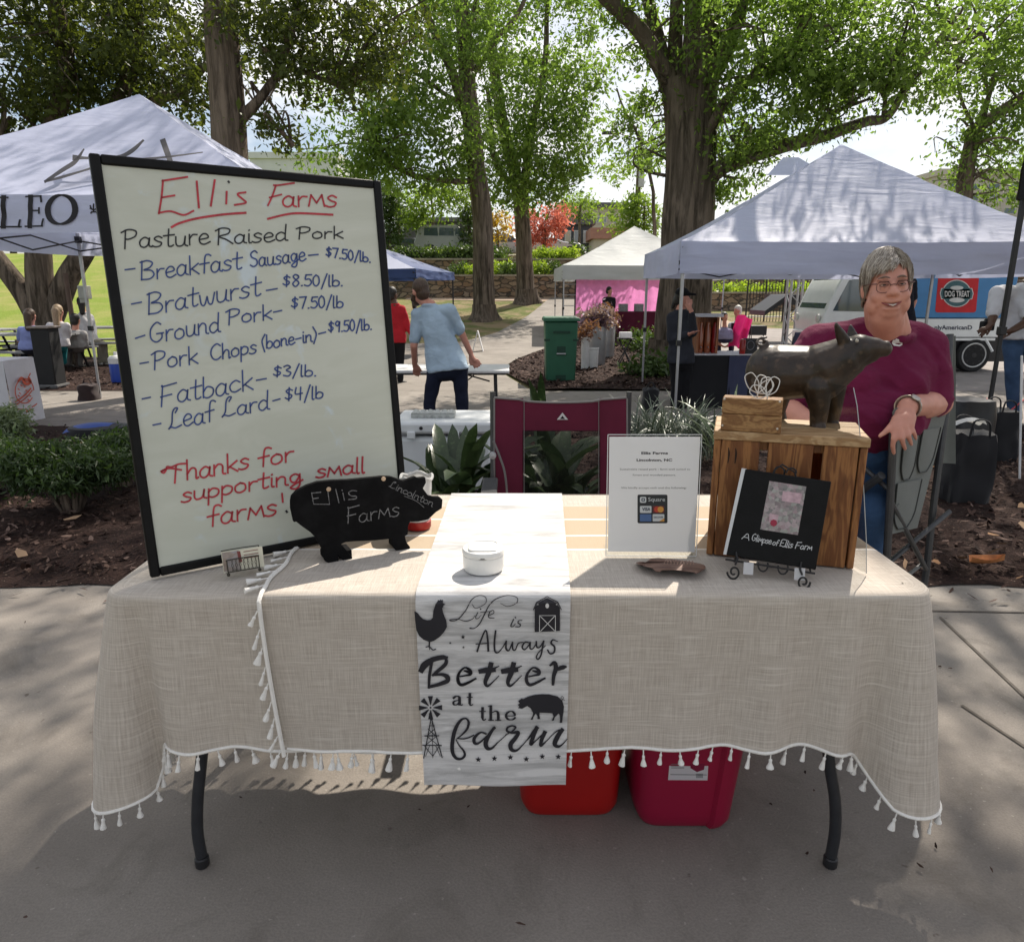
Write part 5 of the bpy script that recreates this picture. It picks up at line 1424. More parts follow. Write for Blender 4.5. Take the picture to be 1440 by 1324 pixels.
b.add(ac + [p - sn * .0035 for p in [ons(852, 781, -.003), ons(979, 782, -.003), ons(987, 611, -.003), ons(855, 611, -.003)]], [(0, 1, 2, 3), (4, 7, 6, 5), (0, 4, 5, 1), (1, 5, 6, 2), (2, 6, 7, 3), (3, 7, 4, 0)])
f0 = [ons(852, 781, .003), ons(979, 782, .003)]
b.add([f0[0], f0[1], V((f0[1].x, f0[1].y, .7545)) + sback * .08, V((f0[0].x, f0[0].y, .7545)) + sback * .08], [(0, 1, 2, 3)])
part('holder', b, ACR, t)
ba = MB()
for e in ((0, 1), (1, 2), (2, 3), (3, 0)): ba.tube([ac[e[0]], ac[e[1]]], .0011, 5)
part('holder_edge', ba, mat('acrylic_edge', (.62, .63, .62), .15, .05, 20, .02), t)
rs_ = .1628
cs = lambda x, y: (840 + x / 5.756, 600 + y / 5.756)
onp = lambda x, y: ons(*cs(x, y), .0007)
onp2 = lambda x, y: ons(*cs(x, y), .0013)
onp3 = lambda x, y: ons(*cs(x, y), .0019)
b = MB()
TY = lambda f: (lambda x, y: f(x, -y))
print_text(b, 'Ellis Farms', 356, 572, -222, 20, TY(onp), .03); print_text(b, 'Lincolnton, NC', 318, 606, -278, 20, TY(onp), .03)
part('print', b, INK, pp, flip=False)
b = MB()
print_text(b, 'Sustainable raised pork - farm-well suited to', 182, 752, -350, 15, TY(onp)); print_text(b, 'forest and wooded pasture.', 286, 636, -396, 15, TY(onp)); print_text(b, 'We kindly accept cash and the following:', 192, 720, -500, 15, TY(onp))
part('print', b, mat('grey_text', (.16, .16, .17), .7), pp, flip=False)
def quad(mb, x0, y0, x1, y1, f): mb.add([f(x0, y1), f(x1, y1), f(x1, y0), f(x0, y0)], [(0, 1, 2, 3)])
def rquad(mb, x0, y0, x1, y1, r, f):
    P = []
    for cx, cy, a0 in ((x1 - r, y0 + r, -90), (x1 - r, y1 - r, 0), (x0 + r, y1 - r, 90), (x0 + r, y0 + r, 180)):
        P += [(cx + r * math.cos(R(a0 + k * 30)), cy + r * math.sin(R(a0 + k * 30))) for k in range(4)]
    mb.poly(P, lambda a, c, d: f(a, c))
b = MB(); rquad(b, 325, 548, 568, 780, 12, onp); part('logo_block', b, mat('charcoal_print', (.025, .026, .028), .5), pp)
WHP = mat('white_ink', (.66, .66, .66), .6)
b = MB(); rquad(b, 345, 566, 396, 614, 10, onp2); rquad(b, 345, 640, 438, 696, 6, onp2); rquad(b, 448, 706, 542, 765, 6, onp2); print_text(b, 'Square', 412, 548, -602, 32, TY(onp2)); part('logo', b, WHP, pp, flip=False)
b = MB(); rquad(b, 357, 577, 385, 603, 5, onp3); print_text(b, 'VISA', 362, 430, -678, 26, TY(onp3), .03); print_text(b, 'DISCOVER', 456, 534, -738, 14, TY(onp3), .01); part('logo', b, mat('navy_ink', (.03, .035, .07), .6), pp, flip=False)
b = MB(); rquad(b, 365, 584, 377, 596, 2, lambda x, y: ons(*cs(x, y), .0025)); part('logo', b, WHP, pp)
circ = lambda mb, cx, cy, r, f: mb.poly([(cx + r * math.cos(i * .3927), cy + r * math.sin(i * .3927)) for i in range(16)], lambda a, c, d: f(a, c))
b = MB(); rquad(b, 448, 640, 542, 696, 6, onp2); part('logo', b, mat('dark_red_ink', (.16, .03, .03), .6), pp)
b = MB(); circ(b, 484, 668, 25, onp3); part('logo', b, mat('red_ink', (.55, .06, .03), .6), pp)
b = MB(); circ(b, 512, 668, 25, lambda x, y: ons(*cs(x, y), .0025)); part('logo', b, mat('orange_ink', (.7, .32, .06), .6), pp)
b = MB(); rquad(b, 345, 706, 438, 765, 6, onp2); part('logo', b, mat('blue_ink', (.09, .16, .34), .6), pp)
b = MB(); b.poly([(500, 765), (542, 738), (542, 765)], lambda a, c, d: onp3(a, c)); part('logo', b, mat('orange_ink', (.7, .32, .06)), pp)
# ---- flat wooden pig tray
t0 = onz(945, 798, .753)
t = thing('pig_tray', 'small flat carved wooden pig dish lying before the paper sign', 'tray', t0)
f9 = lambda px, py, d: onz(px, py, .753 + d)
b = MB()
oz = [(893, 791), (900, 789), (908, 790), (915, 785), (925, 784), (948, 786), (968, 789), (984, 792), (991, 794), (993, 798), (986, 803), (979, 807), (975, 804), (962, 803), (944, 801), (932, 801), (928, 804), (921, 803), (918, 799), (906, 796)]
b.poly(oz, lambda x, y, d: f9(x, y, d), .017)
DKW = woodmat('walnut', (.20, .115, .085), (.10, .05, .036), (.09, 1, 1), 30, .45)
part('tray', b, DKW, t, bev=.003)
b = MB()
for k in range(9):
    x = 934 + k * 4.6
    b.ribbon([(x, 800 + k * .25), (x + 3, 794 + k * .3), (x + 5, 799 + k * .3)], 1.1, lambda a, c: f9(a, c - 8.0, .0188), 4)
part('carving', b, mat('carved_wood', (.34, .22, .17), .6, .3, 80), t, flip=False)
# ---- wooden crate
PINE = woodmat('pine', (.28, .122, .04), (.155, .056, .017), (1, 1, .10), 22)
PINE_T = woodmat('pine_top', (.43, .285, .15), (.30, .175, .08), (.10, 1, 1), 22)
g0 = onz(993, 779, .752); g1 = onz(1200, 800, .752)
gu = (g1 - g0); CW = gu.length; gu.normalize(); gb = V((-gu.y, gu.x, 0)); ang = math.atan2(gu.y, gu.x)
CH, CDp = .312, .215
cw = lambda x, y, z: g0 + gu * x + gb * y + V((0, 0, z))
t = thing('wooden_crate', 'slatted pine crate with vertical planks carrying the bronze pig', 'crate', cw(CW / 2, CDp / 2, 0))
def plank(x0, x1, y0, y1, z0, z1, m=PINE, name='plank'):
    b = MB(); b.box(cw((x0 + x1) / 2, (y0 + y1) / 2, (z0 + z1) / 2), (x1 - x0, y1 - y0, z1 - z0), ang)
    return part(name, b, m, t, bev=.0025)
fr = CW / 212
for x0, x1 in ((11 * fr, 66 * fr), (78 * fr, 140 * fr), (154 * fr, 200 * fr), (202 * fr, CW)): plank(x0, x1, 0, .018, .0, CH - .021 - (.0015 if x1 == CW else 0))
for x0, x1 in ((11 * fr, 60 * fr), (150 * fr, CW)): plank(x0, x1, CDp - .018, CDp, 0, CH - .021)
plank(0, .016, .0, CDp, 0, CH - .022, name='side_board'); plank(CW - .018, CW - .002, .0185, CDp - .0185, 0, CH - .022, name='side_board')
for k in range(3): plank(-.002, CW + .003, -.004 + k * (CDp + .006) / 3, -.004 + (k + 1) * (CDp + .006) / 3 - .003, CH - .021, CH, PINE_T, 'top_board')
plank(.0165, CW - .0185, .0185, .036, CH - .045, CH - .0225, name='batten'); plank(.0165, CW - .0185, .0185, CDp - .0185, .01, .025, name='base_board')
ct = [c for c in t.children if c.name.startswith('plank')][0]
b = MB()
for x in (.036, .052): b.ribbon([(x - .002, .272), (x, .258), (x - .001, .236)], [.0015, .004, .002], lambda a, c: cw(a, -.0012, c), 4)
part('burn_mark', b, mat('burnt', (.02, .012, .008), .9), ct, flip=False)
# ---- small box of wood with wire loops on the crate
q0 = cw(.012, -.002, CH + .0005)
t = thing('wooden_block', 'small brown two-board wooden box with looped white wires, on the crate corner', 'box', q0)
BX = woodmat('cedar', (.33, .185, .075), (.20, .095, .035), (.12, 1, 1), 30)
a2 = ang - R(4)
bx = lambda x, y, z: q0 + Matrix.Rotation(a2, 3, 'Z') @ V((x, y, z))
b = MB(); b.box(bx(.067, .03, .020), (.134, .05, .040), a2); part('lower_board', b, BX, t, bev=.0025)
b = MB(); b.box(bx(.0665, .0302, .0595), (.133, .0495, .038), a2); part('upper_board', b, BX, t, bev=.0025)
WW = mat('white_wire', (.62, .60, .57), .5, .1, 30)
def loops(mb, o, sx, rnd):
    for k in range(3):
        a = rnd.uniform(-.5, .5) + (k - 1) * .9
        L = rnd.uniform(.04, .055)
        e = V((math.sin(a), .15, math.cos(a))).normalized()
        s = e.cross(V((0, 1, 0))).normalized() * .013
        mb.tube(catmull([o, o + e * L * .4 + s, o + e * L * .9 + s * .8, o + e * L, o + e * L * .9 - s * .8, o + e * L * .4 - s, o], 5), .0012, 5)
    mb.tube([o - V((0, 0, .03)), o], .0016, 5)
rn = random.Random(4)
for x, y in ((.098, .012), (.075, .048)):
    b = MB(); loops(b, bx(x, y, .086), 1, rn); part('wire_loop', b, WW, t)
for x, z in ((.126, .075), (.126, .012), (.004, .075), (.004, .012)):
    b = MB(); b.ell(bx(x, .0045, z), .0028, n=8, m=6); part('nail_head', b, mat('nail', (.5, .45, .38), .5), t)
# ---- bronze pig statue
Yp = 1.735
P_ = lambda px, py, dy=0: at(px, py, Yp + dy)
b = MB()
b.cap(P_(1092, 524, .05), .070, P_(1140, 523, .03), .064, 20); b.cap(P_(1140, 522, .03), .062, P_(1172, 512, .0), .050, 18); b.ell(P_(1084, 522, .055), (.062, .062, .066))
b.cap(P_(1160, 516, .01), .062, P_(1184, 503, -.005), .050, 18); b.cap(P_(1184, 503, -.005), .048, P_(1208, 491, -.02), .036, 16); b.cap(P_(1208, 490, -.02), .035, P_(1229, 489, -.03), .025, 14); b.cap(P_(1229, 489, -.03), .023, P_(1243, 490.5, -.035), .019, 14)
b.cap(P_(1160, 534, .0), .05, P_(1198, 512, -.01), .030, 12); b.cap(P_(1196, 508, -.01), .028, P_(1226, 500, -.028), .017, 10); b.ell(P_(1246.5, 490, -.037), (.007, .018, .0195))
for e0_, e1_, w_ in ((P_(1186, 478, -.035), P_(1176, 457, -.045), .015), (P_(1199, 475, .012), P_(1196, 460, .022), .013)):
    for i_ in range(6):
        q_ = i_ / 5; b.ell(e0_.lerp(e1_, q_), (w_ * (1 - .8 * q_ ** 1.5) + .002, .006, .011 * (1 - .6 * q_) + .003))
b.cap(P_(1150, 545, -.015), .036, P_(1152, 575, -.02), .0235, 12); b.cap(P_(1152, 575, -.02), .0225, P_(1150, 598, -.02), .0195, 12); b.cap(P_(1149, 602, -.028), .016, P_(1155, 602, -.036), .012, 10)
b.cap(P_(1170, 545, .035), .034, P_(1171, 575, .04), .0225, 12); b.cap(P_(1171, 575, .04), .0215, P_(1168, 596, .04), .0185, 12); b.cap(P_(1170, 599, .03), .015, P_(1177, 600, .022), .011, 10)
b.cap(P_(1086, 540, .03), .040, P_(1078, 578, .05), .021, 12); b.cap(P_(1078, 578, .05), .019, P_(1083, 592, .05), .016, 12)
b.cap(P_(1098, 540, .09), .036, P_(1094, 576, .095), .02, 12); b.cap(P_(1094, 576, .095), .018, P_(1098, 590, .095), .016, 12)
tl = [P_(1072, 498, .07), P_(1071, 488, .07), P_(1076, 479, .06), P_(1080, 482, .05), P_(1074, 486, .05), P_(1064, 483, .06), P_(1068, 476, .07), P_(1078, 474, .07)]
for a_, c_ in zip(catmull(tl, 3), catmull(tl, 3)[1:]): b.cap(a_, .0042, c_, .0042, 8)
BRZ = bpy.data.materials.new('dark_bronze'); BRZ.use_nodes = True; BRZ.node_tree.nodes.clear()
nt = BRZ.node_tree; v = coords(nt)
cc = mixc(nt, ramp(nt, noise(nt, v, 16, 6, .65), .36, .68), (.009, .0055, .0035), (.045, .025, .013))
finish(BRZ, nt, mixc(nt, ramp(nt, noise(nt, v, 60, 4), .58, .75), cc, (.085, .052, .03)), .40, noise(nt, v, 40, 5), .35, .004, metal=.0, spec=.45)
bpig = thing('bronze_pig', 'dark bronze pig statue with pricked ears standing on the pine crate', 'statue', P_(1120, 605))
part('body', blob(b, .0036, 4), BRZ, bpig)
b = MB(); b.ell(P_(1205, 479, -.053), .0042, n=10, m=8); part('eye', b, mat('statue_eye', (.42, .38, .32), .2), bpig)
# ---- photo book on its wire easel
e0 = at(1021, 779, 1.545); e1 = at(1147, 801, 1.49)
eu = (e1 - e0).normalized(); eb = V((-eu.y, eu.x, 0)).normalized()
euz = (V((0, 0, 1)) + eb * .22).normalized(); euz = (euz - eu * euz.dot(eu)).normalized()
en = eu.cross(euz); en = en if en.y < 0 else -en
one = lambda px, py, d=0: onplane(px, py, e0 + en * d, en)
t = thing('photo_book', 'black square photo album with white script title propped on the wire easel', 'album', e0)
cor = [(1021, 780), (1147, 801), (1169, 677), (1048, 659)]
def slab(mb, cs_, d0, d1):
    mb.add([one(x, y, d0) for x, y in cs_] + [one(x, y, d1) for x, y in cs_], [(0, 3, 2, 1), (4, 5, 6, 7), (0, 1, 5, 4), (1, 2, 6, 5), (2, 3, 7, 6), (3, 0, 4, 7)])
b = MB(); slab(b, cor, .0, .004); slab(b, cor, -.026, -.022)
cv = part('cover', b, mat('album_cover', (.006, .006, .0065), .5, .2, 30, .15, 200, spec=.15), t, bev=.002)
b = MB(); slab(b, [(1023, 778), (1145, 798), (1166, 679), (1049, 661)], -.022, 0); part('pages', b, PAPER, t)
b = MB(); slab(b, [(1017, 779), (1023, 780), (1050, 659), (1043, 658)], -.024, .003); part('spine', b, mat('white_spine', (.60, .61, .62), .5), t)
b = MB(); b.add([one(x, y, .0048) for x, y in ((1069, 744), (1122, 752), (1134, 684), (1082, 676))], [(0, 1, 2, 3)])
pic = part('picture', b, photomat('album_photo', [(.04, .04, .04), (.30, .18, .21), (.10, .10, .10), (.42, .30, .33), (.22, .24, .20), (.36, .36, .34)], 130), t)
b = MB()
b.add([one(x, y, .0055) for x, y in ((1101, 690), (1128, 694), (1125, 708), (1099, 704))], [(0, 1, 2, 3)]); b.add([one(x, y, .0055) for x, y in ((1083, 722), (1095, 724), (1093, 736), (1081, 734))], [(0, 1, 2, 3)])
part('picture_detail', b, mat('pale_pink', (.48, .33, .37), .5, .2, 90), pic)
b = MB(); b.poly([one(1088 + 5 * math.cos(i * .7854), 734 + 5 * math.sin(i * .7854), .006) for i in range(8)] and [(1088 + 5 * math.cos(i * .7854), 735 + 5 * math.sin(i * .7854)) for i in range(8)], lambda x, y, d: one(x, y, .0062))
part('picture_detail', b, mat('crimson_print', (.3, .02, .05), .5), pic)
b = MB()
cu8 = lambda x, y: (980 + x / 4.27, 520 + y / 4.27)
oe = lambda px, py: one(px, py, .0052)
def scr(s, x0, y0, x1, y1, H, wd=1.0): hand(b, s, *cu8(x0, y0), *cu8(x1, y1), H / 4.27, wd, oe, (.16, -1), .25)
scr('A', 268, 1012, 316, 1022, 36); scr('GliMpse', 326, 1022, 446, 1046, 40); scr('of', 452, 1050, 486, 1056, 36); scr('Ellis', 496, 1058, 574, 1068, 40); scr('FarM', 588, 1070, 690, 1082, 40)
part('lettering', b, mat('silver_print', (.52, .53, .54), .5), cv, flip=False)
es = thing('wire_easel', 'black scrolled wire easel holding the photo book, two white tags at its feet', 'easel', e0)
b = MB()
IRON = mat('wrought_iron', (.014, .013, .013), .5, .2, 60, .2, 150)
def spiral(c0, r, turns, sgn, fn):
    return [fn(c0[0] + sgn * r * (1 - .75 * k / 24) * math.cos(k / 24 * turns * 2 * math.pi), c0[1] + r * 1.15 * (1 - .75 * k / 24) * math.sin(k / 24 * turns * 2 * math.pi)) for k in range(25)]
fe = lambda px, py: one(px, py, .022)
def foot(px, py, sg):
    b.tube([one(px - sg * 3, py - 36, .004), one(px - sg * 5, py - 26, .014), one(px - sg * 2, py - 18, .022)], .0024, 6)
    b.tube(spiral((px, py - 8), 9.5, 1.35, sg, fe), .0024, 6)
foot(1032, 812, -1); foot(1130, 826, 1)
for x, y in ((1073, 790), (1101, 794)): b.tube([one(x + 7 * math.cos(a), y + 4 + 9 * math.sin(a), .006) for a in [i * .35 for i in range(-1, 11)]], .002, 6)
for x, y in ((1096, 660), (1113, 662)): b.tube([one(x + 7 * math.cos(a), y - 7 * abs(math.sin(a)) + 3, -.03) for a in [i * math.pi / 10 for i in range(11)]], .002, 6)
b.tube([one(1032, 790, -.03), one(1090, 660, -.031), one(1100, 653, -.031), one(1118, 664, -.031), one(1140, 806, -.03)], .0024, 6)
b.tube([one(1104, 660, -.032), V((one(1090, 780).x + .02, one(1090, 780).y + .10, .755))], .0024, 6)
b.tube([one(1020, 786, .006), one(1146, 806, .006)], .0024, 6)
part('wire_frame', b, IRON, es)
for x, y, w_ in ((1052, 799, 7), (1124, 807, 7.5)):
    b = MB(); b.add([one(x - w_, y + 8, .016), one(x + w_, y + 9, .016), one(x + w_ + 1, y - 8, .012), one(x - w_ + 1, y - 9, .012)], [(0, 1, 2, 3)])
    part('paper_tag', b, PAPER, es)
# ---- clear acrylic sheet beside the crate
c0 = onz(1217, 806, .7535); c1 = onz(1196, 783, .7535)
t = thing('acrylic_sheet', 'clear upright acrylic sheet seen edge-on at the right side of the crate', 'sheet', c0)
front = [at(x, y, c0.y + k) for x, y, k in ((1217, 806, 0), (1217, 760, .012), (1214, 700, .03), (1209, 620, .055), (1204, 570, .075), (1199, 545, .09))]
front[0] = c0
dv = V((-.03, .12, 0))
prf = front + [p + dv for p in reversed(front)]
b = MB()
thk = V((.004, 0, 0))
n = len(prf)
b.add(prf + [p + thk for p in prf], [tuple(range(n)), tuple(range(2 * n - 1, n - 1, -1))])
mt_, nt = newmat('tinted_acrylic'); node(nt, 'OutputMaterial', {'Surface': node(nt, 'MixShader', {0: .03, 1: node(nt, 'BsdfTransparent', {'Color': (.84, .85, .85, 1)}).outputs[0], 2: node(nt, 'BsdfGlossy', {'Roughness': .1}).outputs[0]}).outputs[0]})
part('pane', b, mt_, t, angle=10)
b = MB(); b.tube([p + thk * .5 for p in prf[:6]], .0010, 6)
part('polished_edge', b, mat('acrylic_edge_grey', (.40, .41, .41), .15), t)
# ---- storage bins under the table
def bin_(name, label, px0, px1, pyb, Yf, ztop, dep, col, tp, rib=False):
    z0 = .004
    a, c = onz(px0, pyb, 0), onz(px1, pyb, 0)
    cx, wd = (a.x + c.x) / 2, (c.x - a.x)
    yf = onz((px0 + px1) / 2, pyb, 0).y
    cy = yf + dep / 2
    def fn(u, v, ins=0):
        al = u * 2 * math.pi
        s = lambda q: abs(q) ** .32 * (1 if q > 0 else -1)
        k = 1 + tp * v - (.06 * (1 - v / .06) ** 2 if v < .06 else 0)
        x, y = s(math.cos(al)) * wd / 2 * k, s(math.sin(al)) * dep / 2 * k
        if rib and x > wd * .27 * k and y < 0: y -= .012
        return (cx + x - math.copysign(ins, x), cy + y - math.copysign(ins, y), z0 + ztop * v)
    b = MB(); b.grid(fn, 120, 16, True)
    b.grid(lambda u, v: fn(u, 1 - v * .96, .004), 60, 6, True)
    b.add([fn(i / 60, 0) for i in range(60)], [tuple(range(60))]); b.add([fn(i / 60, .04, .004) for i in range(60)], [tuple(range(60))])
    t = thing(name, label, 'storage bin', (cx, cy, z0))
    part('tub', b, mat(name + '_plastic', col, .38, .05, 5, .03, 90, spec=.5), t, angle=40)
    r = MB(); r.tube([V(fn(i / 80, 1)) for i in range(80)], .008, 8, True)
    part('rim', r, mat(name + '_plastic', col), t)
    return t, fn, cx, wd, cy, dep
bin_('red_tub', 'bright red plastic tub under the table behind the runner', 732, 872, 1151, 0, .40, .36, (.34, .006, .005), .14)
t, fn, cx, wd, cy, dep = bin_('magenta_bin', 'magenta storage bin with a product sticker under the table', 896, 1030, 1167, 0, .42, .40, (.27, .004, .034), .24, True)
ln = lambda px, py, d=0: onplane(px, py, V((0, onz(963, 1167, 0).y - .024 - d, 0)), V((0, 1, 0)))
lq = lambda x, y, d=0: ln(680 + x / 3.6, 1030 + y / 3.6, d)
b = MB(); b.add([lq(934, 238), lq(1134, 240), lq(1140, 110), lq(945, 112)], [(0, 1, 2, 3)])
stt = part('sticker', b, PAPER, t)
b = MB(); b.add([lq(1048, 178, .0008), lq(1080, 198, .0008), lq(1116, 186, .0008), lq(1122, 150, .0008), lq(1045, 148, .0008)], [(0, 1, 2, 3, 4)]); part('print', b, mat('magenta_ink', (.16, .004, .03), .5), stt)
b = MB()
for k in range(6): b.add([lq(950, 130 + k * 9, .0008), lq(1000 + (k % 3) * 8, 130 + k * 9, .0008), lq(1000 + (k % 3) * 8, 133 + k * 9, .0008), lq(950, 133 + k * 9, .0008)], [(0, 1, 2, 3)])
for k in range(9): b.add([lq(1076 + k * 4, 228, .0008), lq(1078 + k * 4, 228, .0008), lq(1078 + k * 4, 206, .0008), lq(1076 + k * 4, 206, .0008)], [(0, 1, 2, 3)])
b.add([lq(946, 212, .0008), lq(1130, 214, .0008), lq(1130, 211, .0008), lq(946, 209, .0008)], [(0, 1, 2, 3)])
part('print', b, mat('grey_text', (.16, .16, .17)), stt, flip=False)

# ============================================================ PEOPLE
SKIN = mat('skin', (.54, .255, .19), .5, .10, 18, .10, 160, spec=.35)
SKIN_D = mat('dark_skin', (.10, .052, .035), .5, .12, 18, .08, 160)
def hairmat(name, c1, c2):
    m, nt = newmat(name)
    v = coords(nt, (60, 60, 9))
    s = noise(nt, v, 3, 4, .6)
    return finish(m, nt, mixc(nt, ramp(nt, s, .35, .66), c1, c2), .45, s, .8, .006, spec=.4)
HAIR_G = hairmat('grey_hair', (.13, .105, .085), (.42, .37, .32))
HAIR_B = hairmat('brown_hair', (.035, .02, .013), (.10, .06, .04))
HAIR_K = hairmat('black_hair', (.008, .007, .007), (.03, .026, .024))
HAIR_Y = hairmat('blonde_hair', (.22, .15, .09), (.42, .31, .20))
HAIR_W = hairmat('white_hair', (.5, .47, .43), (.72, .69, .65))
def clothmat(name, col, var=.12): 
    m, nt = newmat(name)
    v = coords(nt)
    wr = noise(nt, coords(nt, (1, 1, 1.6)), 9, 4, .55, .8)
    c = mixc(nt, ramp(nt, noise(nt, v, 6, 4), .3, .7), tuple(x * (1 - var) for x in col), tuple(x * (1 + var) for x in col))
    hh = node(nt, 'Math', {0: wr, 1: node(nt, 'Math', {0: noise(nt, v, 420, 2), 1: .12}, operation='MULTIPLY').outputs[0]}, operation='ADD').outputs[0]
    return finish(m, nt, c, .85, hh, .6, .02, spec=.12, sheen=.04)
MAROON = clothmat('maroon_shirt', (.135, .013, .048))
DENIM, DENIM_D = clothmat('blue_denim', (.035, .075, .155), .25), clothmat('dark_denim', (.014, .018, .036), .25)
# ---- the seller
Yb = 2.42
Q = lambda px, py, Y: at(px, py, Y)
lady = thing('person', 'woman with short grey hair, glasses and maroon t-shirt sitting in the chair behind the crate', 'person', V((Q(1225, 640, Yb).x, Yb, 0)))
hc = Q(1247, 402, 2.36)
yaw = R(-15)
HM = Matrix.Rotation(yaw, 3, 'Z') @ Matrix.Rotation(R(-4), 3, 'Y')
HS = .9
H = lambda x, y, z: hc + HM @ V((x * .89, -y, z)) * HS          # x: picture right, y: out of the face, z: up
elb, wri = Q(1318, 566, 2.44), Q(1277, 572, 2.24)
sh_r, sh_l = Q(1300, 491, 2.47), Q(1152, 486, 2.50)
b = MB()
def he(c, r, M=None, n=16, m=10): b.ell(c, (r[0] * HS * .89, r[1] * HS, r[2] * HS), M, n, m)
def hcap(a, ra, c, rc, n=12): b.cap(a, ra * HS, c, rc * HS, n)
he(H(0, -.022, .028), (.079, .098, .098), HM, 24, 16)
he(H(0, .026, -.030), (.0735, .068, .088), HM, 24, 16); he(H(0, .052, -.088), (.042, .036, .030), HM); he(H(0, .01, -.090), (.066, .060, .038), HM); he(H(0, .02, -.112), (.056, .05, .026), HM)
for s in (-1, 1):
    he(H(s * .043, .060, -.034), (.029, .030, .025), HM); he(H(s * .053, .03, -.062), (.028, .036, .038), HM)
    he(H(s * .031, .073, .024), (.026, .018, .0095), HM); he(H(s * .0845, -.008, -.008), (.010, .020, .033), HM); he(H(s * .083, .0, -.032), (.007, .010, .012), HM)
    he(H(s * .0155, .100, -.026), (.0105, .012, .0095), HM)
    hcap(H(s * .024, .090, -.032), .007, H(s * .047, .072, -.066), .006, 8)
    he(H(s * .031, .083, -.0045), (.019, .010, .006), HM)
hcap(H(0, .083, .012), .0095, H(0, .110, -.020), .0145, 12); he(H(0, .115, -.023), (.016, .011, .012), HM)
he(H(0, .086, -.077), (.034, .012, .008), HM); he(H(0, .091, -.051), (.030, .010, .0085), HM)
b.cap(H(0, -.03, -.07), .060, Q(1250, 474, 2.46), .070, 18); b.cap(H(0, .012, -.10), .052, Q(1248, 470, 2.43), .052, 14)
b.cap(sh_r, .07, elb, .05, 14); b.cap(elb, .047, wri, .032, 14); b.cap(Q(1300, 570, 2.35), .046, elb, .045, 12)
b.cap(sh_l, .07, Q(1100, 570, 2.44), .048, 14); b.cap(Q(1100, 570, 2.44), .045, Q(1148, 602, 2.27), .032, 12); b.ell(Q(1160, 606, 2.24), (.04, .04, .022))
b.cap(Q(1250, 500, 2.47), .10, Q(1215, 590, 2.47), .13, 14)
hk = Q(1267, 594, 2.185)
b.cap(wri, .030, Q(1271, 585, 2.215), .030, 12, .72); b.cap(Q(1263, 590, 2.20), .021, Q(1260, 603, 2.175), .017, 10); b.cap(Q(1272, 588, 2.20), .021, Q(1270, 601, 2.178), .0165, 10); b.cap(Q(1280, 586, 2.205), .019, Q(1279, 598, 2.185), .0155, 10)
def fing(*a, r=(.0098, .0092, .0082, .0068)):
    b.chain([Q(*p) for p in a], r, 9)
fing((1259.5, 603, 2.172), (1256.5, 617, 2.155), (1255.5, 628, 2.16), (1257, 637, 2.172))
fing((1266.5, 603, 2.172), (1268, 616, 2.153), (1270, 624, 2.158), (1273, 631, 2.170))
fing((1273, 601, 2.178), (1277, 612, 2.160), (1279.5, 619, 2.165), (1281.5, 625, 2.178))
fing((1280, 598, 2.186), (1284.5, 607, 2.172), (1286.5, 612, 2.176), (1288, 617, 2.186), r=(.0088, .0082, .0074, .006))
fing((1261, 590, 2.205), (1252, 600, 2.19), (1244, 608, 2.18), (1237, 613, 2.175), r=(.0125, .0108, .0092, .007))
part('body', blob(b, .0048, 6), SKIN, lady)
# shirt
b = MB()
b.ell(Q(1238, 532, 2.47), (.192, .135, .17)); b.ell(Q(1212, 585, 2.43), (.215, .175, .13)); b.ell(Q(1228, 500, 2.48), (.18, .105, .085)); b.ell(Q(1208, 602, 2.45), (.208, .17, .10))
b.ell(Q(1205, 540, 2.39), (.085, .07, .07)); b.ell(Q(1272, 540, 2.38), (.08, .07, .07))
b.cap(Q(1262, 470, 2.475), .060, Q(1302, 489, 2.47), .074, 14); b.cap(Q(1228, 468, 2.475), .055, Q(1152, 484, 2.5), .074, 14)
b.cap(sh_r, .077, Q(1309, 545, 2.45), .074, 16); b.cap(Q(1308, 540, 2.45), .075, Q(1308, 562, 2.44), .068, 14)
b.cap(sh_l, .077, Q(1118, 536, 2.46), .077, 16); b.cap(Q(1118, 536, 2.46), .077, Q(1104, 562, 2.45), .068, 14)
b.tube([Q(1249, 462, 2.45) + V((.076 * math.cos(k * math.pi / 10), .080 * math.sin(k * math.pi / 10), .008 + .020 * math.sin(k * math.pi / 10) - .018)) for k in range(20)], .011, 8, True)
shirt = blob(b, .0075, 5)
for v_ in shirt.vertices:            # folds of the cloth
    p = v_.co
    rel = p - sh_r
    q = V((p.x * 4 + p.z * 10, p.y * 6, p.z * 3 - p.x * 6))
    ridge = 1 - abs(mnoise.noise(q)) * 2.2
    low_ = sst(1.36, 1.02, -p.z) if False else min(1, max(0, (1.33 - p.z) / .25))
    n = ridge ** 3 * .010 * low_ - .003 + mnoise.noise(V((p.x * 16, p.y * 10, p.z * 14))) * .0035
    rad = rel.length; n += max(0, math.sin(rad * 46 + 2 * math.atan2(rel.z, rel.x))) ** 2 * .0055 * math.exp(-((rad - .16) / .09) ** 2)
    rel2 = p - sh_l; rad = rel2.length; n += max(0, math.sin(rad * 42 + 2 * math.atan2(rel2.z, rel2.x))) ** 2 * .006 * math.exp(-((rad - .17) / .1) ** 2)
    v_.co += v_.normal * n
shp = part('shirt', shirt, MAROON, lady)
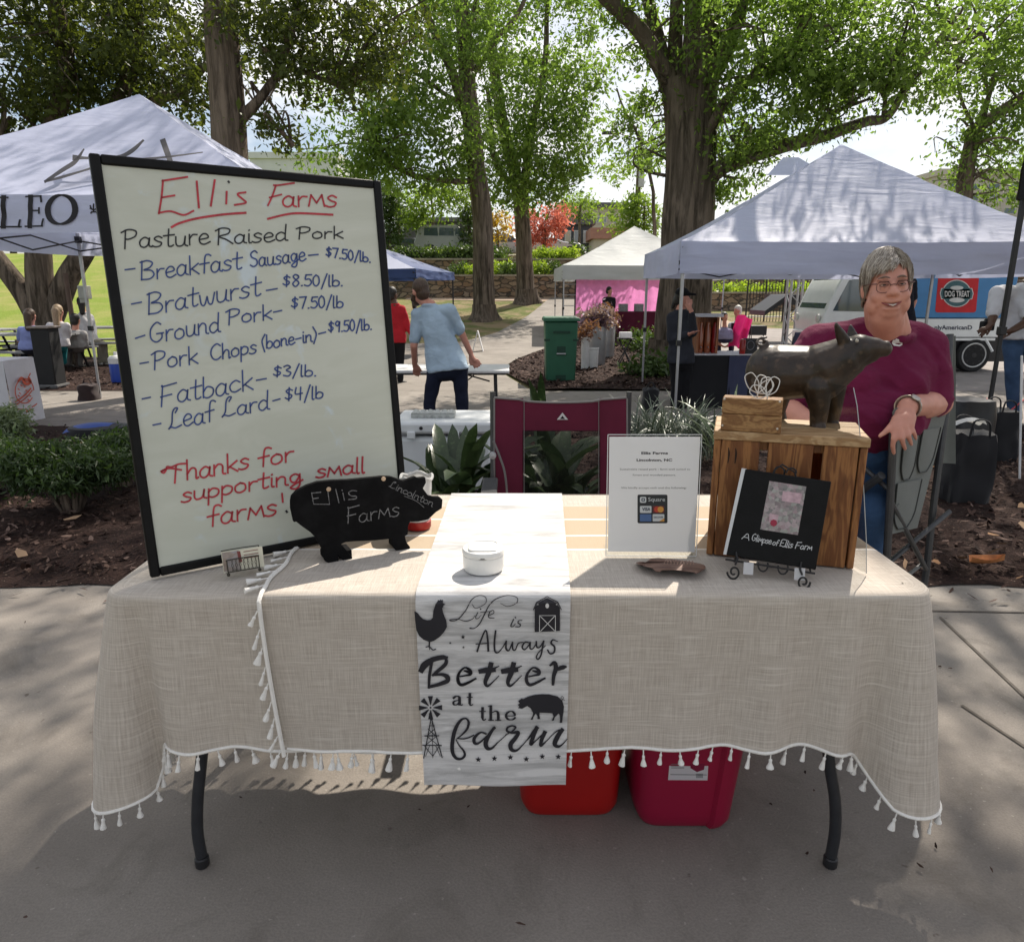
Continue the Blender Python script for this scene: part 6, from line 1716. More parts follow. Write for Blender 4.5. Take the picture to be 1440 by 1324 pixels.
# small pale state-and-heart print on the chest
def onshirt(px, py):
    d = ray(px, py).normalized()
    o = shp.data
    from mathutils.bvhtree import BVHTree
    global _BV
    if '_BV' not in globals(): _BV = BVHTree.FromPolygons([v.co + ORG[lady.name] for v in shp.data.vertices], [tuple(p.vertices) for p in shp.data.polygons])
    hit = _BV.ray_cast(EYE, d)
    return (hit[0] if hit[0] else EYE + d * 2.25) - d * .003
b = MB()
b.poly([(1257, 486), (1254, 482), (1256, 478), (1259, 478), (1260, 476), (1264, 477), (1265, 481), (1269, 482), (1269, 485), (1265, 487)], lambda x, y, d: onshirt(x, y))
part('print', b, WHP, shp, flip=False)
b = MB(); b.ribbon([(1246, 483), (1252, 478), (1258, 473), (1263, 471)], [1, 2.0, 2, .8], onshirt, 4)
part('print', b, mat('mauve_print', (.36, .19, .27), .7), shp, flip=False)
# jeans
b = MB()
b.ell(Q(1210, 632, 2.47), (.205, .17, .11))
for s, x in ((-1, 1165), (1, 1225)):
    hp, kn = Q(x + s * 10, 640, 2.46), V((Q(x, 700, 2.30).x + s * .01, 2.31, .66))
    b.cap(hp, .10, kn, .076, 16); b.cap(kn, .074, V((kn.x, 2.40, .14)), .05, 14)
part('jeans', blob(b, .011, 4), DENIM, lady)
for s, x in ((-1, 1165), (1, 1225)):
    kx = Q(x, 700, 2.30).x + s * .01
    b = MB(); b.cap((kx, 2.43, .065), .045, (kx, 2.33, .05), .04, 12); b.box((kx, 2.38, .012), (.085, .24, .024)); part('shoe', blob(b, .008, 2), mat('grey_shoe', (.2, .2, .2), .7), lady)
# hair: cap with a side parting, longer over the brow on one side
def hairsh(u, v, inner=0):
    a = u * 2 * math.pi                  # 0 = picture right, pi/2 = face front
    fr = max(0, math.sin(a))
    sd = abs(math.cos(a))
    c_, s_ = math.cos(a), math.sin(a)
    if s_ > 0:                           # brow line: high over the face, sweeping down to the picture-left temple
        low = -.035 + .104 * min(1, fr * 1.55) ** 1.5 - .030 * max(0, -c_) ** 1.2 * min(1, fr * 2) + .010 * max(0, c_) * fr
    else: low = -.035 - .035 * (-s_) ** .7
    zt = .128
    z = low + (zt - low) * math.sin(v * math.pi / 2)
    q = max(0, 1 - ((z - .028) / .101) ** 2) ** .5 if z > .028 else 1 - .10 * ((.028 - z) / .09) ** 2
    rx, ry = .0865 * q, .109 * q
    thick = 1 + .05 * mnoise.noise(V((a * 5, v * 1.2, 2))) + .03 * mnoise.noise(V((a * 17, v * 2, 5)))
    if z < low + .022: thick *= .965 + .035 * (z - low) / .022
    part_ = math.exp(-((math.cos(a) * (1 - v) + .0 - .38) / .07) ** 2) * (1 if math.sin(a) > 0 else 0) * .03
    k = thick - part_ - inner
    return H(math.cos(a) * rx * k, math.sin(a) * ry * k - .022, z + (.006 if math.cos(a) < .3 and v > .5 else 0) * v)
b = MB()
b.grid(hairsh, 96, 22, True); b.grid(lambda u, v: hairsh(u, v, .07), 64, 10, True)
b.grid(lambda u, v: hairsh(u, 0, .07 * v), 96, 2, True)
hs = part('hair', b, HAIR_G, lady, angle=80, flip=False)
def strandmat():
    m, nt = newmat('grey_strands')
    g_ = node(nt, 'NewGeometry')
    return finish(m, nt, mixc(nt, g_.outputs['Random Per Island'], (.12, .095, .075), (.50, .45, .39)), .4, spec=.5)
rr = random.Random(12); b = MB()
for k in range(1500):
    u0 = rr.random(); a0 = u0 * 2 * math.pi; v0 = 1 - rr.random() ** .6 * .97
    L = rr.uniform(.25, .5)
    front = max(0, math.sin(a0))
    sw = (rr.uniform(.02, .10) * front + rr.uniform(-.015, .015)) * (1 if math.cos(a0) < .36 else -.4)   # swept away from the parting
    P = []
    for i in range(6):
        q = i / 5
        vv = max(-.0, v0 - L * q); uu = u0 + sw * q
        p = V(hairsh(uu % 1, vv)); c_ = hc + HM @ V((0, .022, .02))
        over = max(0, L * q - v0)
        d = (p - c_).normalized()
        P.append(p + d * (.0022 + .0035 * math.sin(math.pi * q) * rr.uniform(.4, 1.4)) + V((0, 0, -.055 * over)))
    b.tube(P, [.0011, .0013, .0013, .0012, .0009, .0003], 3)
part('strands', b, strandmat(), hs, flip=False)
# face details
b = MB()
for s in (-1, 1): 
    P = catmull([H(s * .012, .096, .027), H(s * .030, .0925, .0315), H(s * .050, .078, .026)], 6)
    b.tube(P, [.002 + .0022 * math.sin(math.pi * (i + 1) / (len(P) + 1)) for i in range(len(P))], 6, flat=.8)
part('eyebrows', b, mat('brow_hair', (.16, .11, .085), .8), lady)
for s in (-1, 1):
    e = H(s * .0315, .0845, .0045)
    b = MB(); b.ell(e, (.0106, .0072, .0038), HM); eye = part('eye', b, mat('eye_white', (.55, .5, .47), .25), lady)
    b = MB(); b.ell(H(s * .031, .0915, .0043), (.0046, .0028, .0035), HM); part('iris', b, mat('iris', (.02, .018, .02), .15), eye)
    b = MB(); b.tube(catmull([H(s * .017, .0885, .005), H(s * .0305, .0945, .0098), H(s * .046, .083, .004)], 6), .0030, 6); b.tube(catmull([H(s * .018, .089, .003), H(s * .0315, .0935, -.0008), H(s * .045, .083, .003)], 6), .0024, 6)
    part('eyelid', b, mat('lid_skin', (.30, .145, .11), .5), eye)
b = MB()
mouth = [H(-.044, .071, -.047), H(-.023, .0905, -.0605), H(0, .0985, -.0655), H(.023, .0905, -.0605), H(.044, .071, -.047)]
P = catmull(mouth, 6)
b.tube(P, [.0022 + .0035 * math.sin(math.pi * i / (len(P) - 1)) for i in range(len(P))], 8, flat=.7)
part('mouth', b, mat('lip', (.22, .055, .05), .4), lady)
b = MB()
P = catmull([m_ + HM @ V((0, -.003, .0002)) for m_ in mouth[1:4]], 6)
b.tube(P, [.0013 + .0020 * math.sin(math.pi * i / (len(P) - 1)) for i in range(len(P))], 6)
part('teeth', b, mat('teeth', (.5, .45, .4), .3), lady)
gl = thing('eyeglasses', 'thin brown rimmed eyeglasses on the seated woman\'s face', 'glasses', H(0, .1, 0))
b = MB()
for s in (-1, 1):
    b.tube([H(s * .0335 + .0235 * math.copysign(abs(math.cos(a)) ** .75, math.cos(a)), .101 - .012 * abs(s * .0335 + .0235 * math.cos(a)) / .05, -.003 + .0185 * math.copysign(abs(math.sin(a)) ** .75, math.sin(a))) for a in [i * math.pi / 14 for i in range(28)]], .0011, 6, True)
    b.tube([H(s * .057, .088, .009), H(s * .082, .066, .009), H(s * .0895, -.005, .004)], .0018, 6)
b.tube(catmull([H(-.011, .104, .003), H(0, .109, .006), H(.011, .104, .003)], 5), .0013, 6)
part('frame', b, mat('brown_rim', (.09, .035, .025), .3), gl)
b = MB()
for s in (-1, 1): b.tube([H(s * .033 - .018, .0985, .0152), H(s * .033 + .018, .0965, .0152)], .0017, 6)
part('brow_line', b, mat('brown_rim', (.09, .035, .025)), gl)
# watch
wt_ = thing('wristwatch', 'steel wristwatch on the seated woman\'s left wrist', 'watch', wri)
dW = (Q(1271, 585, 2.215) - elb).normalized(); xW, yW = frame_of(dW); cW = wri
b = MB(); b.tube([cW + xW * .0365 * math.cos(a) + yW * .0345 * math.sin(a) for a in [i * math.pi / 16 for i in range(32)]], .0065, 8, True, .5)
part('band', b, mat('watch_steel', (.42, .40, .36), .3, .1, 90, .2, 200, metal=.8), wt_)
dv_ = (EYE - cW); dv_ = (dv_ - dW * dv_.dot(dW)).normalized(); dv_ = (dv_ + V((0, 0, .9))).normalized()
b = MB(); b.lathe([(.016, 0), (.0165, .003), (.0145, .006), (.0001, .006)], cW + dv_ * .034, 20, dv_.to_track_quat('Z', 'Y').to_matrix())
part('case', b, mat('watch_steel', (.42, .40, .36)), wt_)
# ---- people further away
def person(label, Y, j, cols, hair=None, r=1.0, vox=.018, skin=SKIN, extra=None, sleeves=True, short=True, face=None, hairlen=0):
    """j: joints as (px, py, dy); cols: shirt, trousers, shoes, hair"""
    P = {k: at(v[0], v[1], Y + (v[2] if len(v) > 2 else 0)) for k, v in j.items()}
    base = V((P['hipl'].x, P['hipl'].y, min(P[k].z for k in P)))
    if 'footl' in P: base.z = min(P['footl'].z, P['footr'].z) - .04
    t = thing('person', label, 'person', base)
    b = MB()
    hd, nk = P['head'], P['neck']
    f = V(face) if face else V((0, -1, 0))
    b.ell(hd + V((0, 0, .02)), (.078 * r, .09 * r, .10 * r)); b.ell(hd + f * .025 + V((0, 0, -.04)), (.062 * r, .065 * r, .075 * r))
    b.cap(hd + f * .085 + V((0, 0, .0)), .011, hd + f * .105 + V((0, 0, -.025)), .015, 8)
    sd = f.cross(V((0, 0, 1))).normalized()
    for s in (-1, 1): b.ell(hd + sd * s * .08 * r + V((0, 0, -.01)), (.018, .018, .03))
    b.cap(hd - V((0, 0, .06)), .055 * r, nk, .06 * r)
    arms = []
    for s in 'lr':
        sh, el, wr, ha = P['sh' + s], P['el' + s], P['wr' + s], P.get('ha' + s)
        b.cap(sh, .06 * r, el, .042 * r); b.cap(el, .041 * r, wr, .03 * r)
        d = ((ha - wr) if ha else (wr - el)).normalized()
        b.cap(wr, .03, wr + d * .07, .034, 10, .6)
        x, y = frame_of(d)
        if abs(x.dot(ray(720, 662).normalized())) > .8: x = y
        for k in range(4): b.cap(wr + d * .085 + x * (k - 1.5) * .02, .0115, wr + d * (.165 - abs(k - 1.3) * .012) + x * (k - 1.5) * .027, .009, 7)
        b.cap(wr + d * .03 + x * -.035, .013, wr + d * .10 + x * -.062, .010, 7)
        arms.append((sh, el, wr))
    mid = (P['hipl'] + P['hipr']) / 2
    b.cap(nk, .07, mid, .09)
    for s in 'lr':
        b.cap(P['hip' + s], .08 * r, P['kn' + s], .055 * r); b.cap(P['kn' + s], .052 * r, P['foot' + s] + V((0, 0, .07)), .036 * r)
    part('body', blob(b, min(vox, .011), 2), skin, t)
    b = MB()
    chest = nk.lerp(mid, .36)
    axis = (P['shr'] - P['shl']); wsh = axis.length / 2; ax = axis.normalized() if wsh > .01 else V((1, 0, 0))
    Mx = Matrix((ax, V((0, 0, 1)).cross(ax).normalized(), V((0, 0, 1)))).transposed()
    up = (nk - mid).normalized()
    My = Matrix((ax, up.cross(ax).normalized(), up)).transposed()
    L = (nk - mid).length
    ay_ = up.cross(ax).normalized()
    whp = max(.15, (P['hipr'] - P['hipl']).length * .5 + .095) * r
    wc = max(.15, wsh * 1.0) * r
    b.loft([(mid - up * .045, whp * 1.07, .158 * r), (mid, whp * 1.06, .156 * r), (mid + up * .08, whp * 1.03, .14 * r), (nk.lerp(mid, .68), (whp * .55 + wc * .42), .122 * r), (nk.lerp(mid, .45), wc * .93, .128 * r), (nk.lerp(mid, .25), wc * .98, .115 * r), (nk.lerp(mid, .10), wc * .78, .085 * r), (nk.lerp(mid, .0), wc * .40, .066 * r)], ax, ay_)
    for sh, el, wr in arms:
        b.cap(nk.lerp(sh, .35) - V((0, 0, .03)), .06 * r, sh, .07 * r)
        b.cap(sh, .072 * r, sh.lerp(el, .78 if short else 1), .064 * r)
        if not short: b.cap(el, .058 * r, el.lerp(wr, .88), .046 * r)
    b.tube([nk + V((.068 * math.cos(k * .314), .068 * math.sin(k * .314), .012)) for k in range(20)], .014, 6, True)
    s_ = blob(b, vox, 3)
    for v_ in s_.vertices:
        p = v_.co; v_.co += v_.normal * (mnoise.noise(V((p.x * 9 + p.z * 6, p.y * 8, p.z * 7))) * .012 + mnoise.noise(V((p.x * 24, p.y * 20, p.z * 15))) * .005)
    part('shirt', s_, cols[0], t)
    b = MB()
    b.ell(mid - up * .03, (max(.13, (P['hipr'] - P['hipl']).length * .5 + .085) * r, .128 * r, .12), Mx)
    for s in 'lr':
        b.cap(P['hip' + s], .098 * r, P['kn' + s], .07 * r); b.cap(P['kn' + s], .068 * r, P['foot' + s] + V((0, 0, .06)), .056 * r)
    s_ = blob(b, vox, 3)
    for v_ in s_.vertices:
        p = v_.co; v_.co += v_.normal * (mnoise.noise(V((p.x * 12, p.y * 12, p.z * 9))) * .010)
    part('trousers', s_, cols[1], t)
    for s in 'lr':
        p = P['foot' + s]; b = MB(); b.cap(p + V((0, 0, .02)), .045, p + f * .13 + V((0, 0, .0)), .036, 10); part('shoe', blob(b, .012, 2), cols[2], t)
    if cols[3]:
        b = MB(); b.ell(hd - f * .018 + V((0, 0, .042)), (.09 * r, .10 * r, .098 * r), None, 18, 12); b.ell(hd - f * .045 + V((0, 0, -.02)), (.078 * r, .075 * r, .085 * r))
        if hairlen: b.cap(hd - f * .075 + V((0, 0, .02)), .075, hd - f * .12 - V((0, 0, hairlen)), .05)
        part('hair', blob(b, .011, 3), cols[3], t)
    if extra: extra(t, P, f)
    return t
SHOE = mat('dark_shoe', (.03, .028, .027), .6, .2, 30)
def beard(t, P, f):
    b = MB(); hd = P['head']; b.ell(hd + f * .05 + V((0, 0, -.075)), (.055, .055, .062)); b.cap(hd + f * .07 + V((0, 0, -.085)), .04, hd + f * .09 + V((0, 0, -.14)), .022)
    for s in (-1, 1):
        sd = f.cross(V((0, 0, 1))).normalized() * s; b.cap(hd + sd * .064 + V((0, 0, 0)), .02, hd + sd * .05 + f * .04 + V((0, 0, -.07)), .03)
    part('beard', blob(b, .01, 3), HAIR_B, t)
person('bearded man in a light blue shirt and dark jeans bending over a folding table', 7.2,
       {'head': (590, 410, .1), 'neck': (604, 430, .08), 'shl': (587, 443, .08), 'shr': (633, 436, .02), 'ell': (582, 486, .06), 'wrl': (583, 511, .2), 'hal': (585, 520, .24), 'elr': (650, 471, .08), 'wrr': (662, 497, .16), 'har': (670, 511, .16),
        'hipl': (613, 516, .0), 'hipr': (646, 515, 0), 'knl': (604, 566, .05), 'knr': (650, 568, 0), 'footl': (603, 630, 0), 'footr': (652, 632, 0)},
       (clothmat('light_blue_shirt', (.36, .46, .56)), DENIM_D, SHOE, HAIR_B), r=.93, vox=.014, face=(-.75, .66, -.15), extra=beard)
person('person in a red long-sleeved top beside the whiteboard edge', 12.6,
       {'head': (552, 414), 'neck': (555, 428), 'shl': (546, 435), 'shr': (566, 435), 'ell': (546, 460), 'wrl': (556, 474), 'elr': (572, 458), 'wrr': (578, 468), 'hipl': (550, 478), 'hipr': (563, 478), 'knl': (550, 508), 'knr': (563, 508), 'footl': (550, 538), 'footr': (563, 539)},
       (clothmat('red_top', (.42, .02, .03)), clothmat('black_trousers', (.012, .012, .014)), SHOE, HAIR_K), skin=SKIN_D, short=False, face=(.6, .8, 0), r=1.0)
person('person in a black t-shirt standing before the pink cloth wall', 23.0,
       {'head': (857, 409), 'neck': (857, 418), 'shl': (850, 421), 'shr': (863, 421), 'ell': (850, 434), 'wrl': (853, 444), 'elr': (863, 434), 'wrr': (863, 445), 'hipl': (853, 446), 'hipr': (860, 446), 'knl': (853, 464), 'knr': (860, 464), 'footl': (853, 480), 'footr': (860, 481)},
       (clothmat('black_shirt', (.014, .014, .016)), clothmat('camo_trousers', (.12, .11, .08)), SHOE, HAIR_K), skin=SKIN, face=(.8, -.5, 0), vox=.02)
def capx(t, P, f):
    hd = P['head']; b = MB()
    b.ell(hd - f * .01 + V((0, 0, .055)), (.098, .105, .085), None, 18, 12); b.cap(hd + f * .08 + V((0, 0, .055)), .022, hd + f * .17 + V((0, 0, .045)), .016, 10)
    part('cap', blob(b, .01, 3), clothmat('black_cap', (.012, .012, .013)), t)
    b = MB(); b.cap(hd - f * .09 + V((0, 0, 0)), .04, hd - f * .13 + V((0, 0, -.12)), .028); part('ponytail', blob(b, .01, 3), HAIR_K, t)
person('woman in a black cap and dark hooded jacket under the big white tent', 9.75,
       {'head': (960, 419), 'neck': (957, 437), 'shl': (944, 446, .02), 'shr': (971, 446, -.02), 'ell': (945, 478, -.05), 'wrl': (968, 470, -.2), 'elr': (974, 468, -.12), 'wrr': (972, 437, -.2), 'har': (970, 428, -.2), 'hipl': (950, 506), 'hipr': (965, 506), 'knl': (951, 543), 'knr': (964, 543), 'footl': (948, 580), 'footr': (958, 582)},
       (clothmat('charcoal_hoodie', (.028, .03, .038)), clothmat('black_leggings', (.012, .012, .014)), SHOE, HAIR_K), short=False, face=(.85, -.5, 0), extra=capx, r=1.03)
def sit(label, Y, x, yh, cols, hairlen=0, face=(0, 1, 0), w=14, dx=0, skin=SKIN, short=True, r=1.0, yseat=None, foot=None, extra=None):
    ys = yseat or yh + 46
    yf = foot or ys + 30
    return person(label, Y, {'head': (x, yh), 'neck': (x + dx, yh + 15), 'shl': (x - w + dx, yh + 20), 'shr': (x + w + dx, yh + 20), 'ell': (x - w - 2 + dx, yh + 36, .08), 'wrl': (x - w + 4, yh + 40, .3), 'elr': (x + w + 2 + dx, yh + 36, .08), 'wrr': (x + w - 4, yh + 40, .3),
                             'hipl': (x - 7, ys), 'hipr': (x + 7, ys), 'knl': (x - 8, ys - 2, .38), 'knr': (x + 8, ys - 2, .38), 'footl': (x - 8, yf, .36), 'footr': (x + 8, yf, .36)}, cols, skin=skin, face=face, hairlen=hairlen, short=short, r=r, extra=extra)
GREYP = clothmat('black_shorts', (.02, .022, .03))
sit('woman with long brown hair in a periwinkle blue top sitting on a picnic bench', 13.3, 43, 444, (clothmat('periwinkle_top', (.22, .26, .50)), GREYP, SHOE, HAIR_B), .22, yseat=488, w=13)
sit('woman with long blonde hair, white top and teal skirt on the picnic bench', 13.8, 82, 438, (clothmat('white_top', (.62, .60, .60)), clothmat('teal_skirt', (.01, .13, .14)), SHOE, HAIR_Y), .26, yseat=484, w=12)
person('dark haired person in white with a light backpack sitting right of the tent pole', 15.5,
       {'head': (115, 426), 'neck': (117, 440), 'shl': (111, 446, -.1), 'shr': (127, 446, .1), 'ell': (110, 462, -.1), 'wrl': (118, 474, .1), 'elr': (132, 464, .1), 'wrr': (134, 474, .2), 'hipl': (122, 480, -.05), 'hipr': (132, 480, .05), 'knl': (140, 482, 0), 'knr': (146, 484, .1), 'footl': (142, 512, 0), 'footr': (150, 512, .1)},
       (clothmat('white_shirt', (.6, .59, .6)), clothmat('khaki_shorts', (.26, .24, .19)), mat('pale_shoe', (.5, .48, .45), .7), HAIR_K), face=(-.4, .9, 0), hairlen=.2, short=False)
sit('person in a grey hooded top hunched on the bench behind the tent pole', 14.6, 106, 450, (clothmat('grey_hoodie', (.36, .35, .34)), clothmat('grey_shorts', (.16, .15, .14)), SHOE, HAIR_K), yseat=486, w=12, short=False)
sit('white haired person in a pale shirt sitting in a folding chair in the yard', 17.5, 1037, 437, (clothmat('pale_grey_shirt', (.45, .50, .52)), clothmat('plum_trousers', (.10, .03, .09)), SHOE, HAIR_W), face=(-.85, -.3, 0), w=9, yseat=470, foot=494)
sit('dark haired child in lavender sitting beside the white haired person', 17.0, 1019, 446, (clothmat('lavender_top', (.26, .24, .38)), clothmat('navy_shorts', (.03, .03, .07)), SHOE, HAIR_K), face=(.3, -.9, 0), w=8, yseat=474, foot=496, r=.85)
person('person in a black t-shirt passing by the van behind the seated woman', 12.8,
       {'head': (1268, 372), 'neck': (1270, 386), 'shl': (1256, 396), 'shr': (1283, 396), 'ell': (1254, 424), 'wrl': (1258, 446), 'elr': (1286, 424), 'wrr': (1279, 444), 'hipl': (1262, 452), 'hipr': (1278, 452), 'knl': (1262, 490), 'knr': (1278, 490), 'footl': (1262, 526), 'footr': (1278, 528)},
       (clothmat('black_shirt_2', (.012, .013, .02)), DENIM_D, SHOE, HAIR_K), face=(-.2, .95, 0))
def hold(t, P, f):
    b = MB(); p = at(1388, 458, 7.4)
    b.box(p, (.17, .05, .10), R(20)); b.box(p + V((.0, .0, .055)), (.06, .05, .03), R(20))
    o = solo('camera_bag', b, BLACKF, 'black zipped pouch held by the stooping person in white at the right edge', 'bag', bev=.012)
person('stooping person in a white shirt cut by the right edge, holding a pouch', 7.5,
       {'head': (1456, 408, .1), 'neck': (1440, 402, .1), 'shl': (1402, 412, -.05), 'shr': (1440, 405, .1), 'ell': (1396, 446, -.1), 'wrl': (1394, 455, -.2), 'hal': (1386, 462, -.2), 'elr': (1446, 452, -.15), 'wrr': (1424, 464, -.2), 'har': (1414, 466, -.2),
        'hipl': (1424, 468, .1), 'hipr': (1452, 468, .1), 'knl': (1424, 520, .05), 'knr': (1452, 520, .05), 'footl': (1424, 588, .1), 'footr': (1454, 590, .1)},
       (clothmat('bright_white_shirt', (.66, .66, .70)), clothmat('jeans_2', (.05, .09, .17), .3), SHOE, HAIR_K), skin=SKIN_D, face=(-.6, -.7, -.2), r=1.1, extra=hold)

# ============================================================ CHAIRS, COOLER, PLANTS NEAR THE TABLE
TUBE = mat('chair_tube', (.06, .062, .066), .4, .15, 30, .05, metal=.4)
MARF = fabric('maroon_canvas', (.105, .010, .032), .85, .12)
GRYF = fabric('grey_canvas', (.135, .145, .135), .85, .12)
# maroon camp chair
Yc = 2.78
t = thing('camp_chair', 'empty maroon camp chair with a black mesh window in its back', 'chair', V((at(790, 700, Yc).x, Yc, 0)))
cy_ = lambda px, py, d=0: at(px, py, Yc + d)
def bowed(u): return .045 * (1 - (2 * u - 1) ** 2)
def cf(px0, px1, py0, py1, d=0, nu=16, nv=8, top=None):
    def fn(u, v):
        px = px0 + (px1 - px0) * u; py = py0 + (py1 - py0) * v
        k = (px - 695) / 186
        sag = 7 * (1 - (2 * k - 1) ** 2) * (1 - v) if top else 0
        p = cy_(px, py + sag, bowed(k) + .0012 * d)
        p.y += .006 * mnoise.noise(V((px * .03, py * .03, 3))); return p
    b = MB(); b.grid(fn, nu, nv); return b
part('back_panel', cf(696, 736, 560, 704), MARF, t, flip=False); part('back_panel', cf(843, 881, 560, 704), MARF, t, flip=False); part('back_panel', cf(736, 843, 560, 606, 0, 16, 6, True), MARF, t, flip=False)
m, nt = newmat('black_mesh')
gp = node(nt, 'BsdfTransparent'); dp = node(nt, 'BsdfDiffuse', {'Color': (.012, .012, .013, 1)})
node(nt, 'OutputMaterial', {'Surface': node(nt, 'MixShader', {0: .52, 1: gp.outputs[0], 2: dp.outputs[0]}).outputs[0]})
part('mesh_window', cf(735, 844, 605, 704, -2), m, t, flip=False)
b = MB()
for px in (737, 842): b.tube([cy_(px, 561 + (3 if px > 800 else 3), bowed((px - 695) / 186) - .004), cy_(px, 704, bowed((px - 695) / 186) - .004)], .0016, 5)
b.tube([cy_(695 + 186 * u, 559 + 7 * (1 - (2 * u - 1) ** 2) * (1 if .22 < u < .8 else .6), bowed(u) - .003) for u in [i / 16 for i in range(17)]], .0042, 6)
for px, e in ((695, 0), (882, 0)): b.tube([cy_(px, 560, -.003), cy_(px, 704, -.003)], .004, 6)
b.tube(catmull([cy_(694, 620, -.02), cy_(702, 640, -.02), cy_(710, 665, -.02), cy_(714, 704, -.02)], 4), .005, 6)
part('grey_piping', b, mat('grey_binding', (.17, .165, .165), .8), t)
b = MB(); b.poly([(783, 590), (791, 580), (799, 590)], lambda x, y, d: cy_(x, y, .034)); part('emblem', b, mat('silver_print', (.52, .53, .54)), t)
b = MB(); b.poly([(787.5, 589), (791, 584.5), (794.5, 589)], lambda x, y, d: cy_(x, y, .033)); part('emblem', b, BLACKF, t)
for px, sx in ((693, -1), (884, 1)):
    b = MB(); x = at(px, 600, Yc).x
    b.tube([(x, Yc + .02, 1.0), (x, Yc, .6), (x + sx * .0, Yc - .05, .42)], .011, 8); b.tube([(x, Yc - .03, .64), (x + sx * .02, Yc - .45, .64), (x + sx * .02, Yc - .47, .60)], .010, 8)
    part('arm_post', b, TUBE, t)
    b = MB(); b.box((x + sx * .01, Yc - .24, .655), (.06, .42, .018)); part('armrest', b, BLACKF, t, bev=.006)
    for y0, y1 in ((0, -.42), (-.42, .02)):
        b = MB(); b.tube([(x, Yc + y0, .42), (x + sx * .05, Yc + y1, .012)], .010, 8); part('leg', b, TUBE, t)
b = MB(); b.grid(lambda u, v: (at(700, 600, Yc).x + .48 * u, Yc - .02 - .44 * v, .44 - .05 * math.sin(math.pi * u) + .02 * v), 10, 8); part('seat', b, MARF, t, flip=False)
b = MB(); p = at(693, 640, Yc - .03); b.lathe([(.0, -.016), (.014, -.010), (.014, .010), (.0, .016)], p, 10, Matrix.Rotation(R(90), 3, 'X')); part('cord_lock', b, mat('clear_plastic', (.35, .36, .37), .2), t)
# the seller's grey chair
t = thing('director_chair', 'tall grey canvas camp chair with pocketed side the woman sits in', 'chair', V((at(1290, 700, 2.4).x, 2.45, 0)))
D_ = lambda px, py, Y: at(px, py, Y)
b = MB(); b.grid(lambda u, v: D_(1318 + 26 * u, 476 + 180 * v - 4 * u, 2.62 + .06 * u) + V((0, .03 * math.sin(math.pi * u), 0)), 8, 16); part('back_panel', b, GRYF, t, flip=False)
b = MB(); xl = D_(1112, 560, 2.66).x; xr = D_(1322, 560, 2.66).x; xq = D_(1236, 690, 2.4).x
b.grid(lambda u, v: (xl + (xr - xl) * u, 2.66 + .06 * math.sin(math.pi * u), 1.13 - .45 * v), 14, 10); part('back_panel', b, GRYF, t, flip=False)
b = MB(); b.grid(lambda u, v: (xl + (xq - xl) * u, 2.62 - .36 * v, .70 - .03 * math.sin(math.pi * u)), 10, 8); part('seat', b, GRYF, t, flip=False)
# pocketed armrest flap
def flap(u, v, d=0):
    a, c = (1261, 583), (1333, 573)
    e, f = (1249, 752), (1290, 742)
    x = (a[0] + (c[0] - a[0]) * u) * (1 - v) + (e[0] + (f[0] - e[0]) * u) * v
    y = (a[1] + (c[1] - a[1]) * u) * (1 - v) + (e[1] + (f[1] - e[1]) * u) * v
    Y = 2.235 + .20 * u * (1 - .2 * v) + .03 * math.sin(v * 5) * (u - .3) - .012 * math.sin(math.pi * u) * math.sin(v * 6) + d
    return D_(x, y, Y)
b = MB(); b.grid(flap, 20, 30); fl = part('armrest_flap', b, GRYF, t, flip=False, angle=80)
for u0, u1, v0, v1 in ((.20, .52, .18, .56), (.58, .95, .16, .52), (.14, .78, .58, .97)):
    b = MB()
    def pk(u, v):
        uu, vv = u0 + (u1 - u0) * u, v0 + (v1 - v0) * v
        if v > .6: uu = (u0 + u1) / 2 + (uu - (u0 + u1) / 2) * (1 - ((v - .6) / .4) ** 2.4 * .55) 
        return flap(uu, vv, -.010 - .016 * math.sin(math.pi * u) * math.sin(math.pi * min(1, v * .9 + .1)))
    b.grid(pk, 10, 12); pc_ = part('pocket', b, GRYF, fl, flip=False, angle=80)
    b = MB(); b.tube([V(pk(0, i / 12)) - V((0, .002, 0)) for i in range(13)] + [V(pk(1, 1 - i / 12)) - V((0, .002, 0)) for i in range(13)], .0022, 5); part('binding', b, mat('dark_binding', (.05, .053, .05), .8), pc_)
b = MB(); b.tube([flap(0, .0) + V((0, -.004, .006)), flap(1, 0) + V((0, .0, .006))], .017, 10); part('armrest', b, GRYF, t)
for pts, r_ in (([D_(1257, 590, 2.22), D_(1252, 700, 2.22), D_(1246, 800, 2.21), V((D_(1246, 800, 2.21).x, 2.2, .02))], .0125), ([D_(1336, 470, 2.62), D_(1330, 580, 2.56), D_(1314, 700, 2.52), D_(1303, 800, 2.5), V((D_(1300, 820, 2.5).x, 2.5, .02))], .0125),
                ([V((xl, 2.22, .70)), V((xl, 2.2, .02))], .0125), ([V((xl, 2.66, 1.14)), V((xl, 2.5, .02))], .0125)):
    b = MB(); b.tube(pts, r_, 10); part('leg', b, TUBE, t)
b = MB()
b.tube([D_(1250, 700, 2.22), D_(1302, 800, 2.49)], .009, 8); b.tube([D_(1240, 668, 2.22), D_(1210, 690, 2.3)], .014, 8); b.tube([D_(1252, 690, 2.22), D_(1212, 655, 2.3)], .008, 6); b.tube([D_(1300, 790, 2.5), D_(1260, 822, 2.3)], .007, 6)
b.tube([(xl, 2.22, .3), (xr, 2.5, .6)], .009, 8)
part('cross_brace', b, TUBE, t)
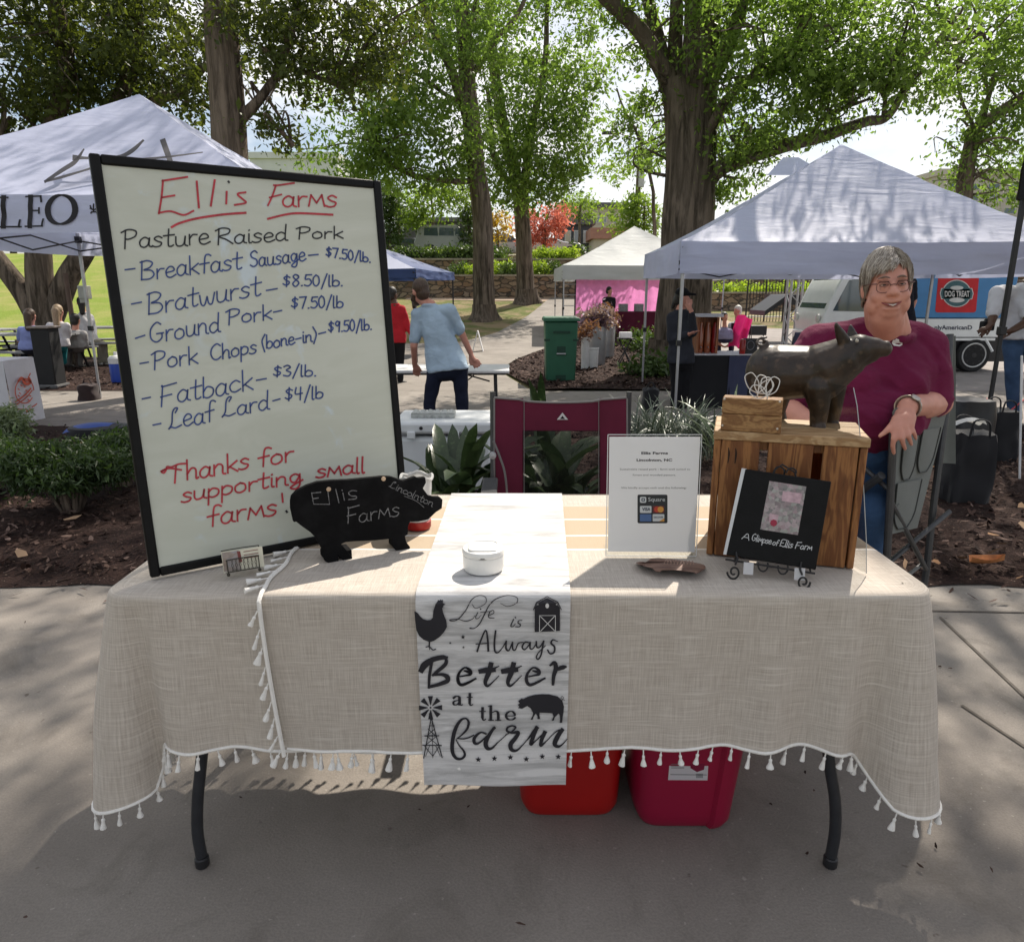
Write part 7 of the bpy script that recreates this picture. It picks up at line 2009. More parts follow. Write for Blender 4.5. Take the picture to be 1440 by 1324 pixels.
# white tub with crumpled bag and red base, on the table behind the pig
p0 = onz(588, 741, .752)
t = thing('tip_bucket', 'white plastic-lined tub with a red base on the table behind the pig sign', 'tub', p0)
b = MB(); b.lathe([(.034, 0), (.036, .004), (.0365, .022), (.030, .024), (.0003, .024)], p0, 28); part('base', b, mat('red_tub_plastic', (.42, .008, .006)), t)
b = MB(); b.grid(lambda u, v: p0 + V(((.034 + .008 * v + (.003 * mnoise.noise(V((math.cos(u * 6.28) * 4, math.sin(u * 6.28) * 4, v * 9))) if v > .7 else 0)) * math.cos(u * 6.2832), (.034 + .008 * v) * math.sin(u * 6.2832), .024 + .122 * v + (.004 * mnoise.noise(V((math.cos(u * 6.28) * 3, math.sin(u * 6.28) * 3, 1))) if v > .9 else 0))), 48, 14, True)
b.tube([p0 + V((.043 * math.cos(a), .043 * math.sin(a), .144 + .004 * math.sin(a * 5))) for a in [i * .2094 for i in range(30)]], .004, 6, True)
part('tub', b, mat('milky_plastic', (.60, .60, .585), .35, .06, 40, .35, 60, transl=.25), t, flip=False)
# cooler with a carton of eggs
Yk = 4.7
a, c = at(556, 640, Yk), at(692, 640, Yk)
ck = lambda px, py, dy=0: at(px, py, Yk + dy)
zb, zt = h(0, Yk) + .05, ck(600, 603).z
t = thing('cooler', 'big white ice chest on the mulch behind the whiteboard edge', 'cooler', ((a.x + c.x) / 2, Yk + .25, zb))
CW_ = mat('cooler_white', (.62, .64, .65), .45, .05, 6, .05, 120)
b = MB(); b.box(((a.x + c.x) / 2, Yk + .26, (zb + zt) / 2 - .03), (c.x - a.x, .48, zt - zb - .06)); part('chest', b, CW_, t, bev=.03)
b = MB(); b.box(((a.x + c.x) / 2, Yk + .255, zt + .005), (c.x - a.x + .03, .52, .085)); ldc = part('lid', b, CW_, t, bev=.022)
b = MB(); b.lathe([(.012, 0), (.012, .004), (.0005, .004)], ck(592, 602, -.006), 14, Matrix.Rotation(R(90), 3, 'X')); part('button', b, DARK, ldc)
for px in (578, 640):
    b = MB(); p = ck(px, 612, -.01); b.box(p, (.055, .02, .05)); part('latch', b, CW_, t, bev=.006)
pe = V((ck(605, 575).x, Yk + .2, zt + .048))
t = thing('egg_carton', 'grey pulp egg carton lying on the cooler lid', 'egg carton', pe)
PULP = mat('paper_pulp', (.42, .43, .41), .9, .12, 20, .4, 120)
b = MB(); b.grid(lambda u, v: pe + V(((u - .5) * .30 * (1 + .0 * v), (v - .5) * .11, .034 + .016 * abs(math.sin(u * 6 * math.pi)) * abs(math.sin(v * 2 * math.pi)))), 60, 16)
b.box(pe + V((0, 0, .016)), (.30, .11, .03)); part('lid', b, PULP, t, flip=False)
b = MB()
for i in range(6): b.lathe([(.016, -.0), (.021, .018), (.022, .024)], pe + V((-.125 + .05 * i, -.05, .0)), 10)
part('cups', b, PULP, t)
# strappy plants
def blades(label, name, px, Y, n, L, wd, m, sd, spread=.9, stem=.1, rad=.09, up=.55, cat='plant', zb=None, group=None, tilt=0):
    p0 = at(px, 690, Y); z0 = (h(p0.x, Y) + .03) if zb is None else zb
    p0 = V((p0.x, Y, z0))
    r_ = random.Random(sd)
    b = MB()
    for k in range(n):
        a = r_.uniform(0, 2 * math.pi) + tilt
        l = L * r_.uniform(.6, 1.1); w_ = wd * r_.uniform(.7, 1.15)
        o = p0 + V((r_.uniform(-1, 1) * rad, r_.uniform(-1, 1) * rad, 0))
        d = V((math.cos(a), math.sin(a), 0)); s = V((-d.y, d.x, 0)); lean = r_.uniform(.12 if spread < .6 else .38, spread)
        tw = r_.uniform(-.5, .5)
        pts = []
        N = 9
        for i in range(N + 1):
            q = i / N
            ang_ = lean * (.30 + 1.75 * q ** 2.0)
            pts.append((q, ang_))
        P = [o]; 
        for i in range(1, N + 1):
            ang_ = pts[i][1]; P.append(P[-1] + (d * math.sin(ang_) + V((0, 0, 1)) * math.cos(ang_)) * l / N)
        vs = []
        for i, q in enumerate(P):
            f = i / N
            ww = w_ * (.2 + .1 * f / max(stem, .01) if f < stem else .3 + .7 * math.sin(math.pi * min(1, .02 + (f - stem) / (1 - stem) * .98)) ** .8 if f < .9 else .5)
            if f >= 1: ww = w_ * .02
            ss = (s * math.cos(tw * f) + V((0, 0, 1)) * math.sin(tw * f)).normalized()
            up_ = (d * -.5 + V((0, 0, 1))).normalized()
            vs += [q - ss * ww / 2 + up_ * ww * .12, q - up_ * ww * .04, q + ss * ww / 2 + up_ * ww * .12]
        b.add(vs, [(3 * i, 3 * i + 1, 3 * i + 4, 3 * i + 3) for i in range(N)] + [(3 * i + 1, 3 * i + 2, 3 * i + 5, 3 * i + 4) for i in range(N)])
    return solo(name, b, m, label, cat, group, angle=60, flip=False)
def blademat(name, c1, c2, transl=.2):
    m, nt = newmat(name)
    g_ = node(nt, 'NewGeometry')
    c = mixc(nt, g_.outputs['Random Per Island'], c1, c2)
    st_ = noise(nt, coords(nt, (8, 8, 8)), 6, 4)
    c = mixc(nt, ramp(nt, st_, .58, .74), c, tuple(x * 1.9 for x in c2))
    return finish(m, nt, c, .35, noise(nt, coords(nt, (90, 90, 8)), 1, 2), .25, .004, spec=.5, transl=transl)
CAST, LIRI = blademat('cast_iron_leaf', (.018, .035, .012), (.05, .08, .03)), blademat('liriope_leaf', (.06, .085, .055), (.17, .20, .15))
blades('broad-bladed dark green plant in the mulch just right of the whiteboard', 'strap_plant', 640, 3.75, 38, .78, .10, CAST, 3, .95, .3, .12)
blades('broad-bladed dark green plant seen through the mesh of the maroon chair', 'strap_plant', 775, 3.7, 40, .74, .10, CAST, 8, 1.0, .3, .12)
blades('low dark strappy plant at the foot of the cooler', 'strap_plant', 598, 4.0, 9, .40, .06, CAST, 5, .8, .15, .07)
blades('two tall dark blades rising behind the maroon chair top', 'strap_plant', 772, 4.2, 5, .98, .07, CAST, 19, .35, .2, .05)
for k, (px, Y, lab) in enumerate(((900, 6.0, 'left tuft of grey-green grassy leaves behind the paper sign'), (938, 5.9, 'middle tuft of grey-green grassy leaves above the paper sign'), (975, 6.1, 'tuft of grey-green grassy leaves beside the crate corner'))):
    blades(lab, 'grassy_plant', px, Y, 150, .66, .014, LIRI, 30 + k, 1.35, .05, .14, group='grey-green grass tufts in the bed')
blades('variegated narrow-leaved plant behind the small wooden box', 'variegated_plant', 1026, 5.0, 50, .72, .03, blademat('variegated_leaf', (.09, .14, .05), (.36, .40, .24)), 41, .8, .1, .08)
# feathery shrub at the left
SHR = leafmat('shrub_leaf', (.016, .034, .012), (.045, .075, .025), .3)
def shrub(label, px, Y, hgt, wid, sd, n=60, m=SHR):
    p = at(px, 700, Y); z0 = h(p.x, Y) + .02; p = V((p.x, Y, z0))
    r_ = random.Random(sd)
    t = thing('shrub', label, 'shrub', p)
    b = MB(); blobs = []
    for k in range(16):
        a = k / 16 * 6.28 + r_.uniform(-.3, .3); q = r_.uniform(.35, 1)
        e = p + V((math.cos(a) * wid * q, math.sin(a) * wid * .7 * q, hgt * r_.uniform(.72, .98) * (1 - .18 * q)))
        P = catmull([p + V((math.cos(a) * .04, math.sin(a) * .04, -.02)), p.lerp(e, .5) + V((0, 0, .04)), e], 5)
        b.tube(P, [.013, .004], 6)
        blobs.append((e.x, e.y, e.z, wid * .22, wid * .2, hgt * .11, n // 8))
        mm = P[len(P) // 2 + 2]; blobs.append((mm.x, mm.y, mm.z, wid * .18, wid * .18, hgt * .12, n // 14))
    part('stems', b, BARK2, t)
    part('foliage', leaf_cloud(blobs, sd, .042, .05, 60, aspect=.26), m, t)
shrub('dark feathery shrub in the mulch left of the whiteboard', 98, 4.35, .43, .34, 3, 90)
shrub('dark feathery shrub cut by the left edge of the picture', -15, 4.7, .42, .3, 7, 80)
shrub('low dark shrub half hidden by the whiteboard edge', 178, 4.9, .40, .24, 9, 80)
shrub('small shrub with pale tips beside the white-clothed table at far left', 12, 5.4, .55, .2, 13, 60, leafmat('pale_tip_leaf', (.05, .08, .03), (.22, .26, .16), .3))
# bags at the right
def bag(label, px0, px1, py0, py1, Y, dep, m, sd, name='tote_bag', handles=True, sag=.03, cat='bag'):
    a, c = at(px0, py1, Y), at(px1, py1, Y); zt = at(px0, py0, Y).z; zb = h(a.x, Y) + .02
    cx, w_ = (a.x + c.x) / 2, c.x - a.x
    def fn(u, v):
        al = u * 2 * math.pi; s = lambda q: abs(q) ** .5 * (1 if q > 0 else -1)
        k = 1 + .06 * math.sin(v * 3) - .1 * v
        n_ = mnoise.noise(V((math.cos(al) * 2, math.sin(al) * 2, v * 3 + sd))) * sag
        return (cx + s(math.cos(al)) * (w_ / 2 * k + n_), Y + dep / 2 + s(math.sin(al)) * (dep / 2 * k + n_), zb + (zt - zb) * v + n_ * v)
    t = thing(name, label, cat, (cx, Y + dep / 2, zb))
    b = MB(); b.grid(fn, 40, 14, True); b.add([fn(i / 40, 1) for i in range(40)] + [(cx, Y + dep / 2, zt - .03)], [(i, (i + 1) % 40, 40) for i in range(40)])
    part('body', b, m, t, flip=False)
    if handles:
        for y in (.1, .9):
            b = MB(); b.tube(catmull([(cx - w_ * .22, Y + dep * y, zt - .02), (cx - w_ * .15, Y + dep * y, zt + .09), (cx + w_ * .15, Y + dep * y, zt + .08), (cx + w_ * .22, Y + dep * y, zt - .02)], 5), .011, 6, flat=.5); part('handle', b, m, t)
    return t
bag('large black tote bag on the mulch behind the grey chair', 1334, 1398, 612, 706, 4.5, .22, BLACKF, 2)
bag('black hard case on the mulch behind the tote bag', 1338, 1402, 566, 640, 5.6, .4, mat('black_case', (.014, .014, .016), .35, .2, 30, .1), 5, 'equipment_case', False, .01, 'case')
bag('black rucksack leaning by the thin black canopy leg', 1388, 1432, 580, 650, 6.0, .25, BLACKF, 9, 'rucksack', True)
b = MB(); p = at(1366, 598, 4.52); b.grid(lambda u, v: p + V(((u - .5) * .2, .08 * v, .03 * math.sin(u * 3) + .02 * math.sin(v * 5))), 8, 4)
solo('plastic_wrap', b, mat('milky_plastic', (.60, .60, .585)), 'piece of clear plastic wrapping on top of the black tote bag', 'wrapping', flip=False)
REDS = fabric('red_strap', (.50, .03, .04), .7)
b = MB(); b.tube([at(1388, 560, 7.5), at(1382, 596, 6.9), at(1388, 600, 6.8)], .006, 5); b.tube([at(1386, 598, 6.8), at(1415, 582, 7.2), at(1452, 552, 7.6)], .008, 5); b.ell(at(1386, 598, 6.8), (.04, .04, .03))
solo('tie_strap', b, REDS, 'red tie-down strap stretched from the black canopy leg to the right', 'strap')
b = MB(); q_ = at(1431, 690, 5.2); q_.z = 0; b.tube([q_, at(1437, 500, 5.2)], .008, 8); solo('white_pole', b, mat('white_paint', (.72, .72, .72), .4), 'thin white pole standing beside the black bags at the right edge', 'pole')

# ============================================================ FURTHER OFF
def boxy(b, x0, x1, y0, y1, z0, z1): b.box(((x0 + x1) / 2, (y0 + y1) / 2, (z0 + z1) / 2), (x1 - x0, y1 - y0, z1 - z0)); return b
# ---- van
Yv, zg = 14.3, -.18
vp = lambda px, py, d=0: at(px, py, Yv) + V((0, d, 0))
VW, VB = mat('van_white', (.76, .78, .78), .35, .05, 5, .02, coat=.4), mat('van_blue', (.045, .20, .44), .4, .06, 5, .02, coat=.2)
GLS = glassmat('van_glass', (.05, .07, .08))
t = thing('van', 'small white cab-over van with a blue cargo box and a red badge', 'van', (vp(1300, 500).x, Yv + .75, zg))
Wv = 1.45
b = MB()
prof_ = [(1158, 482), (1156, 452), (1161, 437), (1174, 410), (1188, 385), (1196, 378), (1222, 374), (1222, 482)]
b.poly(prof_, lambda x, y, d: vp(x, y, d), Wv); part('cab', b, VW, t, bev=.05)
b = MB(); b.poly([(1171, 437), (1178, 424), (1194, 394), (1219, 389), (1219, 438)], lambda x, y, d: vp(x, y, d - .006), .01); part('side_window', b, GLS, t)
b = MB(); e1, e2 = vp(1163, 434), vp(1187, 388)
b.add([e1 + V((-.012, .1, 0)), e1 + V((-.012, Wv - .1, 0)), e2 + V((-.012, Wv - .12, 0)), e2 + V((-.012, .12, 0))], [(0, 1, 2, 3)]); part('windscreen', b, GLS, t)
b = MB(); e1, e2 = vp(1158, 478), vp(1157, 462); b.box((e1.x - .03, Yv + Wv / 2, e1.z + .06), (.1, Wv - .02, .16)); part('bumper', b, VW, t, bev=.02)
for d in (.18, Wv - .18):
    b = MB(); b.lathe([(.085, 0), (.08, .03), (.0005, .045)], V((vp(1157, 448).x - .01, Yv + d, vp(1157, 448).z)), 16, Matrix.Rotation(R(-90), 3, 'Y')); part('headlight', b, mat('lamp_glass', (.6, .6, .58), .1), t)
b = MB(); a, c = vp(1224, 447), vp(1434, 372); b.box(((a.x + c.x) / 2, Yv + Wv / 2, (a.z + c.z) / 2), (c.x - a.x, Wv + .04, c.z - a.z)); bxv = part('cargo_box', b, VB, t, bev=.015)
b = MB(); b.box(((a.x + c.x) / 2, Yv + Wv / 2, c.z + .035), (c.x - a.x + .03, Wv + .07, .07)); part('roof_rail', b, VW, t, bev=.02)
b = MB(); a, c = vp(1224, 474), vp(1428, 448); b.box(((a.x + c.x) / 2, Yv + Wv / 2, (a.z + c.z) / 2), (c.x - a.x, Wv, c.z - a.z)); sk = part('lower_panel', b, VW, t, bev=.012)
b = MB(); a, c = vp(1224, 480), vp(1400, 474); b.box(((a.x + c.x) / 2, Yv + .03, (a.z + c.z) / 2), (c.x - a.x, .06, .05)); b.tube([vp(1386, 476, .02), vp(1396, 494, .02)], .03, 6); part('side_rail', b, VW, t)
b = MB(); boxy(b, vp(1230, 480).x, vp(1425, 480).x, Yv + .12, Yv + Wv - .1, zg + .2, vp(1300, 476).z); part('chassis', b, DARK, t)
for px in (1192, 1370):
    for d in (.0, Wv - .2):
        c_ = vp(px, 498, d); c_.z = zg + .335
        M9 = Matrix.Rotation(R(90), 3, 'X')
        b = MB(); b.lathe([(.22, -.2), (.31, -.2), (.335, -.17), (.335, -.03), (.31, 0), (.24, .0)], c_, 32, M9); wl = part('tyre', b, mat('tyre_rubber', (.016, .016, .017), .8, .2, 30, .2, 60), t)
        b = MB(); b.lathe([(.0005, -.05), (.06, -.03), (.075, -.02), (.12, -.035), (.20, -.012), (.235, .012), (.245, .0), (.245, -.1)], c_, 32, M9); part('rim', b, mat('wheel_white', (.55, .55, .54), .4), wl)
        if d == 0:
            b = MB()
            for k in range(8): b.lathe([(.022, .0), (.0005, .001)], c_ + V((.165 * math.cos(k * .785), -.004, .165 * math.sin(k * .785))), 8, M9)
            b.lathe([(.05, .0), (.0005, .003)], c_ + V((0, -.004, 0)), 10, M9)
            part('wheel_holes', b, DARK, wl)
v7 = lambda x, y, d=0: vp(1300 + x / 7.357, 380 + y / 7.357, -.024 - d)
b = MB(); rquad(b, 116, 40, 538, 436, 26, lambda x, y: v7(x + 22 - (y - 40) * .09, y, 0)); part('badge', b, mat('badge_red', (.50, .012, .02), .5), bxv)
def ring_pts(r): return [(325 + r * 1.06 * math.cos(i * math.pi / 16), 240 + r * math.sin(i * math.pi / 16)) for i in range(32)]
BW_, BG = mat('badge_white', (.55, .56, .55), .6), mat('badge_green', (.05, .12, .135), .6)
b = MB(); b.poly(ring_pts(142), lambda x, y, d: v7(x, y, .003)); b.poly([(165, 185), (485, 185), (500, 240), (485, 300), (165, 300), (150, 240)], lambda x, y, d: v7(x, y, .003)); part('badge_emblem', b, BW_, bxv)
b = MB(); b.poly(ring_pts(132), lambda x, y, d: v7(x, y, .006)); b.poly([(172, 193), (478, 193), (490, 240), (478, 292), (172, 292), (160, 240)], lambda x, y, d: v7(x, y, .006)); part('badge_emblem', b, BG, bxv)
b = MB(); print_text(b, 'DOG TREAT', 200, 456, -272, 58, lambda x, y: v7(x, -y, .009), .03); b.poly([(325 + 68 * math.cos(i * .3927), 182 + 22 * math.sin(i * .3927)) for i in range(16)], lambda x, y, d: v7(x, y, .009)); b.poly([(325 + 80 * math.cos(i * .3927), 308 + 26 * math.sin(i * .3927)) for i in range(16)], lambda x, y, d: v7(x, y, .009)); part('badge_lettering', b, BW_, bxv, flip=False)
b = MB(); print_text(b, 'nlyAmericanD', 104, 492, -612, 44, lambda x, y: v7(x, -y, -.019), .02); part('lettering', b, mat('navy_ink', (.03, .035, .07)), sk, flip=False)
# ---- green wheeled bin
Yg = 12.7
gp_ = lambda px, py, d=0: at(px, py, Yg) + V((0, d, 0))
GRN, GRD = mat('bin_green', (.022, .105, .058), .5, .08, 5, .05, 80), mat('bin_green_dark', (.010, .045, .027), .6)
a, c = gp_(766, 538), gp_(813, 452)
zb, zt = -.18, c.z
t = thing('wheelie_bin', 'dark green wheeled refuse bin on the mulch island beside the path', 'bin', ((a.x + c.x) / 2, Yg + .3, zb))
W_ = c.x - a.x
b = MB(); b.box(((a.x + c.x) / 2, Yg + .33, (zb + zt) / 2), (W_ * .90, .58, zt - zb), None, 1.13, 1.15); part('body', b, GRN, t, bev=.03)
b = MB(); b.box(((a.x + c.x) / 2, Yg + .33, zt + .035), (W_ * 1.15, .76, .07), None, .93, .93); part('lid', b, GRN, t, bev=.02)
b = MB(); b.box(((a.x + c.x) / 2, Yg - .01, zt - .18), (W_ * .52, .03, .035)); b.box(((a.x + c.x) / 2 - W_ * .44, Yg + .03, zt - .32), (.1, .06, .035)); b.box(((a.x + c.x) / 2 + W_ * .44, Yg + .03, zt - .32), (.1, .06, .035)); part('rib', b, GRD, t)
b = MB(); b.box(((a.x + c.x) / 2, Yg + .028, zt - .50), (W_ * .27, .03, .14)); b.box(((a.x + c.x) / 2, Yg + .05, zt - .82), (W_ * .32, .03, .40)); part('handle_recess', b, GRD, t)
b = MB(); b.tube([((a.x + c.x) / 2 - W_ * .14, Yg + .0, zt - .56), ((a.x + c.x) / 2 + W_ * .14, Yg + .0, zt - .56)], .014, 8); part('grab_bar', b, mat('grey_steel', (.42, .42, .43)), t)
for s in (-1, 1):
    b = MB(); b.lathe([(.03, -.03), (.12, -.03), (.12, .03), (.03, .03)], ((a.x + c.x) / 2 + s * W_ * .42, Yg + .62, zb + .12), 18, Matrix.Rotation(R(90), 3, 'Y')); part('wheel', b, DARK, t)
# ---- planters
GALV = mat('galvanised', (.40, .42, .44), .38, .16, 4, .08, 60, metal=.55)
PURP = leafmat('purple_leaf', (.085, .045, .075), (.25, .17, .24), .35); PLUM = leafmat('copper_leaf', (.09, .035, .035), (.20, .10, .075), .3)
def planter(label, px, py0, py1, wpx, Y, m, fol, sd, tops, name='planter', flare_=.86):
    a, c = at(px - wpx / 2, py1, Y), at(px + wpx / 2, py1, Y); cx, r_ = (a.x + c.x) / 2, (c.x - a.x) / 2
    zb = h(cx, Y) + .02; zt = at(px, py0, Y).z
    t = thing(name, label, 'planter', (cx, Y, zb))
    b = MB(); b.lathe([(r_ * flare_, 0), (r_ * flare_ * 1.02, .01), (r_ * .97, zt - zb - .03), (r_ * 1.03, zt - zb - .02), (r_ * 1.03, zt - zb), (r_ * .95, zt - zb), (r_ * .93, zt - zb - .06), (.001, zt - zb - .06)], (cx, Y, zb), 28); part('tub', b, m, t)
    if fol:
        part('plant', leaf_cloud([(cx + dx, Y, zt + dz, rx, rx, rz, n) for dx, dz, rx, rz, n in tops], sd, .09, .09, 22), fol, t)
planter('tall galvanised tub of purple foliage beside the green bin', 838, 459, 503, 30, 15.6, GALV, PURP, 61, [(-.12, .18, .26, .22, 30), (.12, .2, .24, .26, 26)])
planter('second galvanised tub behind the first, with copper-red foliage', 857, 456, 482, 16, 17.5, GALV, PLUM, 62, [(-.15, .2, .22, .22, 16), (.0, .18, .2, .2, 12)])
planter('low white bucket at the foot of the galvanised tub', 830, 489, 505, 24, 15.0, mat('white_plastic', (.68, .68, .67)), None, 63, [], flare_=.9)
planter('small white pot with reddish leaves next to the green bin', 823, 474, 490, 12, 14.8, mat('white_plastic', (.68, .68, .67)), PLUM, 64, [(0, .1, .16, .14, 16)])
# small folding stand, low plants and stall table in the grey tent
b = MB(); o_ = at(879, 500, 15.9)
zb = h(o_.x, 15.9) + .02
for s in (-1, 1): b.tube([(o_.x - s * .14, 15.8, zb), (o_.x + s * .14, 16.0, zb + .55)], .012, 6); b.tube([(o_.x - s * .14, 16.1, zb), (o_.x + s * .14, 15.9, zb + .55)], .012, 6)
b.box((o_.x, 15.95, zb + .56), (.34, .3, .02)); t = thing('folding_stand', 'small black folding stand with a white box on it, right of the planters', 'stand', (o_.x, 15.95, zb)); part('stand', b, DARK, t)
b = MB(); b.box((o_.x, 15.95, zb + .64), (.26, .2, .12)); solo('carton', b, PAPER, 'white carton on the small black folding stand', 'box', bev=.008)
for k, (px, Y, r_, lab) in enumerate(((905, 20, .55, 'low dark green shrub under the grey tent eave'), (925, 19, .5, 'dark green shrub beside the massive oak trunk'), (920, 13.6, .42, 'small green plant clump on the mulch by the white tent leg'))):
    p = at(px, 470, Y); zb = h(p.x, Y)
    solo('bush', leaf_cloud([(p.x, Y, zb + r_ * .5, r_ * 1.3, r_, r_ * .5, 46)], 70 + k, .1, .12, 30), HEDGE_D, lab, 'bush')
def drape(label, x0, x1, y0, y1, z0, z1, m, name='stall_table', top=None, sd=0):
    t = thing(name, label, 'table', ((x0 + x1) / 2, (y0 + y1) / 2, z0))
    b = MB()
    per = [(x0, y1), (x0, y0), (x1, y0), (x1, y1)]
    for k in range(3):
        a, c = V((*per[k], 0)), V((*per[k + 1], 0)); n = V(((c - a).y, -(c - a).x, 0)).normalized()
        b.grid(lambda u, v: a.lerp(c, u) - n * (-.014 * v * (1 + math.sin(u * (c - a).length * 22 + sd)) ) * -1 * -1 + V((0, 0, z1 - (z1 - z0 - .02) * v)), int(14 + 30 * (c - a).length), 8)
    part('cloth_sides', b, m, t, flip=False, angle=80)
    b = MB(); b.box(((x0 + x1) / 2, (y0 + y1) / 2, z1), (x1 - x0, y1 - y0, .012)); part('cloth_top', b, top or m, t, bev=.004)
    return t
zc = h(4, 24)
drape('stall table under a maroon cloth inside the grey tent', 3.45, 4.9, 23.6, 24.3, zc, zc + .74, MARF)
for px, lab in ((876, 'grey box on the maroon stall table left of centre'), (898, 'dark grey box on the maroon stall table at its right end')):
    p = at(px, 440, 23.9); b = MB(); b.box((p.x, 23.9, zc + .74 + .13), (.28, .25, .24)); solo('stall_box', b, mat('stall_box_grey', (.28, .28, .29), .6, .2, 20), lab, 'box', bev=.01)
t = thing('display_rack', 'open metal display rack standing at the left leg of the grey tent', 'rack', V((at(800, 430, 24).x, 24, zc)))
x_ = at(800, 430, 24).x
b = MB()
for sx in (-.2, .2):
    for sy in (-.15, .15): b.tube([(x_ + sx, 24 + sy, zc), (x_ + sx, 24 + sy, zc + 1.75)], .014, 6)
part('uprights', b, DARK, t)
for k in range(5):
    b = MB(); b.box((x_, 24, zc + .25 + .34 * k), (.42, .32, .02)); part('shelf', b, mat('grey_steel', (.42, .42, .43)), t)
# ---- stall under the white tent
zt_ = .545
tb = drape('vendor table under the big white tent, black cloth in front', 2.36, 3.32, 9.75, 10.45, -.19, zt_, BLACKF, sd=1, top=mat('table_white', (.60, .59, .58), .6))
b = MB(); b.grid(lambda u, v: (2.95 + .42 * u, 9.725 + .01 * math.sin(u * 20), zt_ - .006 - .62 * v), 16, 5); part('navy_overcloth', b, fabric('navy_cloth', (.05, .055, .10), .85), tb, flip=False)
Yd = 10.0
pd = lambda px, py: at(px, py, Yd)
a, c = pd(977, 500), pd(1012, 445)
t = thing('drinks_dispenser', 'wooden rack of tall copper-coloured drink jars on the vendor table', 'dispenser', V(((a.x + c.x) / 2, Yd, zt_ + .006)))
CPR = woodmat('copper_wood', (.34, .13, .055), (.18, .06, .025), (1, 1, .1), 12)
b = MB(); b.box(((a.x + c.x) / 2, Yd + .17, (zt_ + c.z) / 2), (c.x - a.x, .02, c.z - zt_ - .02)); b.box((a.x + .02, Yd + .07, (zt_ + c.z) / 2), (.03, .2, c.z - zt_ - .02)); b.box((c.x - .02, Yd + .07, (zt_ + c.z) / 2), (.03, .2, c.z - zt_ - .02)); part('rack', b, CPR, t)
b = MB(); b.box(((a.x + c.x) / 2 + .03, Yd + .07, c.z + .015), (c.x - a.x + .02, .26, .04)); part('top_board', b, PAPER, t)
JAR = mat('amber_jar', (.30, .085, .035), .15, .2, 8, .02, coat=.5)
for k, hh_ in enumerate((.42, .42, .42)):
    x = a.x + .075 + k * .1; b = MB(); b.lathe([(.042, 0), (.045, .02), (.045, hh_ * .8), (.028, hh_ * .9), (.03, hh_)], (x, Yd + .05, zt_ + .008), 16); j_ = part('jar', b, JAR if k < 2 else mat('red_jar', (.25, .012, .01), .2), t)
    b = MB(); b.tube([(x, Yd + .005, zt_ + .1), (x, Yd - .03, zt_ + .09)], .008, 6); part('tap', b, STEEL, j_)
b = MB(); p = pd(1040, 500); b.lathe([(.04, 0), (.042, .02), (.042, .18), (.03, .2), (.001, .2)], (p.x, Yd - .1, zt_ + .0065), 18); solo('red_jar', b, mat('red_jar', (.25, .012, .01)), 'red glass jar on the vendor table by the black sign', 'jar')
p = pd(1053, 488); t = thing('black_sign', 'small black stall sign with a pale ring on the vendor table', 'sign', (p.x, Yd - .05, zt_ + .006))
b = MB(); b.box((p.x, Yd - .05, zt_ + .11), (.19, .02, .21), R(-8)); part('board', b, DARK, t)
b = MB(); b.tube([(p.x + .05 * math.cos(k * .3142), Yd - .065, zt_ + .12 + .06 * math.sin(k * .3142)) for k in range(20)], .006, 5, True); part('ring', b, mat('grey_text', (.16, .16, .17)), t)
# chair with the pink jacket, and folding chairs in the yard
def fold_chair(label, px, Y, rz=0, m=BLACKF, name='folding_chair'):
    p = at(px, 480, Y); z0 = h(p.x, Y) + .02
    t = thing(name, label, 'chair', (p.x, Y, z0), None, rz)
    for sx in (-.22, .22):
        b = MB(); b.tube([(sx, -.24, 0), (sx, .2, .82)], .012, 6); part('leg', b, TUBE, t, local=True)
        b = MB(); b.tube([(sx, .24, 0), (sx, -.2, .46)], .012, 6); part('leg', b, TUBE, t, local=True)
    b = MB(); b.box((0, -.02, .45), (.44, .42, .02)); part('seat', b, m, t, local=True, bev=.006)
    b = MB(); b.box((0, .18, .72), (.46, .02, .26), Matrix.Rotation(R(-14), 3, 'X')); part('backrest', b, m, t, local=True, bev=.006)
    return t
fold_chair('folding chair under the bright pink jacket', 1043, 17.3, R(150))
fold_chair('navy folding chair showing behind the seated woman\'s shoulder', 1128, 13.4, R(180), fabric('navy_cloth', (.05, .055, .10)))
b = MB(); p = at(1046, 466, 17.0)
b.grid(lambda u, v: (p.x - .2 + .42 * u - .14 * v, 17.0 + .06 * math.sin(u * 14) - .1 * math.sin(math.pi * u) + .05 * v, p.z + .34 - .72 * v + .05 * math.sin(u * 6)), 24, 14)
solo('pink_jacket', b, fabric('hot_pink', (.80, .035, .24), .8, .1, transl=.15), 'bright pink jacket hung over a folding chair in the yard', 'jacket', flip=False, angle=80)
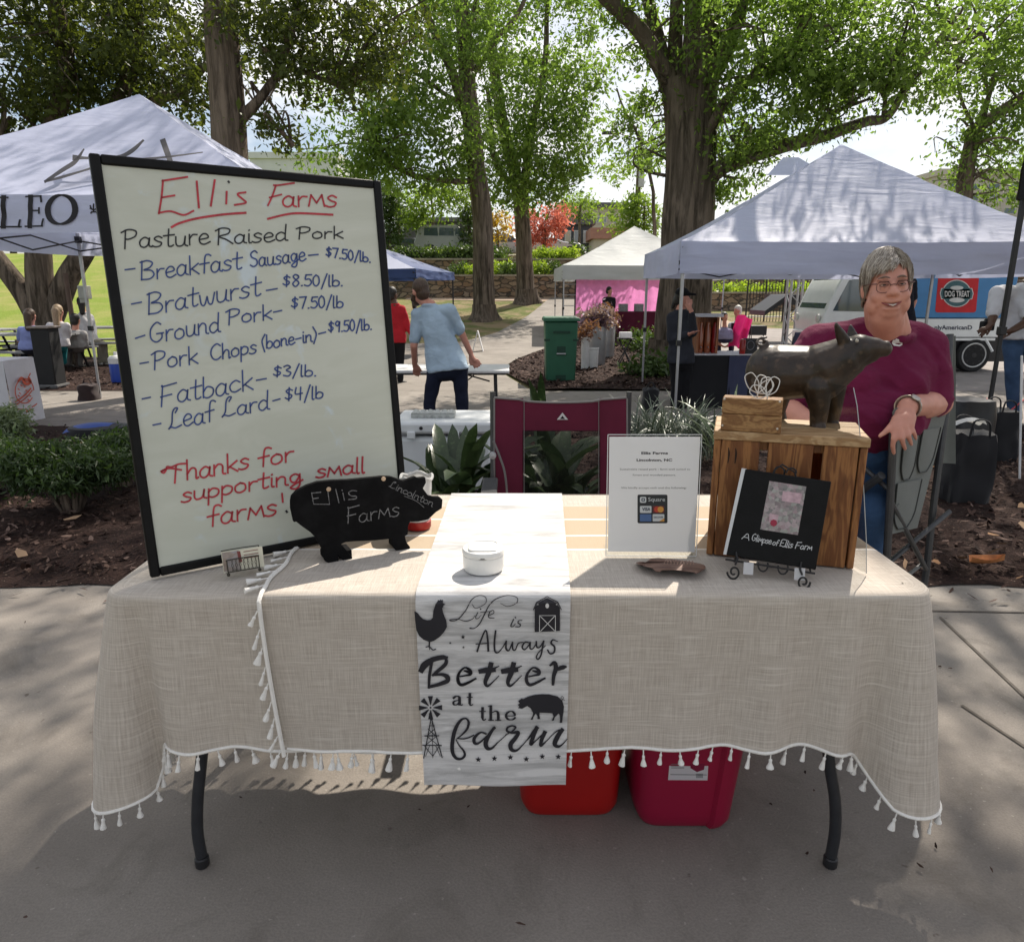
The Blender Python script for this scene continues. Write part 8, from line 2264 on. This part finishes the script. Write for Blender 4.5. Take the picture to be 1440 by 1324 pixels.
# stage: truss tower, ramp, railing
b = MB(); p = at(1113, 455, 21); z0 = h(p.x, 21)
for sx in (-.16, .16):
    for sy in (-.16, .16): b.tube([(p.x + sx, 21 + sy, z0), (p.x + sx, 21 + sy, z0 + 3.0)], .035, 6)
for k in range(10):
    z = z0 + .3 * k; s = 1 if k % 2 else -1
    b.tube([(p.x - .16 * s, 20.84, z), (p.x + .16 * s, 20.84, z + .3)], .016, 5); b.tube([(p.x - .16, 20.84 + .32 * (k % 2), z), (p.x - .16, 21.16 - .32 * (k % 2), z + .3)], .016, 5)
solo('truss_tower', b, mat('grey_steel', (.42, .42, .43)), 'square metal truss tower in the yard left of the van', 'truss')
b = MB(); a, c = at(1076, 437, 21.5), at(1108, 414, 21.5)
b.add([a, c, c + V((0, 1.4, 0)), a + V((0, 1.4, 0)), a - V((0, 0, .14)), c - V((0, 0, .14)), c + V((0, 1.4, -.14)), a + V((0, 1.4, -.14))], [(0, 1, 2, 3), (4, 7, 6, 5), (0, 4, 5, 1), (1, 5, 6, 2), (2, 6, 7, 3), (3, 7, 4, 0)])
e = at(1150, 414, 21.5); boxy(b, c.x, e.x, 21.5, 23.5, c.z - .3, c.z)
for x in (c.x + .1, (c.x + e.x) / 2, e.x - .1): b.box((x, 21.7, (c.z - .3 + z0) / 2), (.06, .06, c.z - .3 - z0))
solo('stage_ramp', b, DARK, 'black stage platform with a sloping ramp beside the truss tower', 'stage')
b = MB(); p = at(1066, 444, 20.5); z0 = h(p.x, 20.5); b.box((p.x, 20.5, z0 + .52), (.46, .3, .26)); 
for s in (-.2, .2): b.tube([(p.x + s, 20.5, z0), (p.x + s, 20.5, z0 + .4)], .015, 6)
solo('speaker_box', b, DARK, 'low black box on legs at the foot of the stage ramp', 'speaker')
b = MB()
xa, xb = at(1052, 400, 30).x, at(1165, 400, 30).x; z0 = h(xa + 1, 30)
for k in range(27):
    x = xa + (xb - xa) * k / 26; b.tube([(x, 30, z0), (x, 30, z0 + 2.1)], .016 if k % 6 else .035, 5)
for zz in (.2, 2.0): b.tube([(xa, 30, z0 + zz), (xb, 30, z0 + zz)], .022, 5)
solo('iron_railing', b, DARK, 'tall black iron railing behind the stage', 'railing')
# ---- the man's folding table, A-frame sign
t = thing('folding_table', 'long white folding table the bearded man leans over', 'table', (-.85, 8.1, -.19))
b = MB(); b.box((-.92, 8.12, .535), (1.78, .70, .035)); part('tabletop', b, PLASTIC, t, bev=.01)
b = MB(); b.box((-.92, 8.12, .508), (1.70, .64, .018)); part('apron', b, DARK, t)
for x in (-1.62, -.19):
    for y in (7.86, 8.38): b = MB(); b.tube([(x, y, .50), (x + .015, y, -.185)], .014, 8); part('leg', b, LEGM, t)
b = MB(); b.tube([(-.25, 7.9, .42), (-.62, 8.1, .5)], .009, 6); b.tube(catmull([(-.60, 7.85, .49), (-.5, 7.85, .44), (-.42, 7.86, .49)], 5), .008, 6); b.tube([(-1.58, 7.9, .42), (-1.2, 8.1, .5)], .009, 6); part('brace', b, LEGM, t)
b = MB(); p = at(672, 478, 19.5); z0 = h(p.x, 19.5) + .02
b.box((p.x - .07, 19.5, z0 + .27), (.02, .34, .56), Matrix.Rotation(R(14), 3, 'Y')); b.box((p.x + .07, 19.5, z0 + .27), (.02, .34, .56), Matrix.Rotation(R(-14), 3, 'Y'))
solo('sandwich_board', b, mat('white_paint', (.72, .72, .72)), 'white folding sandwich board on the edge of the path by the tall oak', 'sign')
# ---- left side: clothed table, bag, jug, trash receptacle, picnic tables, meter box
tl_ = drape('small table under a white cloth with an orange print, at the far left', -7.4, -5.9, 8.3, 8.84, -.18, .60, mat('white_cloth', (.66, .65, .66), .85, .05, 9, .2, 30), sd=2)
b = MB()
lp = lambda px, py: onplane(px, py, V((-5.86, 8.5, 0)), V((1, 0, 0)))
cL = lambda x, y: (x / 5.515, 380 + y / 5.515)
def ls(pts, wd, sm=6): b.ribbon([cL(*p) for p in pts], wd, lp, sm)
ls([(190 + 72 * math.cos(a_), 935 + 95 * math.sin(a_)) for a_ in [k * .35 + .6 for k in range(17)]], 1.6); ls([(140, 860), (165, 830), (190, 850), (240, 865)], 2.2); ls([(175, 840), (200, 880), (235, 870), (225, 840)], 4); ls([(235, 800), (220, 830)], 1.6)
ls([(120, 1020), (170, 985), (210, 950), (240, 915)], 2.0); ls([(130, 1040), (200, 990), (250, 930)], 1.6)
for q_ in ((140, 920), (160, 890), (150, 950), (185, 900), (200, 930), (230, 970), (215, 1000), (140, 970)): ls([q_, (q_[0] + 10, q_[1] + 6)], 1.6, 0)
ls([(135, 1075), (175, 1078)], 2, 0); ls([(200, 1070), (215, 1100), (235, 1075)], 1.6); ls([(250, 1060), (285, 1035)], 1.6)
part('print', b, mat('orange_print', (.58, .12, .07), .8), tl_, flip=False)
p = at(140, 606, 7.55); zb = h(p.x, 7.55) + .04
b = MB(); b.lathe([(.001, 0), (.29, 0), (.32, .03), (.325, .09), (.30, .13), (.12, .16), (.001, .165)], (p.x, 7.55, zb), 32, None, 1.0, .8)
t = thing('round_bag', 'round black and blue carrying bag lying on the mulch left of the whiteboard', 'bag', (p.x, 7.55, zb)); part('body', b, BLACKF, t)
b = MB(); b.grid(lambda u, v: (p.x - .30 + .46 * u, 7.55 - .17 + .34 * v - .04 * math.sin(u * 3), zb + .155 + .025 * math.sin(u * 3) - .045 * (abs(v - .5) * 2) ** 2 - .03 * (1 - u) ** 2), 14, 8); part('flap', b, fabric('royal_blue_cloth', (.03, .075, .30), .7), t, flip=False)
p = at(167, 534, 12.6); zb = h(p.x, 12.6) + .03
t = thing('water_jug', 'blue drinks cooler jug with a white lid on the mulch by the whiteboard', 'jug', (p.x, 12.6, zb))
b = MB(); b.lathe([(.10, 0), (.12, .01), (.125, .32), (.12, .33), (.001, .33)], (p.x, 12.6, zb), 22); part('body', b, mat('jug_blue', (.02, .06, .36), .35), t)
b = MB(); b.lathe([(.128, .33), (.13, .42), (.10, .46), (.03, .47), (.03, .53), (.001, .53)], (p.x, 12.6, zb), 22); part('lid', b, PLASTIC, t)
p = at(73, 532, 11.9); zb = h(p.x, 11.9) + .02
t = thing('litter_bin', 'tall dark slatted litter bin standing in front of the picnic benches', 'bin', (p.x, 11.9, zb))
b = MB(); b.box((p.x, 11.9, zb + .52), (.30, .30, .92)); part('body', b, mat('bin_black', (.012, .012, .013), .7), t, bev=.02)
b = MB(); b.box((p.x, 11.9, zb + 1.0), (.36, .36, .035)); part('top', b, mat('bin_top', (.20, .17, .155), .5), t, bev=.01)
b = MB(); b.box((p.x, 11.9, zb + .055), (.36, .34, .03)); b.box((p.x, 11.9, zb + .02), (.28, .28, .04)); part('foot', b, mat('bin_foot', (.17, .17, .17), .6), t)
PIC = mat('picnic_slats', (.30, .30, .30), .55, .15, 12)
def picnic(label, px, Y, rz):
    p = at(px, 500, Y); z0 = h(p.x, Y) + .02
    t = thing('picnic_table', label, 'picnic table', (p.x, Y, z0), 'picnic tables under the live oak', rz)
    b = MB()
    for k in range(4): b.box((0, -.3 + .2 * k, .75), (1.8, .17, .035))
    part('top', b, PIC, t, local=True)
    for s in (-1, 1):
        b = MB()
        for k in (0, 1): b.box((0, s * (.62 + .14 * k), .45), (1.8, .12, .035))
        part('bench', b, PIC, t, local=True)
        b = MB(); b.tube([(s * .7, -.72, 0), (s * .7, -.3, .73)], .025, 6); b.tube([(s * .7, .72, 0), (s * .7, .3, .73)], .025, 6); b.tube([(s * .7, -.7, .42), (s * .7, .7, .42)], .025, 6); part('leg_frame', b, DARK, t, local=True)
picnic('picnic table the women in blue and white sit at', 45, 14.3, R(3)); picnic('picnic table with pale slats showing left of the whiteboard', 160, 16.2, R(12)); picnic('picnic table cut by the left edge of the picture', -30, 15.6, R(-10))
b = MB(); p = at(112, 520, 15.0); z0 = h(p.x, 15); b.tube([(p.x, 15, z0), (p.x, 15, at(112, 384, 15).z)], .05, 10); t = thing('meter_post', 'brown post carrying a grey electrical box behind the left tent pole', 'post', (p.x, 15, z0)); part('post', b, mat('brown_post', (.10, .065, .05), .7), t)
b = MB(); q_ = at(119, 411, 14.9); b.box((q_.x, 14.9, q_.z), (.20, .14, .26)); b.box((q_.x - .03, 14.9, q_.z - .17), (.12, .12, .08)); part('electrical_box', b, mat('box_grey', (.30, .31, .28), .5), t, bev=.01)
# ---- utility pole with a lamp
Yu = 41; p = at(893, 350, Yu); z0 = h(p.x, Yu); zt = at(895, 186, Yu).z
t = thing('utility_pole', 'brown wooden utility pole with a lamp arm above the grey tent', 'pole', (p.x, Yu, z0))
b = MB(); b.tube([(p.x, Yu, z0), (p.x + .06, Yu, zt)], [.17, .12], 10); part('pole', b, BARK2, t)
b = MB(); a = at(868, 187, Yu); c = at(845, 187, Yu); b.tube([(p.x, Yu, zt - .35), (a.x, Yu, a.z), (c.x + .4, Yu, c.z + .02)], .035, 6); b.box(((a.x + c.x) / 2, Yu, a.z), (.75, .26, .14)); part('lamp_arm', b, DARK, t, bev=.03)
b = MB(); a = at(901, 253, Yu); b.box((a.x, Yu - .2, a.z), (.30, .18, .80)); part('transformer_box', b, mat('pole_box', (.5, .5, .5), .5), t, bev=.03)
# ---- cars on the street above the terraces
def car(label, px, Y, L, H_, col, rz, suv=True):
    p = at(px, 340, Y); z0 = h(p.x, Y) + .02
    t = thing('parked_car', label, 'car', (p.x, Y, z0), 'cars parked above the terraces', rz)
    k = L / 4.6; z_ = H_ / 1.65
    side = [(-2.25, .3), (-2.3, .75), (-2.2, 1.0), (-2.0, 1.55 if suv else 1.0), (-1.7, 1.63 if suv else 1.38), (.1, 1.65 if suv else 1.4), (1.0, 1.05), (2.0, .92), (2.28, .7), (2.28, .3)]
    CP = mat('paint_%s' % label[:6].strip().replace(' ', '_'), col, .3, .04, 5, .02, coat=.5)
    b = MB(); b.poly([(x * k, z * z_) for x, z in side], lambda x, y, d: V((x, -.9 + d, y)), 1.8); part('body', b, CP, t, local=True, bev=.06)
    for s in (-.91, .91):
        b = MB()
        for (xa, xb) in ((-1.75, -.95), (-.9, -.05), (0, .72)): b.poly([(xa * k, 1.08 * z_), (xb * k, 1.06 * z_), ((xb - (.35 if xb > .5 else .03)) * k, (1.5 if suv else 1.32) * z_), ((xa + .04) * k, (1.5 if suv else 1.32) * z_)], lambda x, y, d: V((x, s, y)))
        part('side_window', b, GLS, t, local=True)
    b = MB(); b.add([(.98 * k, -.75, 1.1 * z_), (.98 * k, .75, 1.1 * z_), (.2 * k, .68, 1.58 * z_), (.2 * k, -.68, 1.58 * z_)], [(0, 1, 2, 3)]); part('windscreen', b, GLS, t, local=True)
    for x in (-1.4, 1.4):
        for s in (-.9, .72):
            b = MB(); b.lathe([(.2, 0), (.33, 0), (.33, .2), (.2, .2)], (x * k, s + .2, .33), 18, Matrix.Rotation(R(90), 3, 'X')); wl = part('wheel', b, mat('tyre_rubber', (.016, .016, .017)), t, local=True)
            b = MB(); b.lathe([(.0005, 0.19), (.2, .2)], (x * k, s + .2, .33), 14, Matrix.Rotation(R(90), 3, 'X')); part('rim', b, STEEL, wl, local=True)
car('silver grey estate car parked above the bright hedge', 640, 46, 4.9, 1.75, (.42, .43, .43), R(4)); car('dark grey car parked left of the silver one', 583, 48, 4.4, 1.35, (.10, .105, .11), R(4), False); car('white car parked beside the conical evergreen', 552, 49, 4.4, 1.4, (.62, .63, .65), R(8), False)
car('white car glimpsed under the red maple', 775, 48, 4.4, 1.45, (.62, .62, .64), R(-12), False); car('pale car behind the orange-leaved tree', 712, 49, 4.3, 1.5, (.55, .55, .56), R(5), True)
# ---- buildings
def building(label, x0, x1, Y, dep, ztop, m, wins=(), roof=None, name='building', rz=0):
    z0 = h((x0 + x1) / 2, Y) - .3
    t = thing(name, label, 'building', ((x0 + x1) / 2, Y, z0))
    b = MB(); boxy(b, x0, x1, Y, Y + dep, z0, ztop); part('walls', b, m, t)
    if roof: 
        b = MB(); boxy(b, x0 - .3, x1 + .3, Y - .3, Y + dep + .3, ztop + .002, ztop + roof[1]); part('roof', b, roof[0], t)
    for (xa, xb, za, zb_, mm) in wins:
        b = MB(); boxy(b, xa, xb, Y - .06, Y + .05, za, zb_); f_ = part('window', b, mat('window_trim', (.5, .49, .46), .7), t)
        b = MB(); b.add([(xa + .08, Y - .065, za + .08), (xb - .08, Y - .065, za + .08), (xb - .08, Y - .065, zb_ - .08), (xa + .08, Y - .065, zb_ - .08)], [(0, 1, 2, 3)]); part('pane', b, mm, f_)
    return t
CREAM, ROOFG, PALE = mat('cream_render', (.46, .42, .33), .9, .08, 2), mat('roof_grey', (.10, .10, .105), .8, .1, 4), mat('pale_cladding', (.52, .53, .55), .8, .05, 1)
bz = lambda py, Y: at(720, py, Y).z
bxx = lambda px, Y: at(px, 330, Y).x
building('cream flat-roofed shop building with small windows in the distance', bxx(790, 80), bxx(885, 80), 80, 10, bz(292, 80), CREAM,
         [(bxx(x, 80), bxx(x + 5, 80), bz(314, 80), bz(304, 80), GLS) for x in (838, 848, 862, 872)], (ROOFG, .5))
building('dark fronted shop with white posts below the cream building', bxx(786, 68), bxx(832, 68), 68, 8, bz(316, 68), mat('charcoal_front', (.055, .06, .068), .8), [(bxx(x, 68), bxx(x + 9, 68), bz(342, 68), bz(324, 68), mm_) for x, mm_ in ((794, CREAM), (807, GLS), (820, PALE))], (ROOFG, .9))
building('low reddish roofed building beside the dark shop', bxx(835, 64), bxx(880, 64), 64, 8, bz(336, 64), CREAM, [], (mat('clay_roof', (.33, .17, .13), .8, .1, 4), .9))
building('long dark boarded wall behind the parked cars', bxx(568, 56), bxx(662, 56), 56, 1, bz(312, 56), mat('dark_boards', (.07, .07, .068), .85, .2, 4), [], (ROOFG, .3))
building('white columned porch behind the conical evergreen', bxx(556, 58), bxx(568, 58), 58, 2, bz(300, 58), PALE, [(bxx(559, 58), bxx(565, 58), bz(330, 58), bz(312, 58), mat('brown_door', (.2, .1, .08), .6))], (PALE, .5))
building('big pale flat-roofed building behind the left tent', bxx(360, 105), bxx(480, 105), 105, 30, bz(223, 105), PALE, [(bxx(x, 105), bxx(x + 12, 105), bz(300, 105), bz(270, 105), GLS) for x in (380, 410, 440)], (PALE, .8))
building('tall pale building with window bands beyond the right tent', bxx(1312, 110), bxx(1560, 110), 110, 30, bz(246, 110), mat('beige_precast', (.46, .43, .38), .9, .06, 1),
         [(bxx(x, 110), bxx(x + 16, 110), bz(y + 9, 110), bz(y, 110), GLS) for x in (1325, 1352, 1379, 1406, 1433) for y in (258, 274, 292)], (mat('beige_precast', (.46, .43, .38)), .8))
